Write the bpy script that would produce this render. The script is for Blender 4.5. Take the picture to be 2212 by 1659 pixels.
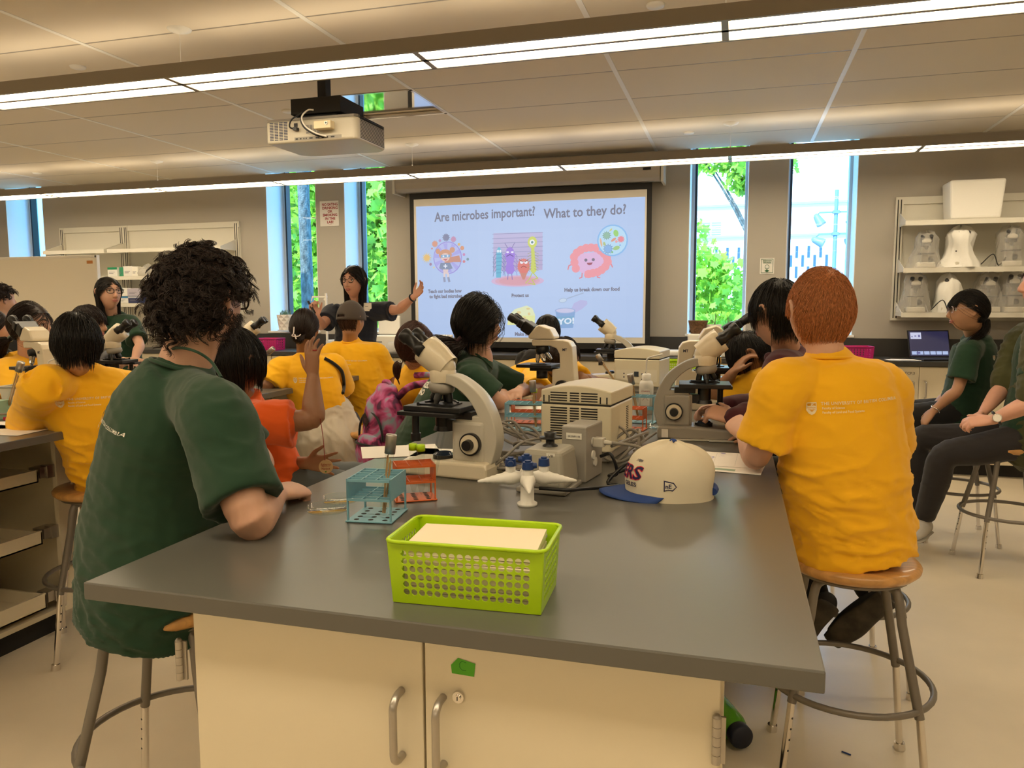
# Lab classroom scene: camera, world, sun, exposure first; then structure, then objects, people.
import bpy, bmesh, math, random
import numpy as np
from mathutils import Vector, Matrix, noise
from mathutils.bvhtree import BVHTree
V = Vector
PI = math.pi
rnd = random.Random(7)
scn = bpy.context.scene
COL = scn.collection
for _o in list(bpy.data.objects):
    bpy.data.objects.remove(_o)

# ---------------------------------------------------------------- camera
H = 1.37
FPX = 1655.0
def _rot(y, p, r):
    cy, sy, cp, sp, cr, sr = math.cos(y), math.sin(y), math.cos(p), math.sin(p), math.cos(r), math.sin(r)
    f = V((sy*cp, cy*cp, sp)); rt = V((cy, -sy, 0)); up = rt.cross(f)
    a = rt*cr + up*sr; b = -rt*sr + up*cr
    return Matrix((a, b, -f)).transposed()
CR = _rot(math.radians(-16.2), math.radians(-5.88), math.radians(-0.19))
cam_d = bpy.data.cameras.new('camera'); cam = bpy.data.objects.new('camera', cam_d); COL.objects.link(cam)
cam.matrix_world = Matrix.Translation((0, 0, H)) @ CR.to_4x4()
cam_d.sensor_width = 36.0; cam_d.lens = 36.0*FPX/2212.0; cam_d.clip_start = 0.05; cam_d.clip_end = 300
scn.camera = cam
def ray(px, py): return CR @ V((px-1106.0, -(py-829.5), -FPX))
def at(px, py, Y):                     # measured point of the photo at depth Y
    d = ray(px, py); return d*(Y/d.y) + V((0, 0, H))
def atz(px, py, z):                    # measured point of the photo at height z
    d = ray(px, py); return d*((z-H)/d.z) + V((0, 0, H))

# ---------------------------------------------------------------- world, sun, exposure
scn.view_settings.view_transform = 'Standard'; scn.view_settings.look = 'None'
scn.view_settings.exposure = 0.0; scn.view_settings.gamma = 1.0
scn.view_settings.use_curve_mapping = False
world = bpy.data.worlds.new('world'); scn.world = world; world.use_nodes = True
wn = world.node_tree.nodes; bg = wn['Background']
bg.inputs[0].default_value = (0.13, 0.45, 1.0, 1); bg.inputs[1].default_value = 7.0
sun_d = bpy.data.lights.new('sun', 'SUN'); sun = bpy.data.objects.new('sun', sun_d); COL.objects.link(sun)
sun_d.energy = 9.0; sun_d.angle = 0.01; sun_d.color = (1.0, 0.97, 0.9)
sun.rotation_euler = (math.radians(48), 0, math.radians(-28)); sun.location = (0, 0, 12)
cy_ = scn.cycles; cy_.adaptive_threshold = 0.015; cy_.max_bounces = 7; cy_.diffuse_bounces = 4; cy_.glossy_bounces = 3; cy_.transmission_bounces = 4; cy_.transparent_max_bounces = 16
cy_.caustics_reflective = False; cy_.caustics_refractive = False

# ---------------------------------------------------------------- library
def mat(name, col, rough=0.5, metal=0.0, bump=None, var=None, trans=0.0, emit=None, estr=0.0, ior=1.45, alpha=1.0, sss=0.0, spec=0.5, coat=0.0, sheen=0.0):
    m = bpy.data.materials.new(name); m.use_nodes = True
    nt = m.node_tree; b = nt.nodes['Principled BSDF']
    b.inputs['Base Color'].default_value = (*col, 1); b.inputs['Roughness'].default_value = rough
    b.inputs['Metallic'].default_value = metal; b.inputs['IOR'].default_value = ior
    b.inputs['Specular IOR Level'].default_value = spec
    if trans: b.inputs['Transmission Weight'].default_value = trans
    if alpha < 1: b.inputs['Alpha'].default_value = alpha
    if sheen: b.inputs['Sheen Weight'].default_value = sheen
    if coat: b.inputs['Coat Weight'].default_value = coat; b.inputs['Coat Roughness'].default_value = 0.08
    if sss:
        b.inputs['Subsurface Weight'].default_value = sss; b.inputs['Subsurface Radius'].default_value = (0.012, 0.005, 0.003)
        b.inputs['Subsurface Scale'].default_value = 1.0
    if emit: b.inputs['Emission Color'].default_value = (*emit, 1); b.inputs['Emission Strength'].default_value = estr
    tc = None
    if bump or var:
        tc = nt.nodes.new('ShaderNodeTexCoord')
    if var:      # (scale, amount, stretch)
        mp = nt.nodes.new('ShaderNodeMapping'); nt.links.new(tc.outputs['Object'], mp.inputs[0])
        mp.inputs['Scale'].default_value = var[2] if len(var) > 2 else (1, 1, 1)
        n = nt.nodes.new('ShaderNodeTexNoise'); n.inputs['Scale'].default_value = var[0]; n.inputs['Detail'].default_value = 6
        nt.links.new(mp.outputs[0], n.inputs['Vector'])
        mx = nt.nodes.new('ShaderNodeMix'); mx.data_type = 'RGBA'
        lo = [max(0, c*(1-var[1])) for c in col]; hi = [min(1, c*(1+var[1])) for c in col]
        rp = nt.nodes.new('ShaderNodeMapRange'); rp.inputs[1].default_value = 0.3; rp.inputs[2].default_value = 0.7
        nt.links.new(n.outputs['Fac'], rp.inputs[0]); nt.links.new(rp.outputs[0], mx.inputs['Factor'])
        mx.inputs['A'].default_value = (*lo, 1); mx.inputs['B'].default_value = (*hi, 1)
        nt.links.new(mx.outputs['Result'], b.inputs['Base Color'])
    if bump:     # (scale, strength, distance)
        n = nt.nodes.new('ShaderNodeTexNoise'); n.inputs['Scale'].default_value = bump[0]; n.inputs['Detail'].default_value = 4
        nt.links.new(tc.outputs['Object'], n.inputs['Vector'])
        bp = nt.nodes.new('ShaderNodeBump'); bp.inputs['Strength'].default_value = bump[1]; bp.inputs['Distance'].default_value = bump[2]
        nt.links.new(n.outputs['Fac'], bp.inputs['Height']); nt.links.new(bp.outputs[0], b.inputs['Normal'])
    return m
def srgb(r, g, b):
    f = lambda c: (c/255/12.92) if c/255 <= 0.04045 else ((c/255+0.055)/1.055)**2.4
    return (f(r), f(g), f(b))
def attr_mat(name, rough=0.6, emit=0.0, spec=0.3):
    m = bpy.data.materials.new(name); m.use_nodes = True; nt = m.node_tree; b = nt.nodes['Principled BSDF']
    a = nt.nodes.new('ShaderNodeAttribute'); a.attribute_name = 'Col'; b.inputs['Roughness'].default_value = rough
    b.inputs['Specular IOR Level'].default_value = spec
    if emit:
        nt.links.new(a.outputs['Color'], b.inputs['Emission Color']); b.inputs['Emission Strength'].default_value = emit
        b.inputs['Base Color'].default_value = (0.05, 0.05, 0.05, 1)
    else: nt.links.new(a.outputs['Color'], b.inputs['Base Color'])
    return m
def glass_mat(name, tint=(1, 1, 1), refl=0.9, rough=0.0, ior=1.45):
    m = bpy.data.materials.new(name); m.use_nodes = True; nt = m.node_tree; nt.nodes.remove(nt.nodes['Principled BSDF'])
    out = nt.nodes['Material Output']
    t = nt.nodes.new('ShaderNodeBsdfTransparent'); t.inputs[0].default_value = (*tint, 1)
    g = nt.nodes.new('ShaderNodeBsdfGlossy'); g.inputs['Roughness'].default_value = rough; g.inputs[0].default_value = (refl, refl, refl, 1)
    f0 = nt.nodes.new('ShaderNodeFresnel'); f0.inputs[0].default_value = ior; ge = nt.nodes.new('ShaderNodeNewGeometry'); f = nt.nodes.new('ShaderNodeMath'); f.operation = 'MULTIPLY'; inv = nt.nodes.new('ShaderNodeMath'); inv.operation = 'SUBTRACT'; inv.inputs[0].default_value = 1.0
    nt.links.new(ge.outputs['Backfacing'], inv.inputs[1]); nt.links.new(f0.outputs[0], f.inputs[0]); nt.links.new(inv.outputs[0], f.inputs[1])
    mx = nt.nodes.new('ShaderNodeMixShader'); nt.links.new(f.outputs[0], mx.inputs[0]); nt.links.new(t.outputs[0], mx.inputs[1])
    nt.links.new(g.outputs[0], mx.inputs[2]); nt.links.new(mx.outputs[0], out.inputs[0])
    return m

def tag(o, label=None, cat=None, group=None, kind=None):
    if label: o['label'] = label
    if cat: o['category'] = cat
    if group: o['group'] = group
    if kind: o['kind'] = kind
    return o
def empty(name, loc, rz=0.0, label=None, cat=None, group=None, kind=None):
    o = bpy.data.objects.new(name, None); COL.objects.link(o); o.location = loc; o.rotation_euler = (0, 0, rz)
    o.empty_display_size = 0.05
    return tag(o, label, cat, group, kind)
def copy_tree(o, parent=None):
    c = o.copy(); COL.objects.link(c)
    if parent: c.parent = parent; c.matrix_parent_inverse = o.matrix_parent_inverse.copy()
    for ch in list(o.children): copy_tree(ch, c)
    return c

class MB:
    """collects shapes into one mesh"""
    def __init__(s): s.v = []; s.f = []; s.m = []; s.sm = []; s.c = []; s.T = None
    def add(s, vs, fs, mi=0, smooth=True, col=None):
        k = len(s.v)
        for p in vs:
            p = V(p)
            if s.T is not None: p = s.T @ p
            s.v.append(p)
        for f in fs:
            s.f.append([i+k for i in f]); s.m.append(mi); s.sm.append(smooth); s.c.append(col)
        return s
    def box(s, c, d, mi=0, R=None, col=None, taper=None):
        x, y, z = d[0]/2, d[1]/2, d[2]/2; c = V(c)
        vs = [V((a*x, b*y, e*z)) for e in (-1, 1) for b in (-1, 1) for a in (-1, 1)]
        if taper: vs = [V((p.x*taper[0], p.y*taper[1], p.z)) if p.z > 0 else p for p in vs]
        if R is not None: vs = [R @ p for p in vs]
        return s.add([p+c for p in vs], [(0, 2, 3, 1), (4, 5, 7, 6), (0, 1, 5, 4), (2, 6, 7, 3), (0, 4, 6, 2), (1, 3, 7, 5)], mi, False, col)
    def bx(s, x0, x1, y0, y1, z0, z1, mi=0, col=None):
        return s.box(((x0+x1)/2, (y0+y1)/2, (z0+z1)/2), (abs(x1-x0), abs(y1-y0), abs(z1-z0)), mi, None, col)
    def cyl(s, a, b, r0, r1=None, n=16, mi=0, cap=True, col=None):
        a = V(a); b = V(b); r1 = r0 if r1 is None else r1; d = (b-a).normalized()
        u = d.orthogonal().normalized(); w = d.cross(u)
        vs = []
        for (p, r) in ((a, r0), (b, r1)):
            for i in range(n):
                t = 2*PI*i/n; vs.append(p + (u*math.cos(t)+w*math.sin(t))*r)
        fs = [(i, (i+1) % n, n+(i+1) % n, n+i) for i in range(n)]
        s.add(vs, fs, mi, True, col)
        if cap:
            s.add(vs[:n], [tuple(range(n))[::-1]], mi, False, col); s.add(vs[n:], [tuple(range(n))], mi, False, col)
        return s
    def tube(s, pts, r, n=8, mi=0, closed=False, col=None, cap=True):
        pts = [V(p) for p in pts]; N = len(pts); rs = r if isinstance(r, (list, tuple)) else [r]*N
        vs = []; fr = None
        for i, p in enumerate(pts):
            if closed: d = pts[(i+1) % N]-pts[i-1]
            else: d = pts[min(i+1, N-1)]-pts[max(i-1, 0)]
            if d.length < 1e-9: d = V((0, 0, 1))
            d.normalize()
            if fr is None: fr = d.orthogonal().normalized()
            fr = (fr - d*fr.dot(d))
            fr = fr.normalized() if fr.length > 1e-6 else d.orthogonal().normalized()
            w = d.cross(fr)
            for k in range(n):
                t = 2*PI*k/n; vs.append(p+(fr*math.cos(t)+w*math.sin(t))*rs[i])
        fs = []
        for i in range(N if closed else N-1):
            j = (i+1) % N
            for k in range(n): fs.append((i*n+k, i*n+(k+1) % n, j*n+(k+1) % n, j*n+k))
        s.add(vs, fs, mi, True, col)
        if not closed and cap:
            s.add(vs[:n], [tuple(range(n))[::-1]], mi, False, col); s.add(vs[-n:], [tuple(range(n))], mi, False, col)
        return s
    def lathe(s, prof, c=(0, 0, 0), n=24, mi=0, R=None, col=None, a0=0, a1=2*PI, cap=False):
        c = V(c); full = abs(a1-a0-2*PI) < 1e-6; m = n if full else n+1
        vs = []
        for (r, z) in prof:
            for i in range(m):
                t = a0+(a1-a0)*i/n; p = V((r*math.cos(t), r*math.sin(t), z))
                if R is not None: p = R @ p
                vs.append(p+c)
        fs = []
        for j in range(len(prof)-1):
            for i in range(n): k = (i+1) % m; fs.append((j*m+i, j*m+k, (j+1)*m+k, (j+1)*m+i))
        s.add(vs, fs, mi, True, col)
        if cap:
            s.add(vs[:m], [tuple(range(m))[::-1]], mi, False, col); s.add(vs[-m:], [tuple(range(m))], mi, False, col)
        return s
    def ball(s, c, r, n=12, mi=0, col=None):
        c = V(c); r = r if isinstance(r, (tuple, list)) else (r, r, r)
        vs = []; fs = []
        m = n//2+1
        for j in range(m):
            ph = PI*j/(m-1)
            for i in range(n):
                t = 2*PI*i/n; vs.append(c+V((r[0]*math.sin(ph)*math.cos(t), r[1]*math.sin(ph)*math.sin(t), -r[2]*math.cos(ph))))
        for j in range(m-1):
            for i in range(n): fs.append((j*n+i, j*n+(i+1) % n, (j+1)*n+(i+1) % n, (j+1)*n+i))
        return s.add(vs, fs, mi, True, col)
    def prism(s, poly, y0, y1, axis='y', mi=0, col=None, smooth=False):
        """poly of (a,b): axis y -> (x,z), axis x -> (y,z), axis z -> (x,y)"""
        def mk(a, b, t): return {'y': V((a, t, b)), 'x': V((t, a, b)), 'z': V((a, b, t))}[axis]
        n = len(poly); vs = [mk(a, b, y0) for a, b in poly]+[mk(a, b, y1) for a, b in poly]
        s.add(vs, [(i, (i+1) % n, n+(i+1) % n, n+i) for i in range(n)], mi, smooth, col)
        s.add(vs, [tuple(range(n))[::-1], tuple(range(n, 2*n))], mi, False, col)
        return s
    def build(s, name, mats, parent=None, bevel=0, seg=2, loc=None, rz=0, cols=False, solid=0, fixn=True):
        me = bpy.data.meshes.new(name)
        me.from_pydata([tuple(p) for p in s.v], [], s.f)
        if not isinstance(mats, (list, tuple)): mats = [mats]
        for m in mats: me.materials.append(m)
        me.polygons.foreach_set('material_index', s.m); me.polygons.foreach_set('use_smooth', s.sm)
        if cols:
            ca = me.color_attributes.new('Col', 'FLOAT_COLOR', 'CORNER'); arr = []
            for p, c in zip(me.polygons, s.c):
                c = c or (0.5, 0.5, 0.5); arr += [c[0], c[1], c[2], 1.0]*p.loop_total
            ca.data.foreach_set('color', arr)
        elif fixn:
            bm = bmesh.new(); bm.from_mesh(me)
            if bevel: bmesh.ops.remove_doubles(bm, verts=bm.verts, dist=1e-5)
            bmesh.ops.recalc_face_normals(bm, faces=bm.faces); bm.to_mesh(me); bm.free()
        me.update()
        o = bpy.data.objects.new(name, me); COL.objects.link(o)
        if parent: o.parent = parent
        if loc is not None: o.location = loc
        if rz: o.rotation_euler = (0, 0, rz)
        if solid:
            md = o.modifiers.new('Solidify', 'SOLIDIFY'); md.thickness = solid; md.offset = 0
        if bevel:
            md = o.modifiers.new('Bevel', 'BEVEL'); md.width = bevel; md.segments = seg; md.limit_method = 'ANGLE'; md.angle_limit = 0.7
            md.harden_normals = False
        return o
def struct(o): o['kind'] = 'structure'; return o
def catmull(pts, k=6):
    pts = [V(p) for p in pts]; out = []
    P = [pts[0]*2-pts[1]]+pts+[pts[-1]*2-pts[-2]]
    for i in range(1, len(P)-2):
        a, b, c, d = P[i-1], P[i], P[i+1], P[i+2]
        for j in range(k):
            t = j/k; out.append(0.5*((2*b)+(c-a)*t+(2*a-5*b+4*c-d)*t*t+(3*b-a-3*c+d)*t**3))
    out.append(pts[-1]); return out
_txt = {}
def text_shape(s, size=1.0, bold=0.0, spacing=1.0):
    """(verts2d, faces, width) of a line of lettering, baseline at 0, left at 0"""
    key = (s, bold, spacing)
    if key not in _txt:
        cu = bpy.data.curves.new('t', 'FONT'); cu.body = s; cu.size = 1.0; cu.offset = bold; cu.space_character = spacing
        cu.resolution_u = 2
        o = bpy.data.objects.new('t', cu); COL.objects.link(o)
        dg = bpy.context.evaluated_depsgraph_get(); me = bpy.data.meshes.new_from_object(o.evaluated_get(dg))
        vs = [(v.co.x, v.co.y) for v in me.vertices]; fs = [tuple(p.vertices) for p in me.polygons]
        bpy.data.objects.remove(o); bpy.data.curves.remove(cu); bpy.data.meshes.remove(me)
        _txt[key] = (vs, fs)
    vs, fs = _txt[key]; w = max([v[0] for v in vs], default=0)
    return [(a*size, b*size) for a, b in vs], fs, w*size
class Art(MB):
    """flat art on the plane  origin + a*U + b*W, each layer a hair further out along N"""
    def __init__(s, O, U, W, eps=0.0006):
        super().__init__(); s.O = V(O); s.U = V(U).normalized(); s.W = V(W).normalized(); s.N = s.U.cross(s.W); s.k = 0; s.eps = eps
    def p(s, a, b): return s.O+s.U*a+s.W*b+s.N*(s.k*s.eps)
    def poly(s, pts, col):
        s.k += 1; s.add([s.p(a, b) for a, b in pts], [tuple(range(len(pts)))], 0, False, col); return s
    def rect(s, x0, y0, x1, y1, col): return s.poly([(x0, y0), (x1, y0), (x1, y1), (x0, y1)], col)
    def ell(s, x, y, rx, ry, col, n=20, a=0.0):
        ca, sa = math.cos(a), math.sin(a)
        return s.poly([(x+rx*math.cos(2*PI*i/n)*ca-ry*math.sin(2*PI*i/n)*sa, y+rx*math.cos(2*PI*i/n)*sa+ry*math.sin(2*PI*i/n)*ca) for i in range(n)], col)
    def star(s, x, y, r0, r1, n, col): return s.poly([(x+(r0 if i % 2 else r1)*math.cos(PI*i/n), y+(r0 if i % 2 else r1)*math.sin(PI*i/n)) for i in range(2*n)], col)
    def line(s, pts, w, col):
        s.k += 1
        for (a, b) in zip(pts[:-1], pts[1:]):
            d = V((b[0]-a[0], b[1]-a[1])); 
            if d.length < 1e-9: continue
            d.normalize(); n = (-d.y*w/2, d.x*w/2); e = (d.x*w*.3, d.y*w*.3)
            s.add([s.p(a[0]+n[0]-e[0], a[1]+n[1]-e[1]), s.p(a[0]-n[0]-e[0], a[1]-n[1]-e[1]), s.p(b[0]-n[0]+e[0], b[1]-n[1]+e[1]), s.p(b[0]+n[0]+e[0], b[1]+n[1]+e[1])], [(0, 1, 2, 3)], 0, False, col)
        return s
    def text(s, t, x, y, size, col, bold=0.0, align='l', sx=1.0, slope=0.0, spacing=1.0):
        s.k += 1; vs, fs, w = text_shape(t, size, bold, spacing); w *= sx
        ox = x-(w/2 if align == 'c' else 0)
        s.add([s.p(ox+a*sx, y+b+slope*a) for a, b in vs], fs, 0, False, col); return s
# ---------------------------------------------------------------- materials
M = {}
M['wall'] = mat('wall_paint', (0.47, 0.435, 0.375), 0.85, bump=(220, 0.08, 0.001))
M['ceil'] = mat('ceiling_tile', (0.74, 0.67, 0.55), 0.9, bump=(160, 0.25, 0.002))
M['tbar'] = mat('ceiling_grid', (0.86, 0.85, 0.80), 0.5)
M['floor'] = mat('floor_vinyl', (0.73, 0.64, 0.49), 0.32, var=(3.0, 0.05), bump=(60, 0.03, 0.001))
M['bench'] = mat('epoxy_top', (0.112, 0.110, 0.098), 0.29, bump=(90, 0.05, 0.0006), spec=0.75)
M['bench2'] = mat('epoxy_top_back', (0.045, 0.043, 0.04), 0.4)
M['cab'] = mat('cabinet_enamel', (0.78, 0.70, 0.53), 0.42)
M['cabin'] = mat('cabinet_inside', (0.62, 0.55, 0.40), 0.55)
M['shelf'] = mat('shelf_enamel', (0.72, 0.69, 0.60), 0.45)
M['steel'] = mat('brushed_steel', (0.46, 0.43, 0.39), 0.35, metal=0.9)
M['chrome'] = mat('chrome', (0.75, 0.72, 0.68), 0.12, metal=1.0)
M['leggrey'] = mat('taupe_powder_coat', (0.20, 0.18, 0.155), 0.38, metal=0.3)
M['wood'] = mat('hardwood_seat', (0.60, 0.32, 0.10), 0.32, var=(9, 0.22, (1, 9, 1)), coat=0.35)
M['black'] = mat('black_plastic', (0.012, 0.012, 0.013), 0.35)
M['blackm'] = mat('black_matte', (0.016, 0.015, 0.014), 0.7)
M['white'] = mat('white_plastic', (0.82, 0.80, 0.74), 0.35)
M['fixture'] = mat('fixture_grey', (0.30, 0.27, 0.23), 0.45)
M['diff'] = mat('lamp_diffuser', (0.9, 0.9, 0.9), 0.5, emit=(1.0, 0.82, 0.56), estr=14.0)
M['uplight'] = mat('lamp_uplight', (0.9, 0.9, 0.9), 0.5, emit=(1.0, 0.80, 0.55), estr=2.2)
M['glass'] = glass_mat('window_glass', (0.93, 1.0, 0.98))
M['clear'] = glass_mat('clear_glass', (0.95, 0.975, 0.97), 1.0, 0.0, 1.7)
M['clearp'] = glass_mat('clear_plastic', (0.93, 0.95, 0.95), 0.9, 0.06)
M['frame'] = mat('window_frame', (0.62, 0.68, 0.70), 0.5)
M['framed'] = mat('window_gasket', (0.02, 0.022, 0.025), 0.5)
M['screenw'] = mat('screen_fabric', (0.72, 0.68, 0.6), 0.8)
M['art'] = attr_mat('printed')
M['glow'] = attr_mat('projected', emit=1.0)
M['paper'] = mat('paper', (0.86, 0.83, 0.77), 0.8)
M['cream'] = mat('card_cream', (0.84, 0.74, 0.55), 0.8)
M['lime'] = mat('lime_plastic', (0.42, 0.66, 0.006), 0.35)
M['pinkp'] = mat('magenta_plastic', (0.55, 0.02, 0.19), 0.4)
M['teal'] = mat('blue_rack_plastic', (0.20, 0.42, 0.52), 0.4)
M['orangep'] = mat('orange_rack_plastic', (0.62, 0.13, 0.03), 0.4)

# ---------------------------------------------------------------- room shell
YW = 7.32; ZC = 2.78; XL, XR, YB = -9.4, 3.3, -4.6
struct(MB().bx(XL, XR, YB, YW+.0, -.1, 0).build('floor', M['floor']))
wins = [(-8.46, -7.90), (-4.87, -4.27), (-3.94, -3.46), (-.43, .09), (.42, .99)]
SILL = 1.095; TK = 0.42
w = MB(); xs = XL-.2
for (a, b) in wins:
    w.bx(xs, a, YW, YW+TK, 0, 3.2); w.bx(a, b, YW, YW+TK, 0, SILL); xs = b
w.bx(xs, XR+.2, YW, YW+TK, 0, 3.2)
struct(w.build('wall_back', M['wall']))
struct(MB().bx(XL-.2, XL, YB, YW, 0, 3.2).build('wall_left', M['wall']))
struct(MB().bx(XR, XR+.2, YB, YW, 0, 3.2).build('wall_right', M['wall']))
struct(MB().bx(XL-.2, XR+.2, YB-.2, YB, 0, 3.2).build('wall_front', M['wall']))
# ceiling slab and grid: tiles 1.35 x 0.655, with a lighter main runner on the x lines
c = MB(); c.bx(XL-.2, XR+.2, YB-.2, YW, ZC+.02, ZC+.5)
struct(c.build('ceiling', M['ceil']))
tx = [0.60+1.335*i for i in range(-8, 4)]; ty = [0.86-0.655*8+0.655*i for i in range(0, 18)]
ti = MB()
xb = [XL]+[x for x in tx if XL < x < XR]+[XR]; yb = [YB]+[y for y in ty if YB < y < YW-.25]+[YW]
HY = 5.2
for i in range(len(xb)-1):
    for j in range(len(yb)-1):
        x0, x1, y0, y1 = xb[i]+.008, xb[i+1]-.008, yb[j]+.006, yb[j+1]-.006
        if xb[i] < -2.4 < xb[i+1] and yb[j] < HY < yb[j+1]: gap = ((xb[i]+xb[i+1])/2, xb[i+1], yb[j], yb[j+1]); ti.bx(x0, gap[0]-.008, y0, y1, ZC-.004, ZC+.021); continue
        ti.bx(x0, x1, y0, y1, ZC-.004, ZC+.021)
struct(ti.build('ceiling', M['ceil'], bevel=.003, seg=1))
g = MB()
for x in xb[1:-1]: g.bx(x-.014, x+.014, YB, YW, ZC-.007, ZC-.0005)
for y in yb[1:-1]: g.bx(XL, XR, y-.006, y+.006, ZC-.003, ZC+.004, 1)
struct(g.build('trim_1', [M['tbar'], M['fixture']]))
# polished metal ceiling hatch behind the projector
gx0, gx1, gy0, gy1 = gap
hm = mat('polished_aluminium', (0.8, 0.8, 0.8), 0.04, metal=1.0)
h = empty('ceiling_hatch', ((gx0+gx1)/2, (gy0+gy1)/2, ZC), 0, 'mirror-polished metal hatch panel set in the ceiling behind the projector', 'hatch')
dx, dy = (gx1-gx0)/2, (gy1-gy0)/2
MB().bx(-dx+.02, dx-.02, -dy+.02, dy-.16, -.004, .012).build('hatch_panel', hm, h)
MB().bx(-dx+.12, dx-.08, dy-.13, dy-.03, .05, .06).build('opening', M['blackm'], h)
f = MB()
for a in ((-dx, -dx+.02, -dy, dy), (dx-.02, dx, -dy, dy), (-dx, dx, -dy, -dy+.02), (-dx, dx, dy-.02, dy)): f.bx(*a, -.008, .016)
f.build('hatch_frame', M['chrome'], h)
# windows
M['jamb'] = mat('jamb_white', (.86, .87, .87), .45)
for n, (a, b) in enumerate(wins):
    yg = YW+TK-.06
    f = MB(); f.bx(a, a+.035, yg-.05, yg+.05, SILL, 3.1); f.bx(b-.03, b, yg-.05, yg+.05, SILL, 3.1); f.bx(a, b, yg-.05, yg+.05, SILL, SILL+.03)
    f.bx(a+.035, a+.055, yg-.06, yg+.02, SILL+.03, 3.1, 1)
    root = struct(f.build('window_%d' % (n+1), [M['frame'], M['framed']]))
    gl = MB().bx(a+.05, b-.03, yg-.004, yg+.004, SILL+.03, 3.1).build('window_pane', M['glass'], root)
    MB().bx(a, a+.005, YW-.002, yg-.05, SILL, 3.1).bx(b-.005, b, YW-.002, yg-.05, SILL, 3.1).build('jamb_lining', M['jamb'], root)
    MB().bx(a-.015, b+.015, YW-.03, yg-.05, SILL-.02, SILL+.004).build('window_sill', M['white'], root, bevel=.004)
# hold the sky out above the wall strip
struct(MB().bx(XL-.2, XR+.2, YW, YW+TK+.02, 3.1, 3.3).build('trim_2', M['ceil']))

# ---------------------------------------------------------------- pendant lamps
def lamp_row(Y, X0, X1, label):
    z = 2.5; L = empty('pendant_lamp', ((X0+X1)/2, Y, z), 0, label, 'pendant lamp', 'linear pendant lamps')
    cx = (X0+X1)/2; b = MB(); x0, x1 = X0-cx, X1-cx
    b.bx(x0, x1, -.135, -.118, 0, .065); b.bx(x0, x1, .118, .135, 0, .065); b.bx(x0, x1, -.012, .012, .001, .05)
    b.bx(x0, x1, -.12, .12, .055, .062)
    bx = [x for x in [-.07+1.345*i for i in range(-8, 4)] if X0-.01 < x < X1+.01]
    for x in bx: b.bx(x-cx-.014, x-cx+.014, -.12, .12, .001, .05)
    b.build('housing', M['fixture'], L)
    ed = sorted(set([X0]+bx+[X1]))
    for i in range(len(ed)-1):
        if ed[i+1]-ed[i] < .1: continue
        for (ya, yb_) in ((-.116, -.014), (.014, .116)):
            MB().bx(ed[i]-cx+.016, ed[i+1]-cx-.016, ya, yb_, .004, .012).build('diffuser', M['diff'], L)
        MB().bx(ed[i]-cx+.05, ed[i+1]-cx-.05, -.07, .07, .064, .07).build('uplight', M['uplight'], L)
    for x in bx[::2] if len(bx) > 3 else bx:
        w = MB(); w.cyl((x-cx, 0, .06), (x-cx, 0, ZC-z-.02), .0018, n=6); w.cyl((x-cx, 0, .06), (x-cx, 0, .1), .006, n=8)
        w.lathe([(.002, ZC-z-.03), (.055, ZC-z-.012), (.06, ZC-z-.004)], (x-cx, 0, 0), 20); w.build('suspension', M['tbar'], L)
    return L
lamp_row(3.44, -8.14, 2.62, 'long twin-strip pendant lamp over the middle of the room, in front of the projector')
lamp_row(6.38, -8.14, 2.62, 'long twin-strip pendant lamp nearest the windows, low above the projection screen')
lamp_row(0.5, -8.14, 2.62, 'long pendant lamp above the near end of the front bench')
lamp_row(-2.44, -8.14, 2.62, 'unseen pendant lamp row added behind the camera to light the near front faces')  # extra row out of view, added to brighten cabinet fronts and other near faces
# round sprinkler covers in the ceiling
for k, (px, py, lb) in enumerate(((1416, 8, 'round white sprinkler cover above the near pendant lamp, right of its wire'), (168, 142, 'round white sprinkler cover in the ceiling at far upper left'),
        (1488, 285, 'round white sprinkler cover in the ceiling beside the right windows'), (80, 372, 'round white sprinkler cover near the left end of the far pendant lamp'), (622, 238, 'round white sprinkler cover half hidden by the black projector mount'))):
    p = atz(px, py, ZC)
    o = MB().lathe([(.0, -.012), (.04, -.011), (.044, -.004), (.044, 0)], (0, 0, 0), 24).build('sprinkler_cover', M['tbar'], loc=(p.x, p.y, ZC-.004))
    tag(o, lb, 'sprinkler cover', 'sprinkler covers')

# ---------------------------------------------------------------- back counter
YC = 6.72
cx0, cx1 = -6.3, XR
o = MB().bx(cx0, cx1, YC, YW-.001, .875, .914).build('counter_top', M['bench2'], bevel=.003)
tag(o, 'long black countertop running under the windows and screen along the back wall', 'countertop')
o = MB().bx(cx0, cx1, YW-.025, YW-.002, .9142, 1.07).build('backsplash', M['bench2'])
tag(o, 'black backsplash strip standing behind the back counter', 'backsplash')
def cab_handle(par, x, y, z, L=.13, r=.006, dirv=-1):
    o = MB(); o.tube(catmull([(x, y, z), (x, y-.03, z+.004), (x, y-.036, z+.015), (x, y-.036, z+L-.015), (x, y-.03, z+L-.004), (x, y, z+L)], 4), r, 8)
    return o.build('handle', M['steel'], par)
cabw = 0.94; k = 0
names = {2.0: 0}
xs = cx0
edges = [(-6.3, -5.4), (-5.4, -4.5), (-4.5, -3.6), (-3.6, -2.7), (-2.7, -1.8), (-1.8, -.9), (-.9, 0.0), (0.0, .95), (.95, 1.9), (1.9, 2.85)]
cl = ['leftmost cream base cabinet under the back counter by the left shelves', 'cream base cabinet under the back counter, second from its left end', 'cream base cabinet under the tall leafy window', 'cream base cabinet behind the presenter', 'cream base cabinet below the left half of the projection screen',
      'cream base cabinet below the middle of the projection screen', 'cream base cabinet below the right edge of the projection screen', 'cream base cabinet under the right pair of windows', 'cream base cabinet behind the girl with the braid', 'cream base cabinet at the right end below the wall shelves']
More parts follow.
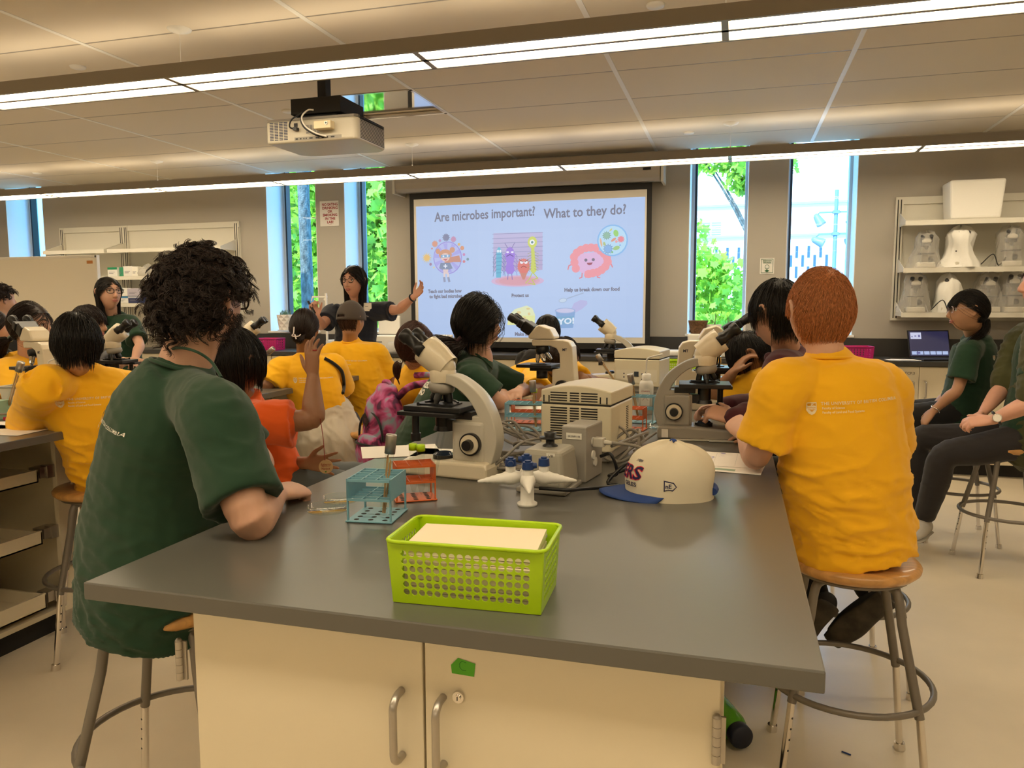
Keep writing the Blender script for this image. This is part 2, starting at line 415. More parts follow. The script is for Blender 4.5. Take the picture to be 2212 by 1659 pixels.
for (a, b), lb in zip(edges, cl):
    c0 = (a+b)/2; r = empty('base_cabinet', (c0, YC+.3, 0), 0, lb, 'cabinet', 'base cabinets under the back counter')
    hw = (b-a)/2-.001
    MB().bx(-hw, hw, -.24, .29, .1, .874).build('carcass', M['cabin'], r)
    MB().bx(-hw, hw, -.18, -.16, .0, .1).build('toe_kick', M['blackm'], r)
    for s_ in (-1, 1):
        d = MB().bx(0, s_*hw*.995, -.262, -.242, .105, .868) if s_ > 0 else MB().bx(-hw*.995, -.003, -.262, -.242, .105, .868)
        d = d.build('door', M['cab'], r, bevel=.002)
        cab_handle(d, s_*.045, -.262, .62)
p = at(1950, 809, YC+.03)
a = Art((p.x-.12, YC+.035, p.z), (1, 0, 0), (0, 0, 1)); a.text('Glassware TCP.3', 0, 0, .03, (.12, .1, .08), align='l'); a.build('writing', M['art'], COL.objects.get('base_cabinet.008'), cols=True)
_w = bpy.data.objects['writing']; _par = _w.parent
if _par: _w.location = -V(_par.location)

# ---------------------------------------------------------------- projection screen
sc_y = 7.12
S0, S1 = at(896.5, 600, sc_y).x, at(1395, 600, sc_y).x   # fabric span
ST, SB = at(1395, 409, sc_y).z, at(1385, 742, sc_y).z
R_ = empty('projection_screen', (-1.98, sc_y, .95), 0, 'large pull-down projection screen with black border showing a blue slide about microbes', 'projection screen')
def L(o): o.location = V(o.location)-V(R_.location) if o.parent == R_ else o.location; return o
MB().bx(S0-.045, S1+.045, sc_y, sc_y+.004, SB-.055, ST+.06).build('screen_border', M['blackm'], R_, loc=-V(R_.location))
MB().bx(S0, S1, sc_y-.002, sc_y-.0005, SB, ST).build('screen_fabric', M['screenw'], R_, loc=-V(R_.location))
cs = MB(); cs.T = None
prof = [(-.09, 2.66), (.09, 2.66), (.09, 2.49), (.02, 2.475), (-.05, 2.475), (-.085, 2.50), (-.095, 2.56)]
cs.prism([(y, z) for y, z in prof], S0-.17, S1+.12, 'x')
cs.build('case', M['wall'], R_, loc=V((0, sc_y+.02, 0))-V(R_.location), bevel=.006)
for x in (S0-.18, S1+.14):
    MB().bx(x-.012, x+.012, sc_y-.08, YW-.001, 2.46, 2.70).build('bracket', M['shelf'], R_, loc=-V(R_.location))
a = Art((S1-.03, sc_y-.078, 2.565), (1, 0, 0), (0, 0, 1)); a.rect(0, 0, .07, .022, (.02, .02, .02)); a.build('maker_plate', M['art'], R_, cols=True, loc=-V(R_.location))
# --- slide (projected light): coordinates in photo pixels mapped on to the real screen plane
def sp(px, py):
    q = at(px, py, sc_y-.003); return (q.x, q.z)
def slide(name, fn):
    a = Art((0, sc_y-.003, 0), (1, 0, 0), (0, 0, 1), .0004); a.k = slide.k; fn(a); slide.k = 2
    o = a.build(name, M['glow'], R_, cols=True, loc=-V(R_.location)); return o
slide.k = 0
C = lambda r, g, b: srgb(r, g, b)
def g0(a):
    c1, c2 = C(162, 186, 226), C(178, 200, 236)
    tl, tr, bl, br = sp(898.5, 446.5), sp(1394, 425), sp(905, 729), sp(1388, 729)
    NX, NY = 14, 10; a.k = 1
    for i in range(NX):
        for j in range(NY):
            def q(u, v):
                x = (tl[0]*(1-u)+tr[0]*u)*(1-v)+(bl[0]*(1-u)+br[0]*u)*v; z = (tl[1]*(1-u)+tr[1]*u)*(1-v)+(bl[1]*(1-u)+br[1]*u)*v; return (x, z)
            u, v = (i+.5)/NX, (j+.5)/NY
            tone = math.exp(-((u-.55)**2/.5+(v-.45)**2/.5))
            a.add([a.p(*q(i/NX, j/NY)), a.p(*q((i+1)/NX, j/NY)), a.p(*q((i+1)/NX, (j+1)/NY)), a.p(*q(i/NX, (j+1)/NY))], [(0, 1, 2, 3)], 0, False, tuple(c1[t]*(1-tone)+c2[t]*tone for t in range(3)))
slide('slide', g0)
pxm = (sp(1400, 500)[0]-sp(900, 500)[0])/500.0    # metres per photo pixel on the screen
def stext(a, t, px, py, hpx, col, wpx, bold=0.0, slope=0.0):
    vs, fs, w0 = text_shape(t, 1.0, bold)
    x0, z0 = sp(px, py); size = hpx*pxm/.72; sx = wpx*pxm/(w0*size)
    a.text(t, x0, z0, size, col, bold, sx=sx, slope=slope)
tc = C(116, 120, 142)
slide('slide_title', lambda a: stext(a, 'Are microbes important?', 939, 479, 20, tc, 224, .02, .019))
slide('slide_title', lambda a: stext(a, 'What to they do?', 1175, 472, 20, tc, 170, .02, .019))
for t, x, y, wd in (('Teach our bodies how', 925, 633, 78), ('to fight bad microbes', 928, 644, 76), ('Protect us', 1105, 642, 38), ('Help us break down our food', 1219, 630, 115), ('Make some', 1112, 725, 44), ('food', 1160, 725, 18)):
    slide('slide_caption', lambda a: stext(a, t, x, y, 7.5, C(116, 118, 138), wd, .045, .01))
def E_(a, px, py, rx, ry, col, ang=0): x, z = sp(px, py); a.ell(x, z, rx*pxm, ry*pxm, col, 22, ang)
def Ln(a, pts, wpx, col): a.line([sp(*p) for p in pts], wpx*pxm, col)
def Pl(a, pts, col): a.poly([sp(*p) for p in pts], col)
def St(a, px, py, r0, r1, n, col): x, z = sp(px, py); a.star(x, z, r0*pxm, r1*pxm, n, col)
C = lambda r, g, b: srgb(r*.8+36, g*.8+39, b*.8+46)
def hero(a):   # plain figure in a round badge ringed by germs
    E_(a, 967, 557, 33, 35, C(146, 132, 214)); E_(a, 967, 557, 31, 33, C(176, 184, 232))
    for i in range(10):
        t = 2*PI*i/10; u = t+.3
        Pl(a, [(967, 557), (967+30*math.cos(t), 557+32*math.sin(t)), (967+30*math.cos(u), 557+32*math.sin(u))], C(160, 158, 226))
    for i, (x, y, r, c) in enumerate(((964, 513, 7, (112, 118, 150)), (980, 517, 5.5, (190, 132, 168)), (940, 527, 6, (214, 140, 110)), (999, 536, 4.5, (216, 140, 100)), (992, 528, 3, (220, 170, 90)), (1011, 560, 3, (110, 140, 150)), (1003, 565, 3, (206, 110, 120)), (931, 571, 3, (150, 110, 140)), (934, 537, 2, (200, 130, 120)), (951, 520, 3, (170, 130, 180)), (1003, 550, 3, (196, 120, 170)), (938, 578, 2, (220, 200, 140)))):
        if r > 5: St(a, x, y, r*.8, r*1.35, 12, C(*[q*.9 for q in c]))
        E_(a, x, y, r, r, C(*c))
    St(a, 923, 557, 6, 12, 12, C(226, 190, 100)); E_(a, 923, 557, 6, 6, C(232, 180, 90))
    Pl(a, [(960, 558), (993, 552), (997, 566), (980, 566), (962, 570)], C(196, 128, 104))
    E_(a, 947, 543, 5, 6, C(204, 140, 104)); E_(a, 978, 540, 6, 6, C(204, 140, 104)); E_(a, 963, 550, 15, 11, C(208, 142, 104))
    E_(a, 963, 556, 10, 9, C(232, 192, 176)); Pl(a, [(953, 551), (974, 550), (973, 556), (954, 557)], C(110, 160, 196))
    E_(a, 959, 554, 2, 2, C(240, 240, 250)); E_(a, 968, 553, 2, 2, C(240, 240, 250)); Pl(a, [(958, 560), (969, 559), (964, 564)], C(200, 90, 100))
    Pl(a, [(953, 568), (974, 568), (979, 580), (970, 583), (958, 583), (950, 580)], C(112, 128, 156)); Pl(a, [(958, 582), (970, 582), (968, 592), (960, 592)], C(224, 196, 190))
    Ln(a, [(960, 575), (967, 575)], 2.4, C(236, 240, 250)); Ln(a, [(963.5, 571), (963.5, 579)], 2.4, C(236, 240, 250))
    Ln(a, [(961, 590), (962, 603)], 4, C(226, 202, 196)); Ln(a, [(969, 590), (970, 603)], 4, C(226, 202, 196))
    Ln(a, [(961, 600), (962, 608)], 5, C(134, 142, 170)); Ln(a, [(970, 600), (972, 608)], 5, C(134, 142, 170))
slide('slide_girl_picture', hero)
def germs(a):
    for i in range(9): Pl(a, [(1066+i*0, 504+i*9), (1172, 501+i*9), (1172, 511+i*9), (1066, 514+i*9)], C(186-i, 178-i*2, 216-i*2))
    for i in range(8): Ln(a, [(1064, 506+i*10), (1173, 502+i*10)], .9, C(126, 132, 176))
    for r, col in ((1, C(208, 172, 206)), (.85, C(214, 160, 178)), (.7, C(216, 148, 160))): E_(a, 1118, 607, 58*r, 12*r, col)
    def legs(x, y0, y1, col, n=5, w=12):
        for i in range(n):
            y = y0+(y1-y0)*i/n
            Ln(a, [(x-6, y), (x-w, y+7), (x-w-1, y+14)], 1, col); Ln(a, [(x+6, y), (x+w, y+7), (x+w+1, y+14)], 1, col)
    legs(1079, 548, 592, C(70, 110, 150)); legs(1103, 545, 590, C(120, 90, 190), 5, 14)
    Pl(a, [(1074, 540), (1079, 533), (1084, 540), (1085, 560), (1083, 600), (1073, 600), (1073, 560)], C(84, 176, 206))
    for i in range(6): Ln(a, [(1073, 550+i*8), (1085, 549+i*8)], 1, C(60, 130, 176))
    E_(a, 1077, 543, 2.4, 3, C(230, 240, 245)); E_(a, 1082, 543, 2.2, 3, C(230, 240, 245))
    Pl(a, [(1092, 552), (1096, 538), (1103, 533), (1110, 538), (1114, 552), (1110, 570), (1113, 585), (1108, 592), (1097, 592), (1093, 583), (1096, 568)], C(148, 110, 216))
    Ln(a, [(1098, 536), (1092, 526)], 1, C(90, 70, 150)); Ln(a, [(1107, 536), (1113, 525)], 1, C(90, 70, 150))
    E_(a, 1098, 545, 3, 2, C(240, 236, 250)); E_(a, 1108, 545, 3, 2, C(240, 236, 250)); Ln(a, [(1096, 554), (1103, 550), (1110, 554)], 1.6, C(80, 50, 130))
    Ln(a, [(1099, 592), (1098, 604)], 1.5, C(110, 90, 170)); Ln(a, [(1107, 592), (1108, 604)], 1.5, C(110, 90, 170))
    for i in range(20): t = PI*2*i/20; Ln(a, [(1133+12*math.cos(t), 576+14*math.sin(t)), (1133+16*math.cos(t), 576+18*math.sin(t))], .8, C(190, 90, 80))
    E_(a, 1133, 576, 13, 16, C(222, 104, 92)); Pl(a, [(1125, 590), (1141, 590), (1135, 604), (1131, 604)], C(200, 120, 100))
    E_(a, 1129, 567, 4, 3, C(244, 240, 244)); E_(a, 1138, 567, 4, 3, C(244, 240, 244)); Ln(a, [(1124, 561), (1131, 566)], 1.5, C(120, 40, 40)); Ln(a, [(1143, 561), (1136, 566)], 1.5, C(120, 40, 40)); Ln(a, [(1128, 578), (1133, 575), (1139, 578)], 1.3, C(120, 40, 40))
    Pl(a, [(1149, 535), (1156, 535), (1158, 560), (1161, 585), (1155, 592), (1148, 586), (1150, 560)], C(200, 208, 80)); E_(a, 1152, 524, 10, 12, C(204, 212, 82))
    for i in range(7): Ln(a, [(1150, 545+i*6), (1142, 549+i*6)], .9, C(150, 156, 60)); Ln(a, [(1157, 545+i*6), (1165, 549+i*6)], .9, C(150, 156, 60))
    E_(a, 1152, 524, 5.5, 5.5, C(244, 246, 244)); E_(a, 1152, 524, 2.6, 2.6, C(80, 130, 130))
    Ln(a, [(1154, 590), (1164, 601), (1152, 605), (1158, 615), (1144, 612)], 2, C(190, 196, 76)); Ln(a, [(1152, 590), (1146, 603), (1138, 612)], 2, C(190, 196, 76))
slide('slide_germs_picture', germs)
def gut(a):
    Ln(a, [(1238, 570), (1229, 574), (1227, 582)], 2.5, C(222, 120, 130)); Ln(a, [(1313, 563), (1320, 570), (1323, 577)], 2.5, C(222, 120, 130))
    Ln(a, [(1258, 585), (1257, 599), (1252, 601)], 2.5, C(222, 120, 130)); Ln(a, [(1289, 585), (1291, 599), (1296, 600)], 2.5, C(222, 120, 130))
    Pl(a, [(1242, 556), (1254, 548), (1290, 544), (1306, 556), (1308, 575), (1296, 586), (1262, 592), (1244, 582)], C(222, 174, 214))
    pts = [(1244, 580), (1241, 567), (1240, 555), (1246, 546), (1255, 540), (1266, 536), (1277, 535), (1288, 536), (1297, 541), (1305, 548), (1311, 556), (1313, 566), (1308, 576), (1300, 583), (1291, 588), (1281, 590), (1272, 592)]
    for x, y in pts: E_(a, x, y, 8.5, 8.5, C(240, 140, 148))
    Pl(a, [(1264, 586), (1278, 584), (1276, 592), (1266, 601), (1262, 596)], C(240, 140, 148))
    E_(a, 1266, 562, 3.2, 3.2, C(100, 90, 110)); E_(a, 1282, 561, 3.2, 3.2, C(100, 90, 110)); Pl(a, [(1268, 568), (1281, 567), (1278, 572), (1274, 573), (1270, 572)], C(150, 60, 80))
    Pl(a, [(1293, 541), (1306, 530), (1310, 544)], C(146, 196, 236))
    E_(a, 1323.5, 519.5, 31.5, 32, C(122, 180, 232)); E_(a, 1323.5, 519.5, 28.5, 29, C(176, 218, 242))
    for x, y, rx, ry, c, an in ((1311, 509, 6, 6, (130, 180, 150), 0), (1331, 504, 5, 7, (140, 206, 90), .3), (1314, 538, 7, 7, (120, 170, 224), 0), (1332, 536, 7, 4, (150, 196, 110), .3), (1299, 524, 2, 9, (228, 170, 130), .2), (1306, 527, 2.5, 4, (170, 190, 110), .3), (1326, 518, 6, 2.5, (222, 140, 110), .6), (1320, 497, 4, 1.6, (206, 200, 110), .8), (1332, 522, 2.6, 2.6, (232, 150, 150), 0), (1323, 545, 2, 2, (110, 180, 110), 0), (1340, 530, 1.6, 1.6, (110, 160, 220), 0)):
        if rx > 5 and ry > 5: St(a, x, y, rx, rx*1.6, 12, C(*[q*.85 for q in c]))
        E_(a, x, y, rx, ry, C(*c), an)
    St(a, 1342, 517, 5, 8, 10, C(236, 120, 130))
slide('slide_gut_picture', gut)
def cheese(a):
    Pl(a, [(1099, 681), (1112, 668), (1138, 660), (1150, 666), (1156, 680), (1156, 684), (1098, 686)], C(226, 232, 176))
    Pl(a, [(1099, 682), (1156, 682), (1155, 702), (1096, 702)], C(230, 232, 140))
    for x, y, rx, ry in ((1121, 675, 5, 3), (1141, 667, 4, 2), (1143, 678, 3, 3), (1133, 688, 4, 4), (1112, 696, 4, 3), (1123, 692, 2, 2), (1145, 698, 2, 1.6), (1102, 686, 1.6, 1.6)): E_(a, x, y, rx, ry, C(226, 200, 124))
slide('slide_cheese_picture', cheese)
def yog(a):
    Ln(a, [(1225, 645), (1260, 633)], 2.4, C(156, 176, 206)); E_(a, 1216, 649, 9, 5, C(156, 180, 210), .15); E_(a, 1216, 649, 7.5, 3.6, C(196, 214, 232), .15)
    Pl(a, [(1232, 672), (1240, 655), (1254, 648), (1268, 650), (1269, 657), (1258, 667), (1242, 676)], C(176, 176, 222)); 
    Pl(a, [(1200, 672), (1243, 670), (1238, 708), (1206, 709)], C(118, 158, 206)); Pl(a, [(1202, 684), (1241, 683), (1239, 700), (1205, 701)], C(104, 160, 196))
    E_(a, 1221, 671, 22, 6, C(146, 170, 214)); E_(a, 1221, 671, 19, 4.4, C(198, 196, 226))
    stext(a, 'YO!', 1206, 701, 12, C(226, 234, 244), 34, .04, .1)
slide('slide_yogurt_picture', yog)

# ---------------------------------------------------------------- wall signs
def sign(name, px0, py0, px1, py1, label, fn, y=YW-.004, th=.002):
    A_, B_ = at(px0, py1, y), at(px1, py0, y); w_, h_ = B_.x-A_.x, B_.z-A_.z
    r = MB().bx(0, w_, 0, th, 0, h_).build(name, M['paper'], loc=(A_.x, y, A_.z)); tag(r, label, 'sign')
    a = Art((0, -.0005, 0), (1, 0, 0), (0, 0, 1), .0003); fn(a, w_, h_); a.build('sign_lettering', M['art'], r, cols=True); return r
red = (.36, .02, .03)
def noeat(a, w_, h_):
    for i, t in enumerate(('NO EATING', 'DRINKING', 'OR', 'SMOKING', 'IN THE', 'LAB!')):
        vs, fs, w0 = text_shape(t, 1, .03); s_ = h_*.105/.72; sx = min(1, w_*.84/(w0*s_))
        a.text(t, w_*.54, h_*(.81-.14*i), s_, red, .03, 'c', sx)
    a.rect(w_*.44, h_*.055, w_*.62, h_*.062, red)
sign('safety_sign', 692, 433, 731, 489, 'white NO EATING DRINKING OR SMOKING IN THE LAB sign taped between the left windows', noeat)
grn = (.02, .12, .05)
def eye(a, w_, h_):
    for q in ((.08, .06, .92, .09), (.08, .91, .92, .94), (.08, .06, .11, .94), (.89, .06, .92, .94)): a.rect(w_*q[0], h_*q[1], w_*q[2], h_*q[3], grn)
    a.text('EYEWASH', w_/2, h_*.78, h_*.13, grn, .03, 'c', .9); a.text('STATION', w_/2, h_*.66, h_*.13, grn, .03, 'c', .9)
    a.ell(w_*.5, h_*.44, w_*.16, h_*.14, grn); a.ell(w_*.5, h_*.44, w_*.13, h_*.115, (.8, .8, .75)); a.line([(w_*.5, h_*.3), (w_*.5, h_*.16)], .006, grn)
    a.poly([(w_*.32, h_*.2), (w_*.5, h_*.12), (w_*.68, h_*.2), (w_*.5, h_*.26)], grn)
sign('eyewash_sign', 1641, 557, 1673, 592, 'small square EYEWASH STATION sign between the right windows', eye)
def ex(a, w_, h_):
    a.rect(0, 0, w_, h_, grn); a.text('DE', w_*.1, h_*.6, h_*.3, (.8, .8, .75), .03); a.text('EE', w_*.1, h_*.15, h_*.3, (.8, .8, .75), .03)
sign('eyewash_sign', 1618, 661, 1640, 676, 'small dark green sign on the wall beside the black-haired boy', ex)
sign('notice_sheet', 40, 452, 41, 453, 'x', lambda a, w_, h_: None) if False else None
# ---------------------------------------------------------------- outside
gr = struct(MB().bx(-80, 60, YW+TK+.4, 120, -3.2, -3).build('ground', mat('pavement', (.5, .5, .46), .9)))
bm_w = mat('stucco_white', (.85, .85, .83), .8)
B = empty('building', (2, 60, -3), 0, 'white institutional building with rows of narrow slit windows beyond the right windows', 'building')
MB().bx(-40, 30, 0, 12, 0, 34).build('facade', bm_w, B)
lg = mat('ledge_grey', (.3, .36, .42), .8)
for px0, px1, py in ((1495, 1900, 447), (1470, 1900, 514)):
    z = at(px0, py, 59.8).z+3; MB().bx(-40, 30, -.22, .0, z-.08, z+.08).build('ledge', lg, B)
sm = mat('slit_glass', (.05, .09, .12), .25)
for row, py in enumerate((547, 566, 590)):
    z = at(1600, py, 60).z+3
    for i in range(-3, 11):
        x = -2.3+i*.9*.9+(row % 2)*.42
        MB().bx(x-.09-2, x+.09-2, -.05, .02, z-.42, z+.42).build('slit_window', sm, B)
v = MB(); zz = at(1536, 497, 60)
for i in range(7): v.bx(zz.x-2-.75, zz.x-2-.08, -.06, 0, zz.z+3+.5-.17*i, zz.z+3+.58-.17*i); v.bx(zz.x-2+.02, zz.x-2+.7, -.06, 0, zz.z+3+.5-.17*i, zz.z+3+.58-.17*i)
v.build('louvre', lg, B)
# floodlight mast
pm = mat('mast_paint', (.16, .22, .3), .5)
q0 = at(1808, 410, 16); q1 = at(1812, 540, 16)
Fm = empty('floodlight_mast', (q0.x, 16, -3), 0, 'grey floodlight mast with two crossarms outside the rightmost window', 'lamp post')
MB().cyl((0, 0, 0), (0, 0, q0.z+3), .05, .035, 12).build('mast', pm, Fm)
for py, tilt in ((458, .9), (505, .25)):
    z = at(1808, py, 16).z+3
    ar = MB().bx(-.30, .30, -.02, .02, z-.015, z+.015); ar.bx(-.06, .06, -.05, .05, z-.03, z+.03); ar.build('crossarm', pm, Fm)
    for s_ in (-1, 1):
        hd = MB(); dr = V((-math.cos(tilt)*s_*.9, -.2, -math.sin(tilt)-.2)).normalized(); c_ = V((s_*.31, 0, z-.13))
        hd.cyl(c_-dr*.08, c_+dr*.12, .06, .095, 16); hd.cyl(c_-dr*.12, c_-dr*.08, .03, .06, 12); hd.cyl((s_*.29, 0, z), c_-dr*.09, .012, n=8)
        hd.build('floodlight', pm, Fm)
# trees
def leaf_mat(name, c):
    m = mat(name, c, .55, var=(1.2, .35)); b = m.node_tree.nodes['Principled BSDF']
    b.inputs['Transmission Weight'].default_value = 0.0
    nt = m.node_tree; out = nt.nodes['Material Output']; tr = nt.nodes.new('ShaderNodeBsdfTranslucent'); tr.inputs[0].default_value = (c[0]*1.5, c[1]*1.4, c[2], 1)
    mx = nt.nodes.new('ShaderNodeMixShader'); mx.inputs[0].default_value = .45; nt.links.new(b.outputs[0], mx.inputs[1]); nt.links.new(tr.outputs[0], mx.inputs[2]); nt.links.new(mx.outputs[0], out.inputs[0])
    return m
lm1 = leaf_mat('leaves_bright', (.34, .52, .07)); lm2 = leaf_mat('leaves_deep', (.12, .36, .12)); bark = mat('bark', (.13, .14, .13), .95, var=(30, .55, (1, 1, .35)), bump=(40, .9, .02))
def foliage(n, blobs, size, seed):
    r = np.random.RandomState(seed); vs = []; fs = []
    wts = np.array([b[1]**2 for b in blobs]); wts = wts/wts.sum()
    for i in range(n):
        b = blobs[r.choice(len(blobs), p=wts)]; d = r.normal(size=3); d /= np.linalg.norm(d); rr = b[1]*(r.rand()**.45)
        c = V(b[0])+V(d*rr*np.array(b[2] if len(b) > 2 else (1, 1, 1)))
        a = V(r.normal(size=3)).normalized(); u = a.orthogonal().normalized(); w_ = a.cross(u); s_ = size*(.6+.8*r.rand())
        k = len(vs)
        # five-lobed leaf outline
        pts = [(0, -1), (.45, -.5), (1, -.25), (.55, .15), (.7, .7), (.2, .5), (0, 1.1), (-.2, .5), (-.7, .7), (-.55, .15), (-1, -.25), (-.45, -.5)]
        vs += [c+u*x*s_+w_*y*s_ for x, y in pts]; fs.append(tuple(range(k, k+12)))
    m = MB(); m.v = vs; m.f = fs; m.m = [0]*len(fs); m.sm = [False]*len(fs); m.c = [None]*len(fs)
    return m
def tree(name_label, base, trunk_top, tr, blobs, n, size, lm, seed):
    T = empty('tree', base, 0, name_label, 'tree', 'trees outside the windows')
    b0 = V(base); t = MB(); tp = V(trunk_top)-b0
    t.tube(catmull([(0, 0, 0), tp*.5+V((.05, 0, 0)), tp], 5), [tr*(1-.25*i/10) for i in range(11)], 14)
    for (c_, r_, *_) in blobs[:6]: t.tube(catmull([tp*.8, (tp*.8+V(c_)-b0)*.5+V((0, 0, .1)), V(c_)-b0], 3), [tr*.2, tr*.18, tr*.16, tr*.13, tr*.1, tr*.07, tr*.04], 6)
    t.build('trunk', bark, T)
    foliage(n, [(V(b[0])-b0, *b[1:]) for b in blobs], size, seed).build('foliage', lm, T, fixn=False)
def A3(px, py, Y): return tuple(at(px, py, Y))
# right window: low tree and hanging branch
tree('leafy tree filling the lower part of the window left of the eyewash sign', (at(1500, 700, 12).x-1.3, 12, -3), A3(1470, 640, 12), .14,
     [(A3(1500, 560, 12), .42), (A3(1495, 500, 12), .22), (A3(1525, 610, 12), .5), (A3(1580, 620, 12), .5), (A3(1540, 680, 12), .6), (A3(1590, 690, 12.5), .55), (A3(1450, 620, 12), .6), (A3(1550, 590, 12), .28), (A3(1500, 740, 12), .7)], 1700, .07, lm1, 3)
tree('tree whose leafy branch hangs into the top of the window left of the eyewash sign', (at(1664, 640, 10.5).x, 10.5, -3), A3(1664, 400, 10.5), .14,
     [(A3(1605, 370, 10.5), .30), (A3(1585, 345, 10.5), .2), (A3(1608, 405, 10.5), .14), (A3(1530, 345, 10.5), .22), (A3(1510, 330, 10.5), .2), (A3(1640, 340, 10.5), .5), (A3(1570, 318, 10.5), .3)], 1300, .05, lm1, 4)
# left windows: dense trees
tree('tall tree with thick grey trunk just outside the window left of the no-eating sign', (at(653, 600, 9.3).x, 9.3, -3), A3(647, 200, 9.3), .10,
     [(A3(600, 150, 11), 1.0), (A3(720, 200, 11), 1.0), (A3(680, 100, 11), .8)], 700, .07, lm1, 5)
tree('dense sunlit tree behind the grey trunk, seen through the left windows', (at(690, 600, 13).x, 13, -3), A3(700, 400, 13), .2,
     [(A3(690, 400, 13), .9), (A3(680, 480, 13), .9), (A3(690, 560, 13), .9), (A3(680, 640, 13), .9), (A3(690, 700, 13), .9), (A3(650, 520, 13), 1.0), (A3(720, 460, 13), 1.0), (A3(720, 620, 13.5), 1.1)], 7000, .085, lm1, 6)
tree('dense bright green tree filling the window behind the presenter', (at(830, 600, 11.5).x+.6, 11.5, -3), A3(850, 400, 11.5), .16,
     [(A3(810, 400, 11.5), .7), (A3(820, 480, 11.5), .7), (A3(815, 560, 11.5), .75), (A3(820, 640, 11.5), .75), (A3(810, 710, 11.5), .8), (A3(850, 450, 11.5), .9), (A3(850, 600, 11.5), .9), (A3(780, 520, 12), .7)], 5200, .085, lm1, 8)
tree('darker tree standing further back behind the sunlit trees at the left windows', (at(750, 600, 17).x, 17, -3), A3(750, 400, 17), .25,
     [(A3(700, 450, 17), 1.8), (A3(700, 600, 17), 1.8), (A3(800, 450, 17), 1.8), (A3(800, 600, 17), 1.8), (A3(750, 700, 17), 1.8), (A3(640, 550, 17), 1.8), (A3(750, 380, 17), 1.6)], 7000, .14, lm2, 9)
o = MB().bx(0, .045, 0, .10, -3, 4.5).build('concrete_fin', mat('fin_grey', (.30, .36, .38), .9), loc=(at(789, 500, 7.95).x-.03, 7.86, 0)); tag(o, 'slim grey vertical fin outside the window behind the presenter', 'fin')

# ---------------------------------------------------------------- wall shelving
def shelf_unit(label, X0, X1, z0, z1, shelves, depth, posts, skew=0):
    """metal slotted-standard shelving on the back wall"""
    cx = (X0+X1)/2; U = empty('wall_shelf', (cx, YW, z0), 0, label, 'shelving')
    y = -.03
    for x in posts:
        p = MB().bx(x-cx-.03, x-cx+.03, y, -.001, 0, z1-z0)
        for dx in (-.012, .012): p.bx(x-cx+dx-.004, x-cx+dx+.004, y-.0012, y, .02, z1-z0-.02, 1)
        p.build('upright', [M['shelf'], M['blackm']], U)
    MB().bx(X0-cx, X1-cx, y+.004, -.001, z1-z0-.06, z1-z0).build('top_rail', M['shelf'], U)
    MB().bx(X0-cx, X1-cx, y+.004, -.001, 0, .05).build('bottom_rail', M['shelf'], U)
    MB().bx(X0-cx, X1-cx, -.006, -.001, .05, z1-z0-.06).build('back_panel', M['shelf'], U)
    for (xa, xb_, z) in shelves:
        s_ = MB().bx(xa-cx, xb_-cx, -depth, -.035, z-z0-.004, z-z0).bx(xa-cx, xb_-cx, -depth-.003, -depth, z-z0-.04, z-z0)
        for x in (xa-cx+.003, xb_-cx-.003):
            s_.prism([(-.035, z-z0+.09), (-.035, z-z0-.03), (-depth, z-z0-.03), (-depth, z-z0+.0)], x-.002, x+.002, 'x')
        s_.build('shelf', M['shelf'], U)
    return U
zs = [at(2100, 473, 7.05).z, at(2100, 577, 7.05).z, at(2100, 675, 7.05).z]
shelf_unit('cream metal wall shelving at right, loaded with bagged microscopes', 1.29, 3.15, at(1935, 692, YW).z, at(1944, 427, YW).z, [(1.32, 3.1, z) for z in zs], .30, (1.32, 2.6))
xa_, xm_, xb2 = at(137, 500, YW).x, at(270, 500, YW).x, at(513, 500, YW).x
zl = [at(300, 537, 7.05).z, at(270, 597, 7.05).z, at(290, 655, 7.05).z]
shelf_unit('cream metal wall shelving at left behind the curly-haired man and whiteboard', xa_, xb2+.04, 1.0, at(300, 487, YW).z, [(xm_+.02, xb2, z) for z in zl]+[(xa_, xm_-.02, z-.0) for z in zl], .30, (xa_, xm_-.03, xm_+.03, xb2))
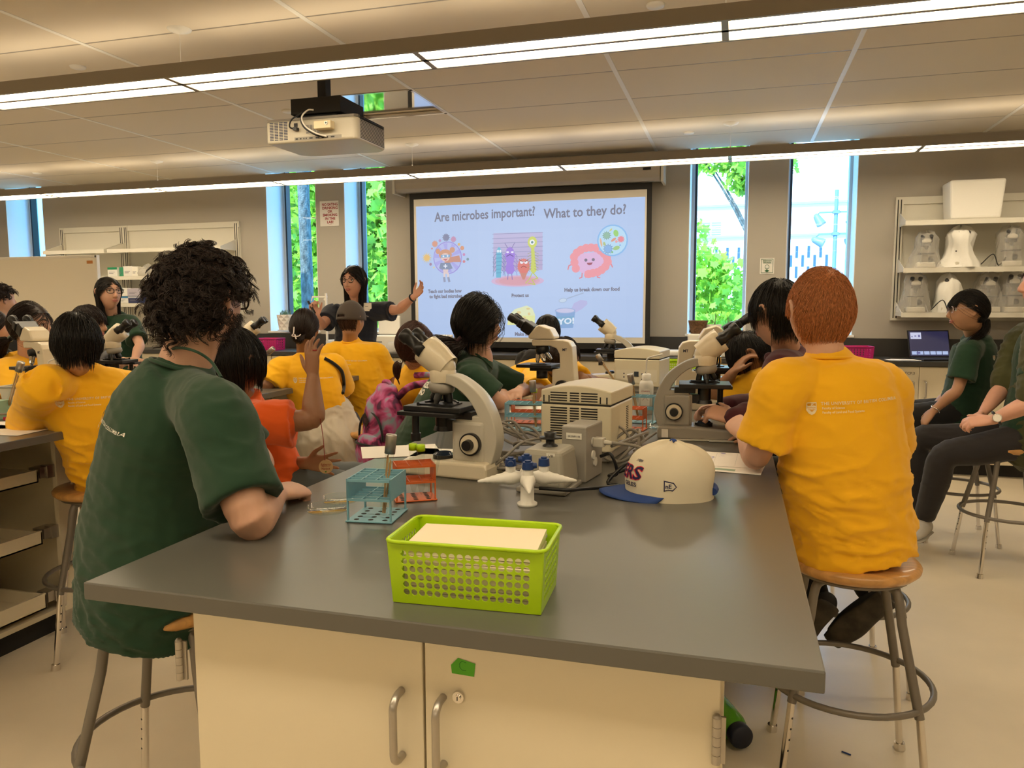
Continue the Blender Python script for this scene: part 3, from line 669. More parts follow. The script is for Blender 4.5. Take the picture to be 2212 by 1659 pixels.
# things on right shelves
fm_foam = mat('styrofoam', (.86, .84, .78), .8, bump=(120, .3, .002))
p0 = at(2100, 462, 7.15)
b = MB().box((0, 0, .155), (.36, .24, .31), taper=(1.12, 1.12))
o = b.build('foam_box', fm_foam, loc=(p0.x, 7.16, zs[0]+.001), bevel=.02, seg=3); tag(o, 'white styrofoam box standing alone on top of the right wall shelving', 'box')
bag = mat('poly_bag', (.72, .7, .66), .3, alpha=.30, bump=(14, .9, .02)); wbag = mat('white_dust_cover', (.8, .78, .72), .6, bump=(14, .6, .01))
scp = mat('scope_dark', (.06, .06, .06), .4); scw = mat('scope_cream', (.62, .58, .48), .45)
def bagged(x, z, h, wd, seed, label, white=False, cord=True):
    r = random.Random(seed); B_ = empty('bagged_microscope', (x, 7.14, z+.001), r.uniform(-.2, .2), label, 'microscope', 'bagged microscopes on the right shelves')
    s_ = MB(); s_.bx(-.07, .07, -.1, .1, 0, .045); s_.bx(-.025, .025, .03, .09, .045, h*.75); s_.bx(-.035, .035, -.07, .07, h*.68, h*.8); s_.build('body', scw, B_, bevel=.01)
    t = MB(); t.bx(-.06, .06, -.07, .04, h*.38, h*.41); t.cyl((0, -.03, h*.66), (0, -.03, h*.5), .022, .012, 10); t.cyl((-.03, -.03, h*.72), (-.03, -.075, h*.86), .017, n=10); t.cyl((.03, -.03, h*.72), (.03, -.075, h*.86), .017, n=10); t.bx(-.035, .035, -.05, .05, h*.60, h*.70); t.ball((.04, .05, h*.25), .025); t.build('optics', scp, B_)
    n = 18; prof = [(1.05+r.uniform(-.05, .05), 0), (.98, .1), (.86+r.uniform(-.12, .12), .3), (.80+r.uniform(-.15, .15), .55), (.74+r.uniform(-.12, .12), .8), (.5, .95), (.05, .99+r.uniform(0, .05))]
    g_ = MB(); vs = []; 
    ph = r.uniform(0, 6)
    for (rr, zz) in prof:
        for i in range(n*2):
            a_ = PI*i/n; k_ = 1+.12*math.sin(a_*3+ph+zz*5)+.08*math.sin(a_*7-ph*2+zz*9)+.05*math.sin(a_*11+ph)
            vs.append(V((wd/2*rr*k_*math.cos(a_), .13*rr*k_*math.sin(a_), h*zz+.012*math.sin(a_*3+ph)*(zz > 0))))
    m2 = n*2; g_.add(vs, [(j*m2+i, j*m2+(i+1) % m2, (j+1)*m2+(i+1) % m2, (j+1)*m2+i) for j in range(len(prof)-1) for i in range(m2)])
    g_.build('dust_cover', wbag if white else bag, B_)
    if cord:
        c = MB(); x0 = wd/2+.01
        c.tube(catmull([(x0-.03, -.12, .02), (x0+.05, -.14, .10), (x0+.1, -.13, .01), (x0+.16, -.12, .08), (x0+.13, -.13, .012)], 5), .004, 6); c.build('power_cord', M['blackm'], B_)
    return B_
for k, (px, z, h, wd, white, lb) in enumerate(((2002, zs[1], .30, .24, False, 'bagged microscope at left end of the upper loaded right shelf'), (2075, zs[1], .33, .27, True, 'microscope under a draped white cover with its cord, middle of upper shelf'), (2185, zs[1], .33, .25, False, 'bagged microscope with looping black cord at right of upper shelf'),
        (1983, zs[2], .33, .26, False, 'bagged microscope at left end of the lower right shelf'), (2055, zs[2], .31, .2, True, 'white covered microscope on the lower right shelf behind the braided girl'), (2140, zs[2], .32, .26, False, 'bagged microscope right of the braided girl\'s head on lower shelf'), (2195, zs[2], .34, .24, False, 'bagged microscope at the photo\'s right edge on the lower shelf'))):
    bagged(at(px, 500, 7.14).x, z, h, wd, k+1, lb, white, k in (1, 2, 3))
# boxes on left shelves
def cbox(px, Y, zb, w_, d_, h_, col, label, stripe=None, name='carton'):
    x = at(px, 600, Y).x; m = mat(name+'_card', col, .7); o = MB().bx(-w_/2, w_/2, -d_/2, d_/2, 0, h_).build(name, m, loc=(x, Y, zb+.001), bevel=.003)
    tag(o, label, 'box', 'small boxes on the left shelves')
    a = Art((-w_/2, -d_/2-.0006, 0), (1, 0, 0), (0, 0, 1), .0003)
    if stripe: a.rect(0, h_*.75, w_, h_, stripe)
    a.rect(w_*.15, h_*.3, w_*.6, h_*.36, (.2, .2, .25)); a.rect(w_*.15, h_*.45, w_*.75, h_*.5, (.25, .25, .3)); a.build('print', M['art'], o, cols=True); return o
wh = (.75, .74, .70); z1 = zl[1]; z2 = zl[2]
cbox(254, 7.1, z1, .13, .14, .10, wh, 'white box with green lid, leftmost on the middle left shelf', (.02, .25, .12))
cbox(269, 7.12, z1, .08, .12, .10, (.05, .3, .17), 'small green carton between two white boxes on middle left shelf')
cbox(287, 7.1, z1, .12, .14, .11, wh, 'plain white carton right of the green one on middle left shelf')
cbox(302, 7.1, z1, .08, .14, .10, (.8, .78, .7), 'narrow white carton beside crumpled plastic on middle left shelf')
cr = MB(); cr.lathe([(.1, 0), (.12, .03), (.09, .08), (.04, .12), (.01, .14)], n=14); o = cr.build('plastic_wrap', bag, loc=(at(322, 590, 7.1).x, 7.1, z1+.001)); tag(o, 'crumpled clear plastic wrap on the middle left shelf', 'plastic wrap')
for k, (px, w_, h_, zo, col, st, lb) in enumerate(((258, .07, .15, 0, (.03, .03, .04), (.7, .6, .1), 'upright dark book at left of the glove boxes on lower left shelf'), (272, .16, .075, 0, wh, (.05, .2, .4), 'white glove box, bottom left of the stack on the lower left shelf'), (272, .15, .09, .078, wh, None, 'white glove box, top left of the stack on the lower left shelf'),
        (298, .17, .075, 0, (.03, .04, .12), (.5, .5, .55), 'dark navy glove box, bottom right of the stack'), (297, .17, .085, .078, (.45, .42, .5), None, 'greyish-mauve box on top of the navy glove box'))):
    cbox(px, 7.1, z2+zo, w_, .14, h_, col, lb, st)
# whiteboard on wheels, left
wr = at(212, 560, 5.6); wl = at(-260, 560, 5.6)
Wb = empty('whiteboard', ((wr.x+wl.x)/2, 5.6, 0), 0, 'large blank mobile whiteboard behind the students at the far left', 'whiteboard')
hw = (wr.x-wl.x)/2; zt = at(205, 551, 5.6).z; zb = .62
MB().bx(-hw+.02, hw-.02, -.012, .012, zb+.02, zt-.02).build('board', mat('board_enamel', (.80, .74, .62), .25), Wb)
f = MB()
for q in ((-hw, hw, zt-.025, zt), (-hw, hw, zb, zb+.025), (-hw, -hw+.025, zb, zt), (hw-.025, hw, zb, zt)): f.bx(q[0], q[1], -.018, .018, q[2], q[3])
f.build('board_frame', mat('board_frame', (.78, .74, .66), .3), Wb, bevel=.004)
for s_ in (-1, 1):
    l = MB(); l.bx(s_*(hw-.12)-.02, s_*(hw-.12)+.02, -.02, .02, .05, zb); l.bx(s_*(hw-.12)-.02, s_*(hw-.12)+.02, -.28, .28, .05, .09); l.build('leg', M['shelf'], Wb)
    for y in (-.26, .26): MB().cyl((s_*(hw-.12)-.012, y, .026), (s_*(hw-.12)+.012, y, .026), .026, n=14).build('wheel', M['black'], Wb)
MB().bx(hw-.115, hw-.05, -.0135, -.0122, zt-.075, zt-.048).build('tape', mat('orange_tape', (.5, .2, .05), .6), Wb)
# ---------------------------------------------------------------- benches
def atx(px, py, X): d = ray(px, py); return d*(X/d.x)+V((0, 0, H))
BZ = .914
bx0, bx1, by0, by1 = -1.03, .12, .985, 5.05
o = MB().bx(bx0, bx1, by0, by1, BZ-.03, BZ).build('worktop', M['bench'], bevel=.0025); tag(o, 'dark grey lab worktop in the foreground holding the lime basket', 'worktop')
cabx0, cabx1 = atz(389, 1316, BZ-.03).x+.0, atz(1564, 1464, BZ-.03).x
cy0 = by0+.035
r = empty('bench_cabinet', ((cabx0+cabx1)/2, cy0, 0), 0, 'cream two-door cabinet under the near end of the front bench with green sticker', 'cabinet')
hw = (cabx1-cabx0)/2; xd = at(915, 1400, cy0).x-r.location.x
MB().bx(-hw, hw, .02, .62, .09, BZ-.0305).build('carcass', M['cab'], r)
MB().bx(-hw+.01, hw-.01, .08, .10, 0, .09).build('toe_kick', M['blackm'], r)
d1 = MB().bx(-hw+.004, xd-.002, -.001, .019, .1, BZ-.034).build('door', M['cab'], r, bevel=.0015)
d2 = MB().bx(xd+.002, hw-.004, -.001, .019, .1, BZ-.038).build('door', M['cab'], r, bevel=.0015)
def arch(par, px0, py0, py1, Y):
    a_ = at(px0, py0, Y); b_ = at(px0, py1, Y); x = a_.x-r.location.x; z0, z1 = b_.z, a_.z
    MB().tube(catmull([(x, .0, z1), (x, -.02, z1-.001), (x, -.032, z1-.012), (x, -.033, z1-.03), (x, -.033, (z0+z1)/2), (x, -.033, z0+.03), (x, -.032, z0+.012), (x, -.02, z0+.001), (x, 0, z0)], 5), .006, 12).build('handle', M['steel'], par)
arch(d1, 868, 1490, 1628, cy0); arch(d2, 958, 1505, 1648, cy0)
l_ = at(992, 1503, cy0); k_ = MB(); k_.cyl((l_.x-r.location.x, 0, l_.z), (l_.x-r.location.x, -.006, l_.z), .0095, .0088, 24); k_.cyl((l_.x-r.location.x, -.006, l_.z), (l_.x-r.location.x, -.009, l_.z), .0045, n=16)
k_.bx(l_.x-r.location.x-.0006, l_.x-r.location.x+.0006, -.0096, -.009, l_.z-.003, l_.z+.003, 1); k_.build('lock', [M['chrome'], M['black']], d2)
a = Art((-r.location.x, -.0016, 0), (1, 0, 0), (0, 0, 1), .0002)
q = lambda px, py: ((at(px, py, cy0).x, at(px, py, cy0).z))
a.poly([q(975, 1435), q(977, 1453), q(1025, 1461), q(1028, 1433), q(990, 1420)], (.10, .42, .03)); x_, z_ = q(994, 1447)
a.line([(x_+.010, z_+.013), (x_+.004, z_+.015), (x_+.0, z_+.011), (x_, z_+.005), (x_+.004, z_+.001), (x_+.010, z_+.001)], .0009, (.03, .2, .02)); a.build('sticker', M['art'], d2, cols=True)
for (px, pya, pyb, par) in ((391, 1382, 1464, d1), (1549, 1545, 1645, d2)):
    p_, q_ = at(px, pya, cy0), at(px, pyb, cy0); x = p_.x-r.location.x; hng = MB()
    for i in range(5): hng.cyl((x, -.006, q_.z+(p_.z-q_.z)*i/5+.0006), (x, -.006, q_.z+(p_.z-q_.z)*(i+1)/5), .006, n=14)
    hng.ball((x, -.006, p_.z), .006, 10); hng.bx(x-.001, x+.012, -.004, .0, q_.z, p_.z); hng.build('hinge', M['steel'], par)
for k, (ya, yb_) in enumerate(((cy0+.64, 2.6), (2.62, 3.8), (3.82, 4.95))):
    c_ = MB().bx(cabx0+.02, cabx1-.02, ya, yb_, .09, BZ-.0305).bx(cabx0+.06, cabx1-.06, ya, yb_, 0, .09, 1).build('bench_cabinet', [M['cab'], M['blackm']])
    tag(c_, ('cream base cabinet under the front bench beside the green bottle', 'cream base cabinet under the middle of the front bench', 'cream base cabinet under the far end of the front bench')[k], 'cabinet')
# left bench
lx1, lx0 = -2.36, -3.5
o = MB().bx(lx0, lx1, 1.0, 4.6, BZ-.03, BZ).build('worktop', M['bench'], bevel=.0025); tag(o, 'dark lab worktop at left with the boy in yellow leaning on it', 'worktop')
C2 = empty('open_cabinet', (-3.05, 1.72, 0), 0, 'open cream cabinet with pull-out trays at the photo\'s lower left', 'cabinet')
fx = -2.68+3.05
c_ = MB()
c_.bx(-.35, fx, .78, .80, .1, BZ-.031).bx(-.35, fx, -.72, -.70, .1, BZ-.031).bx(-.35, -.33, -.7, .78, .1, BZ-.031).bx(-.33, fx, -.7, .78, .1, .12).bx(-.33, fx, -.7, .78, BZ-.06, BZ-.031)
c_.build('carcass', M['cabin'], C2)
MB().bx(fx-.01, fx+.012, .735, .80, .1, BZ-.031).build('face_frame', M['cab'], C2); MB().bx(-.3, fx-.06, -.7, .78, 0, .1).build('toe_kick', M['blackm'], C2)
for k, (pyt, pyb) in enumerate(((1012, 1040), (1140, 1170), (1270, 1304))):
    X = -2.70+.02; zt = atx(93+k*16, pyt, X).z; zb = atx(93+k*16, pyb, X).z
    t = MB(); t.bx(fx-.012, fx, -.68, .66, zb, zt).bx(-.30, fx, -.68, .66, zb, zb+.008).bx(-.3, fx, .652, .66, zb, zt-.005).bx(-.3, fx, -.68, -.672, zb, zt-.005)
    t = t.build('tray', M['cab'], C2, bevel=.001)
    MB().bx(fx-.06, fx-.002, .67, .735, (zb+zt)/2-.012, (zb+zt)/2+.03).bx(fx-.03, fx+.004, .70, .735, (zb+zt)/2-.018, (zb+zt)/2+.034).build('hinge', M['steel'], C2)
for k, (ya, yb_) in enumerate(((3.35, 4.0), (4.02, 4.9))):
    c_ = MB().bx(-3.35, -2.68, ya, yb_, .09, BZ-.0305).bx(-3.3, -2.74, ya, yb_, 0, .09, 1).build('bench_cabinet', [M['cab'], M['blackm']]); tag(c_, ('cream base cabinet under the left bench behind the yellow-shirted boy', 'cream base cabinet under the far end of the left bench')[k], 'cabinet')

# ---------------------------------------------------------------- stools
def make_stool(loc, rz, label, hz=.655):
    S = empty('stool', (loc[0], loc[1], 0), rz, label, 'stool', 'lab stools')
    MB().lathe([(.0, hz), (.11, hz+.001), (.16, hz+.004), (.174, hz), (.18, hz-.008), (.178, hz-.018), (.165, hz-.03), (.12, hz-.034), (0, hz-.034)], n=40).build('seat', M['wood'], S)
    MB().lathe([(.02, hz-.036), (.15, hz-.036), (.15, hz-.044), (.13, hz-.05), (.02, hz-.05)], n=24).build('seat_plate', M['leggrey'], S)
    for i in range(4):
        a_ = PI/4+PI/2*i; ca, sa = math.cos(a_), math.sin(a_); P = lambda r_, z: V((ca*r_, sa*r_, z))
        l = MB().tube(catmull([P(.10, hz-.046), P(.135, hz-.052), P(.15, hz-.075), P(.162, hz-.14)], 4)+[P(.225, .28)], .0125, 12).build('leg', M['leggrey'], S)
        e = MB(); e.cyl(P(.225, .285), P(.262, .02), .010, n=12); e.cyl(P(.2635, .022), P(.2655, .0), .015, .017, 14)
        for z in (.24, .21, .18, .15): 
            c0 = P(.225+(.285-z)*.14, z); t_ = V((-sa, ca, 0)); e.cyl(c0+t_*.009, c0+t_*.0102, .003, n=8, mi=1)
        e.build('leg_extension', [M['chrome'], M['black']], l)
    MB().tube([(.222*math.cos(t*PI/20), .222*math.sin(t*PI/20), .30) for t in range(40)], .009, 10, closed=True).build('foot_ring', M['leggrey'], S)
    return S
make_stool((-1.335, 1.53), math.radians(15), 'lab stool under the curly-haired man in dark green')
make_stool((.335, 2.30), 0, 'lab stool with visible wooden seat under the red-haired boy')
make_stool((.405, 2.98), math.radians(10), 'lab stool behind the red-haired boy\'s, under the boy in maroon')
make_stool((-2.43, 2.45), math.radians(43), 'lab stool at left under the boy with red shorts')
make_stool((1.38, 4.43), math.radians(5), 'lab stool under the man in dark grey trousers')
make_stool((1.27, 4.98), math.radians(0), 'lab stool under the braided girl in dark green')
make_stool((-1.62, 2.42), .3, 'lab stool under the boy in the orange t-shirt')
make_stool((-2.0, 4.0), .2, 'lab stool under the girl with the hoodie round her waist')
make_stool((-1.98, 4.75), .5, 'lab stool under the boy in the grey cap')
make_stool((-1.5, 3.85), .1, 'lab stool under the girl with the tie-dye backpack')
make_stool((-1.32, 3.22), .6, 'lab stool under the woman with the scrunchie')
make_stool((-1.36, 4.28), .2, 'lab stool under the boy resting his head on the bench')
make_stool((.42, 3.72), .5, 'lab stool under the boy holding his head')
make_stool((-1.4, 4.95), .3, 'lab stool under the girl with long black hair at the bench end')
make_stool((-3.75, 3.2), .3, 'lab stool across the left bench under the ponytailed girl')
make_stool((-3.85, 3.95), .3, 'lab stool across the left bench under the boy in grey')

# ---------------------------------------------------------------- microscopes
M['scope'] = mat('scope_enamel', (.55, .52, .44), .32, coat=.2); M['scope2'] = mat('scope_white', (.74, .66, .50), .32, coat=.2); M['scopeg'] = mat('scope_grey', (.33, .31, .27), .38)
M['scopel'] = mat('scope_dark_lens', (.02, .03, .05), .05)
def sub_ang(m, c, ang):   # rotation about y at point c
    m.T = Matrix.Translation(V(c)) @ Matrix.Rotation(ang, 4, 'Y')
def scopeA(loc, rz, label, body='scope'):
    S = empty('microscope', loc, rz, label, 'microscope', 'microscopes'); mb = M[body]
    b = MB(); b.prism([(.13, 0), (.13, .022), (.10, .035), (-.05, .045), (-.15, .045), (-.155, .03), (-.155, 0)], -.06, .06); b.build('base', M['scope2'] if body == 'scope' else mb, S, bevel=.008, seg=3)
    c_ = MB(); c_.cyl((.0, 0, .036), (.0, 0, .052), .03, n=28); c_.cyl((0, 0, .052), (0, 0, .058), .026, .02, 28, 1); c_.build('light_port', [M['black'], M['scopel']], S)
    arm = MB()
    out = [(q.x, q.y) for q in catmull([V((a_, b_, 0)) for a_, b_ in [(-.155, .04), (-.168, .09), (-.166, .13), (-.152, .175), (-.128, .215), (-.095, .245), (-.055, .268), (-.02, .275), (.018, .275)]], 4)]
    inn = [(q.x, q.y) for q in catmull([V((a_, b_, 0)) for a_, b_ in [(.018, .250), (-.02, .248), (-.055, .236), (-.085, .212), (-.105, .185), (-.115, .165)]], 4)]+[ (-.05, .165), (-.05, .15), (-.04, .15), (-.04, .04)]
    arm.prism(out+inn, -.027, .027, smooth=True); arm.build('arm', M['scope'] if body == 'scope' else mb, S, bevel=.006, seg=3)
    MB().bx(-.135, -.045, -.034, .034, .042, .15).build('focus_block', M['scope'] if body == 'scope' else mb, S, bevel=.008, seg=3)
    for s_ in (-1, 1):
        k = MB(); k.cyl((-.10, s_*.034, .092), (-.10, s_*.046, .092), .030, n=32); k.cyl((-.10, s_*.046, .092), (-.10, s_*.050, .092), .026, .025, 32, 1); k.cyl((-.10, s_*.05, .092), (-.10, s_*.066, .092), .015, .0135, 24)
        k.build('focus_knob', [M['black'], M['scope2']], S)
    st = MB(); st.bx(-.085, .085, -.07, .07, .176, .19); st.bx(-.1, -.03, -.03, .03, .155, .176); st.bx(-.075, .095, .02, .085, .165, .176); st.build('stage', M['black'], S, bevel=.002)
    cl_ = MB(); cl_.bx(-.05, .05, -.015, .045, .1905, .194); cl_.tube(catmull([(.045, .02, .195), (.02, -.02, .197), (-.02, -.025, .197), (-.045, .0, .195)], 4), .003, 6); cl_.cyl((.05, .05, .19), (.05, .05, .198), .004, n=8); cl_.build('slide_clip', M['black'], S)
    cd = MB(); cd.cyl((0, 0, .13), (0, 0, .176), .022, n=24); cd.cyl((0, 0, .118), (0, 0, .13), .028, .024, 24); cd.bx(-.045, .0, -.015, .015, .12, .15); cd.build('condenser', M['black'], S)
    co = MB(); co.cyl((.055, .055, .176), (.055, .055, .115), .010, n=14); co.cyl((.055, .055, .115), (.055, .055, .095), .014, n=14); co.build('stage_knob', M['black'], S)
    n_ = MB(); sub_ang(n_, (.002, 0, .25), -.18)
    n_.lathe([(.0, -.03), (.028, -.03), (.036, -.02), (.036, -.006), (.03, 0)], n=32); n_.build('nosepiece', M['scopeg'], S)
    ob = MB(); sub_ang(ob, (.002, 0, .222), -.18)
    for i in range(4):
        t = PI/2*i+.0; d = V((.35*math.cos(t), .35*math.sin(t), -1)).normalized(); c0 = V((.019*math.cos(t), .019*math.sin(t), 0))
        ob.cyl(c0, c0+d*.022, .010, n=14); ob.cyl(c0+d*.022, c0+d*(.03+.006*(i % 2)), .008, .006, 14)
    ob.build('objective', M['black'], S)
    hd = MB(); hd.lathe([(.034, .25), (.036, .262), (.036, .28), (.03, .29)], (0, 0, 0), 28); hd.ball((0, 0, .29), (.036, .034, .034), 20)
    hd.build('head_mount', M['scope2'], S)
    tb = MB(); sub_ang(tb, (.0, 0, .30), .92)       # local z along eyepiece direction (up, forward)
    tb.lathe([(.036, -.02), (.038, .0), (.042, .02), (.043, .05), (.042, .065), (.0, .067)], n=28); tb.build('head_body', M['scope2'], S)
    for s_ in (-1, 1):
        e = MB(); sub_ang(e, (.0, s_*.029, .30), .92); e.lathe([(.0, .052), (.020, .052), (.020, .075), (.0165, .078), (.0165, .108), (.020, .11), (.021, .13), (.018, .133), (.012, .131), (0, .129)], n=22); e.build('eyepiece', M['black'], S)
    return S
def scopeB(loc, rz, label):
    S = empty('microscope', loc, rz, label, 'microscope', 'microscopes'); mb = M['scope2']
    MB().prism([(.12, 0), (.12, .03), (.06, .045), (-.13, .05), (-.15, .03), (-.15, 0)], -.075, .075).build('base', mb, S, bevel=.008, seg=3)
    a_ = MB(); a_.prism([(-.155, .03), (-.14, .2), (-.135, .27), (-.12, .292), (-.09, .30), (.055, .30), (.06, .29), (.055, .27), (-.03, .272), (-.062, .26), (-.075, .235), (-.078, .17), (-.04, .165), (-.04, .03)], -.035, .035); a_.build('arm', mb, S, bevel=.006, seg=3)
    x = Art((-.118, -.0355, .25), (1, 0, 0), (0, 0, 1)); x.text('MT', 0, 0, .016, (.02, .02, .05), .03); x.build('marking', M['art'], S, cols=True)
    x = Art((-.09, .0355, .25), (-1, 0, 0), (0, 0, 1)); x.text('MT', 0, 0, .016, (.02, .02, .05), .03); x.build('marking', M['art'], S, cols=True)
    st = MB(); st.bx(-.05, .12, -.075, .075, .172, .186); st.bx(-.07, .07, -.03, .03, .155, .172); st.bx(-.02, .06, -.01, .05, .186, .19); st.build('stage', M['black'], S, bevel=.002)
    MB().lathe([(.0, .12), (.026, .12), (.026, .15), (.02, .172)], (.02, 0, 0), 24).build('condenser', M['black'], S)
    MB().lathe([(.0, .045), (.028, .045), (.028, .06), (.022, .066), (0, .066)], (.02, 0, 0), 24).build('light_port', M['black'], S)
    n_ = MB(); sub_ang(n_, (.02, 0, .262), .3); n_.lathe([(0, -.03), (.03, -.028), (.034, -.012), (.032, 0)], n=28); n_.build('nosepiece', M['black'], S)
    ob = MB(); sub_ang(ob, (.02, 0, .235), .3)
    for i in range(4):
        t = PI/2*i+.4; d = V((.4*math.cos(t), .4*math.sin(t), -1)).normalized(); c0 = V((.018*math.cos(t), .018*math.sin(t), 0)); ob.cyl(c0, c0+d*.03, .011, .010, 14); ob.cyl(c0+d*.03, c0+d*.042, .008, .006, 14)
    ob.build('objective', M['chrome'], S)
    for s_ in (-1, 1):
        k = MB(); k.cyl((-.09, s_*.035, .09), (-.09, s_*.055, .09), .028, n=28); k.cyl((-.09, s_*.055, .09), (-.09, s_*.07, .09), .014, n=20); k.build('focus_knob', M['black'], S)
    hd = MB(); hd.prism([(-.05, .302), (.07, .302), (.075, .315), (.035, .36), (.02, .366), (-.03, .35), (-.052, .315)], -.042, .042); hd.build('head_body', mb, S, bevel=.008, seg=3)
    bi = MB(); sub_ang(bi, (.055, 0, .335), 1.02); bi.box((0, 0, .03), (.05, .085, .05)); bi.box((0, 0, .065), (.036, .1, .03)); bi.build('binocular_block', M['black'], S, bevel=.006)
    for s_ in (-1, 1):
        e = MB(); sub_ang(e, (.055, s_*.031, .335), 1.02); e.lathe([(0, .07), (.016, .07), (.016, .10), (.019, .103), (.020, .13), (.016, .134), (0, .13)], n=20); e.build('eyepiece', M['black'], S)
    return S
p = atz(900, 1035, BZ); m1 = scopeA((-.755, 1.93, BZ), PI-.12, 'cream and grey microscope on the bench beside the blue rack, nearest to the camera')
m2 = scopeA((-.095, 2.69, BZ), .06, 'grey microscope with curved arm in front of the red-haired boy', 'scopeg')
m3 = scopeB((-.83, 3.42, BZ), PI-.1, 'white microscope marked MT with black binocular head in front of the scrunchie woman')
m4 = scopeA((-.72, 4.62, BZ), PI+.1, 'microscope standing furthest back on the front bench near the screen')
m5 = scopeB((-.10, 3.45, BZ), .1, 'white microscope marked MT behind the grey microscope at right')
m6 = scopeA((-2.72, 3.85, BZ), .35, 'microscope with paired black eyepieces beside the magenta basket, behind the orange-shirted boy')
m7 = scopeB((-3.02, 2.72, BZ), PI-.35, 'white microscope with black binocular head beside the ponytailed girl at left')
m8 = scopeA((-2.98, 3.12, BZ), .2, 'microscope with paired eyepieces behind the boy with red shorts')
x = Art((.0, 0, 0), (1, 0, 0), (0, 0, 1))
lab = MB(); lab.bx(-.140, -.118, -.0615, -.0605, .006, .034); lab.build('paper_label', M['paper'], m2)

# ---------------------------------------------------------------- things on the front bench
def perf(mb, O, U, W, w, h, nx, ny, r, mx, my, n=10, taper=0):
    """flat panel with a grid of round holes; taper narrows the lower edge by that much each side"""
    O, U, W = V(O), V(U), V(W)
    def P(a, b):
        k = 1-(1-b/h)*taper*2/w if taper else 1
        return O+U*((a-w/2)*k+w/2)+W*b
    cw, ch = (w-2*mx)/nx, (h-2*my)/ny
    for q in ((0, 0, w, my), (0, h-my, w, h), (0, my, mx, h-my), (w-mx, my, w, h-my)):
        mb.add([P(q[0], q[1]), P(q[2], q[1]), P(q[2], q[3]), P(q[0], q[3])], [(0, 1, 2, 3)], 0, False)
    for i in range(nx):
        for j in range(ny):
            cx, cy = mx+(i+.5)*cw, my+(j+.5)*ch; ring = []; sq = []
            for k in range(4*3):
                t = 2*PI*k/12+PI/4; ring.append((cx+r*math.cos(t), cy+r*math.sin(t)))
                m = max(abs(math.cos(t)), abs(math.sin(t))); sq.append((cx+cw/2*math.cos(t)/m, cy+ch/2*math.sin(t)/m))
            vs = [P(*q) for q in ring]+[P(*q) for q in sq]
            mb.add(vs, [(k, (k+1) % 12, 12+(k+1) % 12, 12+k) for k in range(12)], 0, False)
def basket(loc, rz, L_, Wd, Ht, nx, ny, nsx, label, mt, name='basket', tp=.006):
    B_ = empty(name, loc, rz, label, 'basket'); m = MB(); hx, hy = L_/2, Wd/2
    lip = tp
    for s_ in (-1, 1):
        perf(m, (-hx, s_*(hy), .0), (1, 0, 0), (0, 0, 1), L_, Ht, nx, ny, min((L_-.036)/nx, (Ht-.02)/ny)*.40, .018, .012)
        perf(m, (s_*hx, -hy, .0), (0, 1, 0), (0, 0, 1), Wd, Ht, nsx, ny, min((Wd-.036)/nsx, (Ht-.02)/ny)*.38, .018, .012)
    vs = []
    for p in m.v:       # slanted walls
        k = p.z/Ht; q = V((p.x*(1-(1-k)*tp/hx), p.y*(1-(1-k)*tp/hy), p.z)); vs.append(q)
    m.v = vs
    bx, by = hx-tp, hy-tp
    m.add([(-bx, -by, .001), (bx, -by, .001), (bx, by, .001), (-bx, by, .001)], [(0, 1, 2, 3)], 0, False)
    m.build('basket_body', mt, B_, solid=.0018)
    rim = MB(); c = [(-hx, -hy), (hx, -hy), (hx, hy), (-hx, hy)]; pts = []
    rr = .012
    for i, (x, y) in enumerate(c):
        a0 = PI+PI/2*i; cx, cy = x-math.copysign(rr, x), y-math.copysign(rr, y)
        for k in range(4): t = a0+PI/2*k/3; pts.append((cx+(rr+.003)*math.cos(t), cy+(rr+.003)*math.sin(t), Ht))
    rim.tube(pts, .0032, 6, closed=True); rim.build('rim', mt, B_)
    return B_
bc = atz(828, 1170, BZ+.098); bfr = atz(1175, 1195, BZ+.098); bbr = atz(1217, 1135, BZ+.098)
bcen = (bc+bbr)/2; ang = math.atan2(bfr.y-bc.y, bfr.x-bc.x)
Lb, Wb_ = (bfr-bc).length, (bbr-bfr).length
Bk = basket((bcen.x, bcen.y, BZ+.001), ang, Lb-.006, Wb_-.006, .098, 16, 6, 9, 'lime green perforated plastic basket of cream cards on the front bench', M['lime'])
for k in range(9):
    rz_ = ang+rnd.uniform(-.03, .03)+(.05 if k > 5 else 0)
    o = MB().bx(-Lb/2+.024, Lb/2-.022, -Wb_/2+.018, Wb_/2-.016, 0, .0085).build('card_stack' if k < 8 else 'card_stack', M['cream'], loc=(bcen.x+rnd.uniform(-.002, .002), bcen.y+.001, BZ+.006+.0098*k), rz=rz_)
    tag(o, 'cream card packet stacked inside the lime basket' if k < 8 else 'topmost cream card packet in the lime basket', 'card packet', 'cream cards in the lime basket')
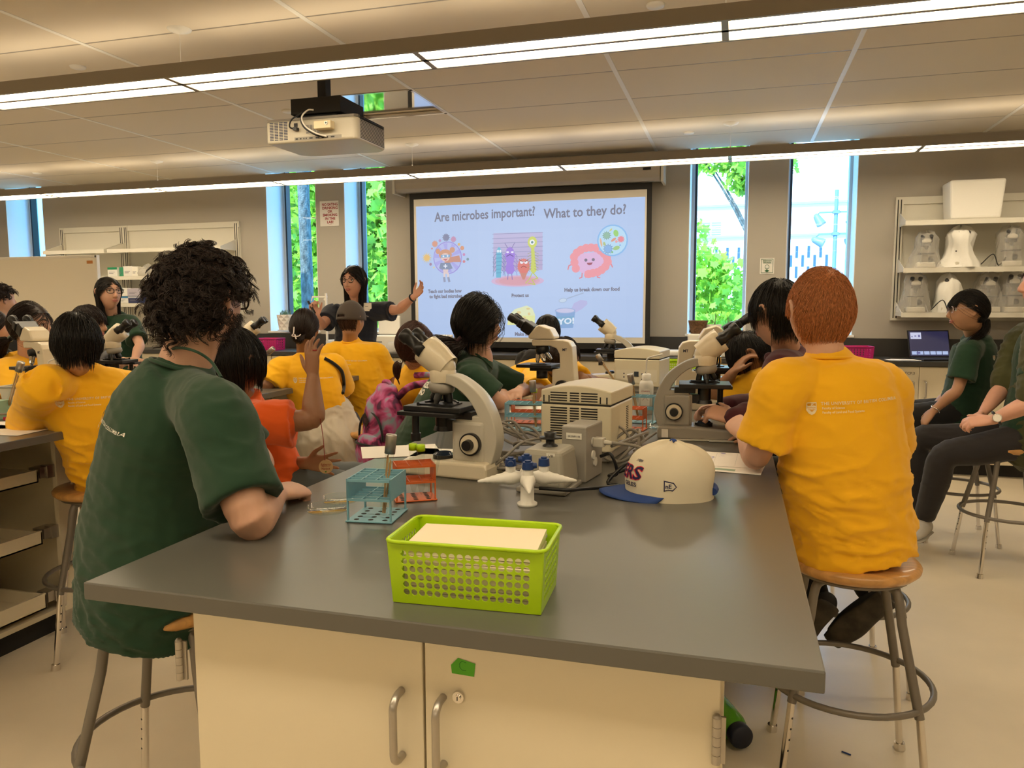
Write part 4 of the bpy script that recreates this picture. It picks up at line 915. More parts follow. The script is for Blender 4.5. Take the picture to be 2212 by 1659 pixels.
# test tube racks
def rack(loc, rz, L_, Wd, Ht, nx, ny, mt, label):
    R__ = empty('tube_rack', loc, rz, label, 'test tube rack'); hx, hy = L_/2, Wd/2; t = .0022
    for z in (Ht-.003, Ht*.52):
        g = MB()
        for i in range(nx+1): x = -hx+L_*i/nx; g.bx(x-t/2, x+t/2, -hy, hy, z-.0025, z+.0025)
        for j in range(ny+1): y = -hy+Wd*j/ny; g.bx(-hx, hx, y-t/2, y+t/2, z-.0025, z+.0025)
        g.build('grid', mt, R__)
    MB().bx(-hx-.004, hx+.004, -hy-.004, hy+.004, 0, .003).build('bottom_plate', mt, R__, bevel=.001)
    dk = MB()
    for i in range(nx):
        for j in range(ny): dk.lathe([(0, .0032), (.006, .0032)], (-hx+L_*(i+.5)/nx, -hy+Wd*(j+.5)/ny, 0), 10)
    dk.build('well_marks', M['blackm'], R__)
    for s_ in (-1, 1):
        e = MB(); e.bx(s_*hx-.0012, s_*hx+.0012, -hy, hy, Ht*.5, Ht); e.bx(s_*hx-.0015, s_*hx+.0015, -hy, -hy+.006, 0, Ht); e.bx(s_*hx-.0015, s_*hx+.0015, hy-.006, hy, 0, Ht); e.build('end_plate', mt, R__)
    return R__
def rack_at(px0, py0, px1, py1, px2, py2, Ht, nx, ny, mt, label):   # front-left, front-right, back-right bottom corners
    a_, b_, c_ = atz(px0, py0, BZ), atz(px1, py1, BZ), atz(px2, py2, BZ); cen = (a_+c_)/2
    return rack((cen.x, cen.y, BZ+.001), math.atan2(b_.y-a_.y, b_.x-a_.x), (b_-a_).length, (c_-b_).length, Ht, nx, ny, mt, label), cen
_, rc1 = rack_at(750, 1128, 842, 1132, 878, 1102, .092, 3, 5, M['teal'], 'pale blue test tube rack with metal-capped tube on the front bench')
rack((rc1.x+.015, rc1.y+.165, BZ+.001), .55, .09, .07, .085, 3, 5, M['orangep'], 'orange test tube rack directly behind the pale blue rack, front bench')
rack((-.735, 2.70, BZ+.001), .1, .135, .08, .1, 5, 3, M['teal'], 'blue test tube rack left of the large centrifuge, middle of bench')
rack((-.76, 2.86, BZ+.001), .1, .13, .07, .085, 5, 3, M['orangep'], 'orange test tube rack behind the blue rack left of the large centrifuge')
rack((-.36, 2.80, BZ+.001), -.1, .105, .07, .082, 4, 3, M['orangep'], 'orange test tube rack between the centrifuge and the grey microscope')
rack((-.345, 2.98, BZ+.001), -.1, .11, .07, .105, 4, 3, M['teal'], 'grey-blue test tube rack behind the orange rack right of the centrifuge')
rack((-2.72, 3.45, BZ+.001), .2, .11, .07, .09, 4, 3, M['orangep'], 'orange test tube rack on the left bench behind the orange-shirted boy')
M['stick'] = mat('wooden_sticks', (.5, .3, .12), .6)
def capped_tube(base, top, r, label, capl=.042, sticks=True):
    b_, t_ = V(base), V(top); L_ = (t_-b_).length; d = (t_-b_).normalized(); T_ = empty('capped_tube', b_, 0, label, 'test tube', 'metal-capped tubes of sticks')
    R3 = d.to_track_quat('Z', 'Y').to_matrix()
    MB().lathe([(.0, 0), (r*.7, r*.2), (r, r), (r, L_-capl+.01)], n=20, R=R3).build('glass_tube', M['clear'], T_)
    MB().lathe([(r*.9, L_-capl), (r*1.2, L_-capl), (r*1.25, L_-.003), (r*1.15, L_), (0, L_)], n=24, R=R3).build('metal_cap', M['steel'], T_)
    s_ = MB(); s_.T = R3.to_4x4()
    for i in range(6): t = i*1.05; s_.cyl((r*.3*math.cos(t), r*.3*math.sin(t), r*.6), (r*.5*math.cos(t+.5), r*.5*math.sin(t+.5), L_-capl-.004*i), .0013, n=6)
    s_.build('sticks', M['stick'], T_)
    return T_
capped_tube((rc1.x+.02, rc1.y-.012, BZ+.006), at(846, 938, rc1.y+.0), .0095, 'metal-capped glass tube of wooden sticks leaning in the near blue rack')
capped_tube((-.69, 2.69, BZ+.006), at(1150, 822, 2.69), .010, 'metal-capped tube of sticks in the blue rack left of the centrifuge')
capped_tube((-.35, 2.97, BZ+.006), at(1361, 808, 2.96), .010, 'metal-capped tube of sticks in the rack right of the centrifuge')
capped_tube((-.55, 3.95, BZ+.001), at(1290, 766, 3.95), .011, 'metal-capped tube beside the furthest microscope on the bench')
capped_tube((-2.88, 2.42, BZ+.001), at(46, 782, 2.42), .0115, 'metal-capped tube standing behind the clear tub at left')
capped_tube((-2.62, 3.5, BZ+.006), at(591, 752, 3.5), .011, 'metal-capped tube beside the orange-shirted boy\'s head')
def falcon(loc, label, h=.11, r=.0085):
    T_ = empty('centrifuge_tube', loc, 0, label, 'plastic tube', 'lime-capped plastic tubes')
    MB().lathe([(0, 0), (.004, .004), (r, .02), (r, h)], n=18).build('tube_body', M['clearp'], T_); MB().lathe([(r+.001, h-.004), (r+.002, h-.004), (r+.002, h+.01), (r, h+.012), (0, h+.012)], n=22).build('cap', M['lime'], T_); return T_
falcon((rc1.x+.005, rc1.y+.185, BZ+.006), 'lime-capped plastic tube, left one in the near orange rack'); falcon((rc1.x+.028, rc1.y+.178, BZ+.006), 'lime-capped plastic tube, right one in the near orange rack')
falcon((-.74, 2.86, BZ+.006), 'lime-capped tube behind the blue rack left of the centrifuge', .115); falcon((-.40, 2.86, BZ+.006), 'lime-capped tube just right of the large centrifuge', .115)
falcon((-.52, 4.2, BZ+.001), 'lime-capped tube near the furthest microscope', .1); falcon((-2.73, 3.45, BZ+.006), 'lime-capped tube in the rack behind the orange-shirted boy', .12); falcon((-2.70, 3.48, BZ+.006), 'second lime-capped tube in the rack behind the orange-shirted boy', .12)
for k in range(2):
    o = MB().tube([(0, 0, 0), (.012+.004*k, .01, .09), (.022+.006*k, .02, .155)], [.0022, .004, .002], 8).build('pipette', M['clearp'], loc=(rc1.x+.055+.004*k, rc1.y+.15+.012*k, BZ+.004)); tag(o, 'thin clear plastic pipette leaning in the near orange rack', 'pipette', 'pipettes in the near orange rack')
def petri(px, py, tilt, label, Y=None, r=.045):
    p = atz(px, py, BZ); o = MB().lathe([(0, 0), (r, 0), (r, .012), (r-.0015, .012), (r-.0015, .0015), (0, .0015)], n=40).build('petri_dish', M['clear'], loc=(p.x, p.y, BZ+.001)); tag(o, label, 'petri dish', 'petri dishes'); return o
petri(708, 1103, 0, 'clear petri dish nearest the curly-haired man\'s forearm'); o = petri(735, 1083, 0, 'clear petri dish behind the nearest one, beside the blue rack', r=.04)
petri(1058, 923, 0, 'clear petri dish behind the cables, left of the blue rack'); petri(1088, 916, 0, 'clear petri dish behind the cables nearest the blue rack'); petri(1420, 925, 0, 'clear petri dish between the orange rack and the grey microscope')
# papers
def sheet(px, py, w_, h_, rz, label, k=0, art=None, z=None, name='paper_sheet'):
    p = atz(px, py, z or BZ); o = MB().bx(-w_/2, w_/2, -h_/2, h_/2, 0, .0006).build(name, M['paper'], loc=(p.x, p.y, (z or BZ)+.0012+.0012*k), rz=rz); tag(o, label, 'paper', 'worksheets on the benches')
    if art: a = Art((-w_/2, -h_/2, .0008), (1, 0, 0), (0, 1, 0), .0001); art(a, w_, h_); a.build('drawing', M['art'], o, cols=True)
    return o
bl = (.12, .12, .5)
def draw(a, w_, h_):
    r_ = random.Random(4)
    for x in (.2, .45, .7, .9): a.line([(w_*x, h_*.05), (w_*x, h_*.9)], .0007, (.5, .5, .5))
    for i in range(26):
        cx, cy = w_*(.50+r_.uniform(-.13, .13)), h_*(.52+r_.uniform(-.1, .1)); rr = r_.uniform(.006, .018)
        a.line([(cx+rr*math.cos(t)*1.5, cy+rr*math.sin(t)) for t in [j*.7 for j in range(10)]], .0011, bl)
    a.ell(w_*.76, h_*.85, .008, .005, bl); a.line([(w_*.74, h_*.7), (w_*.78, h_*.66)], .001, bl); a.line([(w_*.73, h_*.6), (w_*.79, h_*.58)], .001, bl); a.ell(w_*.38, h_*.7, .012, .004, (.5, .5, .6))
sheet(1500, 990, .30, .21, -.05, 'worksheet with a blue pen sketch in front of the red-haired boy', 1, draw)
def tbl(a, w_, h_):
    a.rect(w_*.55, h_*.1, w_*.75, h_*.22, (.3, .42, .3)); a.line([(w_*.3, h_*.05), (w_*.3, h_*.9)], .0007, (.4, .4, .4))
sheet(1540, 1003, .28, .2, -.12, 'printed worksheet under the sketched one by the red-haired boy\'s elbow', 0, tbl)
sheet(865, 975, .24, .19, .5, 'white sheet of paper left of the near microscope'); sheet(980, 985, .26, .2, .1, 'white sheet of paper right of the near microscope'); sheet(1120, 885, .26, .2, .3, 'worksheet beside the scrunchie woman\'s elbow')
sheet(1510, 945, .2, .14, .2, 'small paper partly under the grey microscope'); sheet(1290, 860, .2, .15, .1, 'sheet of paper in front of the furthest microscope')
o = MB().bx(-.055, .055, -.035, .035, 0, .002).build('napkin', M['cream'], loc=(-.75, 3.02, BZ+.001), rz=.3); tag(o, 'cream paper towel beside the blue rack left of the centrifuge', 'paper towel')
# centrifuges
def centrifuge(loc, rz, w_, d_, h_, label, back=True):
    Cn = empty('centrifuge', loc, rz, label, 'centrifuge', 'cream bench centrifuges'); cm = M['cen']; x, y = w_/2, d_/2
    MB().bx(-x, x, -y, y, .03, h_*.74).build('body', cm, Cn, bevel=.006, seg=3)
    MB().bx(-x+.01, x-.01, -y+.01, y-.005, 0, .031).build('foot_plinth', M['scopeg'], Cn, bevel=.004)
    prof = [(-x, h_*.76)]+[(-x+w_*i/10, h_*.93+h_*.07*math.sin(PI*i/10)) for i in range(11)]+[(x, h_*.76)]
    lid = MB().prism(prof, -y, y, 'y').build('lid', cm, Cn, bevel=.004, seg=2)
    MB().bx(-x+.004, x-.004, -y+.004, y-.004, h_*.735, h_*.765).build('lid_seam', M['blackm'], Cn)
    if back:
        v = MB()
        for (xa, xb_) in ((-.72, -.24), (-.16, .1), (.16, .62)):
            for j in range(13): z = h_*.70-j*h_*.034; v.bx(x*xa, x*xb_, -y-.0008, -y+.002, z-h_*.012, z+h_*.007)
            for j in range(4): z = h_*.90-j*h_*.034; v.bx(x*xa, x*xb_, -y-.0008, -y+.002, z-h_*.010, z+h_*.007)
        for xx in (-.93, -.78, .68, .86): v.bx(x*xx, x*xx+.004, -y-.0008, -y+.002, h_*.77, h_*.86)
        v.build('vent_slots', M['blackm'], Cn)
        v = MB()
        for j in range(22): v.bx(x-.002, x+.0008, y*.35, y*.55, h_*.12+j*h_*.025, h_*.13+j*h_*.025)
        v.build('side_vent', M['blackm'], Cn); s_ = MB(); s_.cyl((x*.62, -y, h_*.22), (x*.62, -y-.002, h_*.22), .004, n=12); s_.build('screw', M['steel'], Cn)
    else:
        a = Art((0, -y-.001, 0), (1, 0, 0), (0, 0, 1), .0003)
        a.poly([(-x*.9, h_*.5), (x*.9, h_*.52), (x*.9, h_*.25), (x*.2, h_*.2), (-x*.9, h_*.3)], (.7, .65, .52))
        for xx, zz in ((-.55, .42), (-.55, .34), (.25, .42), (.38, .34), (.42, .46), (.25, .30)): a.ell(x*xx, h_*zz, .004, .004, (.05, .05, .08))
        a.text('5424', x*.45, h_*.16, .012, (.1, .1, .1)); a.build('control_panel', M['art'], Cn, cols=True)
        MB().bx(-.012, .012, -y-.003, -y+.002, h_*.36, h_*.47).build('display', M['scopel'], Cn)
    return Cn
M['cen'] = mat('centrifuge_cream', (.66, .60, .44), .4)
centrifuge((-.425, 2.30, BZ+.001), -.12, .215, .25, .222, 'cream centrifuge with black back vents in the middle of the front bench')
centrifuge((-.47, 4.12, BZ+.001), -.12, .24, .26, .232, 'cream centrifuge with front buttons further back on the bench', False)
# vortex mixer
Vx = empty('vortex_mixer', (-.435, 1.83, BZ+.001), -.1, 'grey vortex mixer labelled V8 with black cup on the bench', 'vortex mixer')
m = MB(); m.box((0, 0, .058), (.118, .13, .095), taper=(.84, .88)); m.build('body', mat('hammered_grey', (.36, .34, .28), .45, bump=(500, .2, .0006)), Vx, bevel=.012, seg=3)
MB().bx(-.064, .064, -.068, .068, 0, .012).build('base_plate', M['scopeg'], Vx, bevel=.003)
m = MB(); m.lathe([(.0, .1), (.020, .1), (.019, .108), (.011, .112), (.011, .122), (.027, .126), (.027, .128), (.015, .129), (.016, .14), (.012, .141), (.011, .131), (0, .131)], (0, .005, 0), 28); m.build('cup', M['black'], Vx)
a = Art((.012, -.0568, .086), (1, 0, 0), (0, -.12, .99)); a.rect(0, 0, .022, .014, (.8, .78, .7)); a.text('V8', .011, .003, .0115, (.05, .05, .05), 0, 'c'); a.build('label', M['art'], Vx, cols=True)
Tp = empty('speed_control_box', (-.385, 1.98, BZ+.001), -.16, 'taller dark grey control box with sockets behind the vortex mixer', 'control box')
MB().bx(-.028, .04, -.07, .06, 0, .145).build('body', M['scopeg'], Tp, bevel=.004)
a = Art((-.014, -.0712, .112), (1, 0, 0), (0, 0, 1)); a.rect(0, 0, .042, .016, (.78, .76, .68)); a.text('2K3NP1 18', .021, .005, .007, (.1, .1, .1), .01, 'c'); a.build('label', M['art'], Tp, cols=True)
for z in (.10, .065, .045): 
    s_ = MB(); s_.cyl((.04, -.02+.015*(z < .06), z), (.044, -.02+.015*(z < .06), z), .012, n=18); s_.build('socket', M['white'], Tp)
plug = MB(); plug.bx(.044, .072, -.034, -.006, .088, .112); plug.cyl((.07, -.02, .1), (.092, -.02, .1), .007, .005, 12); plug.build('plug', M['scope'], Tp, bevel=.003)
# cables
M['cable'] = mat('grey_cable', (.22, .20, .17), .45)
def cable(pts, r, mt, label, name='cable', k=7):
    P = [V(p) for p in pts]; c0 = V((sum(p.x for p in P)/len(P), sum(p.y for p in P)/len(P), BZ))
    o = MB().tube([p-c0 for p in catmull(P, k)], r, 8).build(name, mt, loc=c0); return tag(o, label, 'cable', 'cables on the front bench')
r_ = random.Random(11)
def coil(cx, cy, rx, ry, n, seed, z0=.006, rise=.03):
    rr = random.Random(seed); pts = []
    for i in range(n*7):
        t = 2*PI*i/7+rr.uniform(-.25, .25); k = 1+rr.uniform(-.25, .2); ph = (i/7.0) % 1
        pts.append((cx+rx*k*math.cos(t), cy+ry*k*math.sin(t), BZ+z0+rise*abs(math.sin(t*.5+seed))*rr.uniform(.3, 1)))
    return pts
cable([(-.53, 2.02, BZ+.006)]+coil(-.60, 2.02, .09, .085, 5, 3)+[(-.46, 1.98, BZ+.03)], .0042, M['cable'], 'tangled grey power cable heaped left of the vortex mixer')
k1 = atz(1085, 1003, BZ); k2 = atz(1105, 985, BZ); k3 = atz(1345, 1002, BZ)
cable([(-.50, 1.99, BZ+.02)]+coil(k1.x, k1.y, .085, .055, 6, 21, .006, .045)+[(-.48, 1.93, BZ+.006)], .0046, M['cable'], 'thick grey cable coiled on the bench between microscope and vortex mixer')
cable(coil(k2.x, k2.y+.04, .09, .05, 4, 22, .02, .10), .0042, M['cable'], 'grey cable looping highest above the heap left of the vortex mixer')
cable([(-.30, 1.96, BZ+.09)]+coil(k3.x, k3.y+.02, .055, .055, 4, 23, .006, .10), .0042, M['cable'], 'grey cable in tall loops between the control box and the cap')
cable([(-.70, 1.98, BZ+.006), (-.70, 2.25, BZ+.05), (-.66, 2.3, BZ+.085), (-.62, 2.2, BZ+.03), (-.60, 2.08, BZ+.06), (-.56, 2.04, BZ+.075), (-.50, 2.02, BZ+.07), (-.43, 2.03, BZ+.05)], .0042, M['cable'], 'grey cable arching high left of the vortex mixer')
cable([(-.345, 1.95, BZ+.10), (-.29, 1.95, BZ+.10), (-.22, 1.97, BZ+.085), (-.14, 2.0, BZ+.02), (-.11, 2.1, BZ+.006), (-.18, 2.22, BZ+.006)]+coil(-.18, 2.08, .07, .09, 3, 5, .006, .05), .0042, M['cable'], 'looped grey cable plugged into the control box, right of the centrifuge')
cable([(-.62, 1.89, BZ+.02), (-.585, 1.95, BZ+.05), (-.56, 2.03, BZ+.075), (-.50, 2.08, BZ+.08), (-.46, 2.04, BZ+.05)], .004, M['cable'], 'grey cord rising from the near microscope base')
cable([(-.33, 1.97, BZ+.06), (-.30, 1.95, BZ+.07), (-.285, 1.96, BZ+.02), (-.31, 1.99, BZ+.006), (-.25, 2.0, BZ+.03), (-.26, 1.93, BZ+.05), (-.30, 1.9, BZ+.008), (-.27, 1.88, BZ+.006), (-.34, 1.80, BZ+.012), (-.37, 1.745, BZ+.02), (-.44, 1.745, BZ+.02)], .0045, M['black'], 'black cord bunched beside the control box')
cable([(-.25, 2.62, BZ+.02), (-.28, 2.5, BZ+.008), (-.29, 2.36, BZ+.006), (-.27, 2.28, BZ+.02), (-.20, 2.26, BZ+.006)], .0035, M['cable'], 'grey cord running from the grey microscope base')
cable([(-.33, 4.0, BZ+.03)]+coil(-.26, 3.8, .09, .12, 3, 8, .006, .08), .005, M['black'], 'thick black cables looped right of the far centrifuge')
cable([(-.62, 3.9, BZ+.01)]+coil(-.60, 3.85, .07, .09, 3, 9, .006, .07), .004, M['black'], 'thin black cables looped beside the furthest microscope')
# four-way gas/air valve
Gv = empty('air_valve', (atz(1139, 1091, BZ).x, atz(1139, 1091, BZ).y, BZ), .3, 'white four-way air valve with blue handles on the bench', 'valve')
MB().lathe([(.0, 0), (.023, 0), (.023, .006), (.016, .010), (.0155, .05), (.018, .056), (.018, .074), (.014, .078), (0, .078)], n=28).build('stem', M['white'], Gv)
M['navy'] = mat('navy_plastic', (.012, .04, .16), .4)
for i in range(4):
    t = PI/2*i; d = V((math.cos(t), math.sin(t), 0)); nz = MB(); R3 = (d+V((0, 0, -.12))).normalized().to_track_quat('Z', 'Y').to_matrix(); c0 = d*.012+V((0, 0, .068))
    pr = [(.010, 0), (.017, .02), (.017, .032), (.013, .042)]+[(.0115-.0011*j+(.001 if j % 2 else 0), .05+.006*j) for j in range(8)]+[(.0025, .102), (0, .102)]
    nz.lathe(pr, c0, 18, R=R3); nz.build('nozzle', M['white'], Gv)
    hd = MB(); cc = d*.038+V((0, 0, .078)); hd.cyl(cc, cc+V((0, 0, .014)), .0115, n=18); hd.cyl(cc+V((0, 0, .014)), cc+V((0, 0, .03)), .0135, .012, 18, 1); hd.cyl(cc+V((0, 0, .03)), cc+V((0, 0, .034)), .007, n=14, mi=1)
    e_ = V((-d.y, d.x, 0)); hd.tube([cc+V((0, 0, .021)), cc+e_*.02+V((0, 0, .022))], [.009, .006], 10, 1); hd.build('valve_handle', [M['white'], M['navy']], Gv)
# baseball cap
M['capc'] = mat('cap_cotton', (.70, .63, .48), .85, bump=(400, .3, .0006)); M['capb'] = mat('cap_blue', (.02, .055, .22), .8, bump=(400, .3, .0006))
cp0 = atz(1440, 1088, BZ); Cp = empty('baseball_cap', (cp0.x+.005, cp0.y+.095, BZ), math.radians(180+14), 'cream baseball cap with flat blue brim on the bench', 'cap')
def capshape(R_w=.095, R_d=.105, Hc=.13):
    m = MB(); n = 40; prof = [(1, 0), (1.0, .12), (1.0, .35), (.97, .52), (.9, .68), (.76, .82), (.55, .93), (.3, .985), (.02, 1.0)]
    vs = []
    for (rr, zz) in prof:
        for i in range(n):
            t = 2*PI*i/n; f = max(0, math.cos(t)); b_ = max(0, -math.cos(t))
            fx = 1.0+.10*f*(zz < .9)*(1-abs(zz-.35)); dent = -.16*b_**6*math.exp(-((zz-.18)/.2)**2) if zz < .5 else 0
            vs.append(V((R_d*rr*(fx+dent)*math.cos(t), R_w*rr*math.sin(t)*(1+.02*math.sin(6*t)), Hc*zz*(1-.04*b_)+.004*math.cos(6*t)*(zz > .6))))
    m.add(vs, [(j*n+i, j*n+(i+1) % n, (j+1)*n+(i+1) % n, (j+1)*n+i) for j in range(len(prof)-1) for i in range(n)]); return m
o = capshape().build('crown', M['capc'], Cp); md = o.modifiers.new('s', 'SUBSURF'); md.levels = 1; md.render_levels = 2
br = MB(); n = 22; rows = []
for j in range(7):
    for i in range(n+1):
        t = -1.25+2.5*i/n; r0 = .098; ex_ = .078*(math.cos(t*1.15) if abs(t*1.15) < PI/2 else 0)**.6; x = math.cos(t)*r0*1.08+ex_*j/6*(.9); y = math.sin(t)*r0*.97*(1+.03*j/6); rows.append(V((x, y, .012-.004*j/6-.012*(y/.1)**2*(j/6))))
br.add(rows, [(j*(n+1)+i, j*(n+1)+i+1, (j+1)*(n+1)+i+1, (j+1)*(n+1)+i) for j in range(6) for i in range(n)]); br.build('brim', M['capb'], Cp, solid=.0035)
MB().ball((0, 0, .131), (.009, .009, .005), 14).build('button', M['capb'], Cp)
MB().tube([(-.1*math.cos(t), .098*math.sin(t), .018) for t in [-.5+i*.1 for i in range(11)]], .009, 8).build('back_strap', M['capb'], Cp)
def project_art(a, tgt, d, off=.0008, maxd=.3):
    """press flat art vertices on to a target mesh along direction d (all in the target's space)"""
    bv = BVHTree.FromPolygons([v.co for v in tgt.data.vertices], [tuple(p.vertices) for p in tgt.data.polygons]); d = V(d).normalized()
    for i, p in enumerate(a.v):
        lay = (p-a.O).dot(a.N); q = p-a.N*lay; hit = bv.ray_cast(q-d*.15, d, maxd+.15)
        if hit[0]: a.v[i] = hit[0]-d*(off+lay)
def subdivide_art(a, mx=.01):
    """cut art faces so that they can follow a curved surface"""
    bm = bmesh.new(); vl = [bm.verts.new(p) for p in a.v]; lay = bm.faces.layers.int.new('k'); cs = []
    for f, c in zip(a.f, a.c):
        try: ff = bm.faces.new([vl[i] for i in f]); cs.append(c); ff[lay] = len(cs)-1
        except Exception: pass
    bmesh.ops.triangulate(bm, faces=bm.faces)
    for it in range(4):
        ed = [e for e in bm.edges if e.calc_length() > mx]
        if not ed: break
        bmesh.ops.subdivide_edges(bm, edges=ed, cuts=1); bmesh.ops.triangulate(bm, faces=[f for f in bm.faces if len(f.verts) > 3])
    bm.verts.index_update(); a.v = [v.co.copy() for v in bm.verts]; a.f = [[v.index for v in f.verts] for f in bm.faces]; a.c = [cs[f[lay]] for f in bm.faces]; a.m = [0]*len(a.f); a.sm = [False]*len(a.f); bm.free()
crown = o; nb = (.01, .012, .06)
# front of crown faces +x; side toward the camera is +y (cap turned round)
a = Art((.2, -.075, .0), (0, 1, 0), (0, 0, 1), .0002)
a.text('ERS', .105, .048, .042, (.6, .02, .06), .055, 'c', .95); a.text('ERS', .105, .048, .042, nb, .02, 'c', .95); a.text('GELES', .11, .030, .014, nb, .02, 'c', 1.0); a.text('1984', .115, .088, .008, nb, .01, 'c')
subdivide_art(a, .006); project_art(a, crown, (-1, 0, 0)); a.build('cap_lettering', M['art'], Cp, cols=True)
a = Art((.035, .2, .028), (-1, 0, 0), (0, 0, 1), .0002)
a.poly([(.0, .0), (.0, .026), (.022, .022), (.029, .012), (.02, .002), (.009, .004)], nb); a.poly([(.002, .003), (.002, .023), (.0205, .0195), (.0265, .012), (.019, .0045), (.009, .006)], (.65, .6, .5)); a.text('nE', .003, .008, .014, nb, .03)
subdivide_art(a, .006); project_art(a, crown, (0, -1, 0)); a.build('side_logo', M['art'], Cp, cols=True)
# green bottle on the floor and pen piece
gb = atz(1600, 1622, 0.0); Gb = empty('water_bottle', (gb.x+.02, gb.y, .047), 0, 'green water bottle with dark cap lying on the floor by the cabinet', 'bottle')
R3 = V((.42, -.9, 0)).normalized().to_track_quat('Z', 'Y').to_matrix()
MB().lathe([(0, -.2), (.038, -.2), (.044, -.19), (.044, -.04), (.040, -.02), (.033, -.008), (.032, 0)], (-.03, .02, 0), 32, R=R3).build('bottle_body', mat('green_bottle', (.10, .36, .02), .25), Gb)
cm_ = MB(); cm_.lathe([(.034, -.004), (.037, 0), (.037, .028), (.033, .034), (0, .034)], (-.03, .02, 0), 28, R=R3); cm_.build('bottle_cap', mat('bottle_cap', (.01, .014, .03), .4), Gb)
p_ = atz(1828, 1629, 0); o = MB().cyl((-.012, .006, .003), (.012, -.006, .003), .0025, n=8).build('pen_refill', M['navy'], loc=(p_.x, p_.y, 0)); tag(o, 'tiny dark blue stick lying on the floor between stool legs', 'litter')
# ================================================================ PEOPLE
def skinm(name, c): return mat(name, c, .48, sss=.12, var=(14, .06), bump=(260, .12, .0006))
SK = {'light': skinm('skin_light', (.62, .36, .25)), 'tan': skinm('skin_tan', (.46, .25, .145)), 'brown': skinm('skin_brown', (.30, .145, .075)), 'pink': skinm('skin_pink', (.66, .36, .26))}
def fab(name, c, r=.9): return mat(name, c, r, bump=(900, .25, .0004), sheen=.15)
FB = {'yellow': fab('yellow_cotton', (.93, .49, .008)), 'green': fab('dark_green_cotton', (.011, .044, .021)), 'orange': fab('orange_cotton', (.74, .10, .006)), 'maroon': fab('maroon_fleece', (.065, .010, .018)),
      'navy': fab('navy_cotton', (.006, .009, .022)), 'charcoal': fab('charcoal_twill', (.022, .020, .022)), 'olive': fab('olive_twill', (.060, .062, .020)), 'greyt': fab('grey_cotton', (.07, .07, .08)), 'denim': fab('grey_denim', (.10, .115, .12)),
      'oat': fab('oatmeal_fleece', (.52, .47, .38)), 'red': fab('red_shorts', (.22, .006, .012)), 'black': fab('black_fabric', (.01, .01, .011)), 'capg': fab('grey_cap_cotton', (.075, .06, .05)), 'white': fab('white_cotton', (.6, .58, .54))}
def hairm(name, c, r=.42): return mat(name, c, r, spec=.4, var=(260, .5, (1, 1, .4)))
HM = {'black': hairm('hair_black', (.010, .008, .007)), 'dark': hairm('hair_dark_brown', (.020, .011, .008)), 'brown': hairm('hair_brown', (.05, .022, .012)), 'ginger': hairm('hair_ginger', (.50, .19, .07), .6), 'red2': hairm('hair_reddish_brown', (.05, .016, .008))}
M['eyew'] = mat('eye_white', (.75, .72, .68), .2); M['iris'] = mat('iris', (.03, .018, .01), .1); M['lips'] = mat('lips', (.42, .14, .11), .45)

def loft(mb, pts, rad, side, n=16, k=4, dome=True, d0=True):
    """closed tube through pts; rad (a,b): a along side, b across; side one vector or one per point"""
    pts = [V(p) for p in pts]; rad = [(r, r) if not isinstance(r, (tuple, list)) else r for r in rad]
    sides = side if isinstance(side, list) else [V(side)]*len(pts)
    P = catmull(pts, k); A = catmull([V((r[0], r[1], 0)) for r in rad], k); Sd = catmull(sides, k)
    rows = []; N = len(P)
    def frame(i):
        d = (P[min(i+1, N-1)]-P[max(i-1, 0)]).normalized(); s = Sd[i]-d*Sd[i].dot(d)
        if s.length < 1e-5: s = d.orthogonal()
        s.normalize(); return d, s, d.cross(s)
    def ring(c, a, b, s, t): return [c+s*(a*math.cos(2*PI*i/n))+t*(b*math.sin(2*PI*i/n)) for i in range(n)]
    d, s, t = frame(0); m0 = min(A[0].x, A[0].y)
    if dome and d0:
        for f in (.97, .7, .35): q = math.sqrt(1-f*f); rows.append(ring(P[0]-d*m0*f, A[0].x*q, A[0].y*q, s, t))
    for i in range(N): d, s, t = frame(i); rows.append(ring(P[i], A[i].x, A[i].y, s, t))
    m1 = min(A[-1].x, A[-1].y)
    if dome:
        for f in (.35, .7, .97): q = math.sqrt(1-f*f); rows.append(ring(P[-1]+d*m1*f, A[-1].x*q, A[-1].y*q, s, t))
    vs = [v for r in rows for v in r]; fs = [(j*n+i, j*n+(i+1) % n, (j+1)*n+(i+1) % n, (j+1)*n+i) for j in range(len(rows)-1) for i in range(n)]
    fs += [tuple(range(n))[::-1], tuple(range(len(vs)-n, len(vs)))]; mb.add(vs, fs)
def fuse(mb, name, mt, parent, vox, smooth=6, disp=None):
    """unite the lofts into one continuous skin"""
    o = mb.build(name, mt, None, fixn=True)
    md = o.modifiers.new('r', 'REMESH'); md.mode = 'VOXEL'; md.voxel_size = vox; md.use_smooth_shade = True
    if smooth: ms = o.modifiers.new('s', 'SMOOTH'); ms.factor = .6; ms.iterations = smooth
    dg = bpy.context.evaluated_depsgraph_get(); me = bpy.data.meshes.new_from_object(o.evaluated_get(dg), depsgraph=dg)
    o.modifiers.clear(); old = o.data; o.data = me; bpy.data.meshes.remove(old); me.name = name
    if disp:
        nn = len(me.vertices); co = np.empty(nn*3, 'f'); no = np.empty(nn*3, 'f'); me.vertices.foreach_get('co', co); me.vertices.foreach_get('normal', no)
        co = co.reshape(-1, 3); no = no.reshape(-1, 3); h = disp(co); co += no*h[:, None]; me.vertices.foreach_set('co', co.ravel()); me.update()
    me.polygons.foreach_set('use_smooth', [True]*len(me.polygons))
    o.parent = parent
    if parent is not None: me.transform(Matrix.Translation(-V(parent.location)))
    return o
_ns = [(noise.random_unit_vector(), rnd.random()*6) for _ in range(40)]
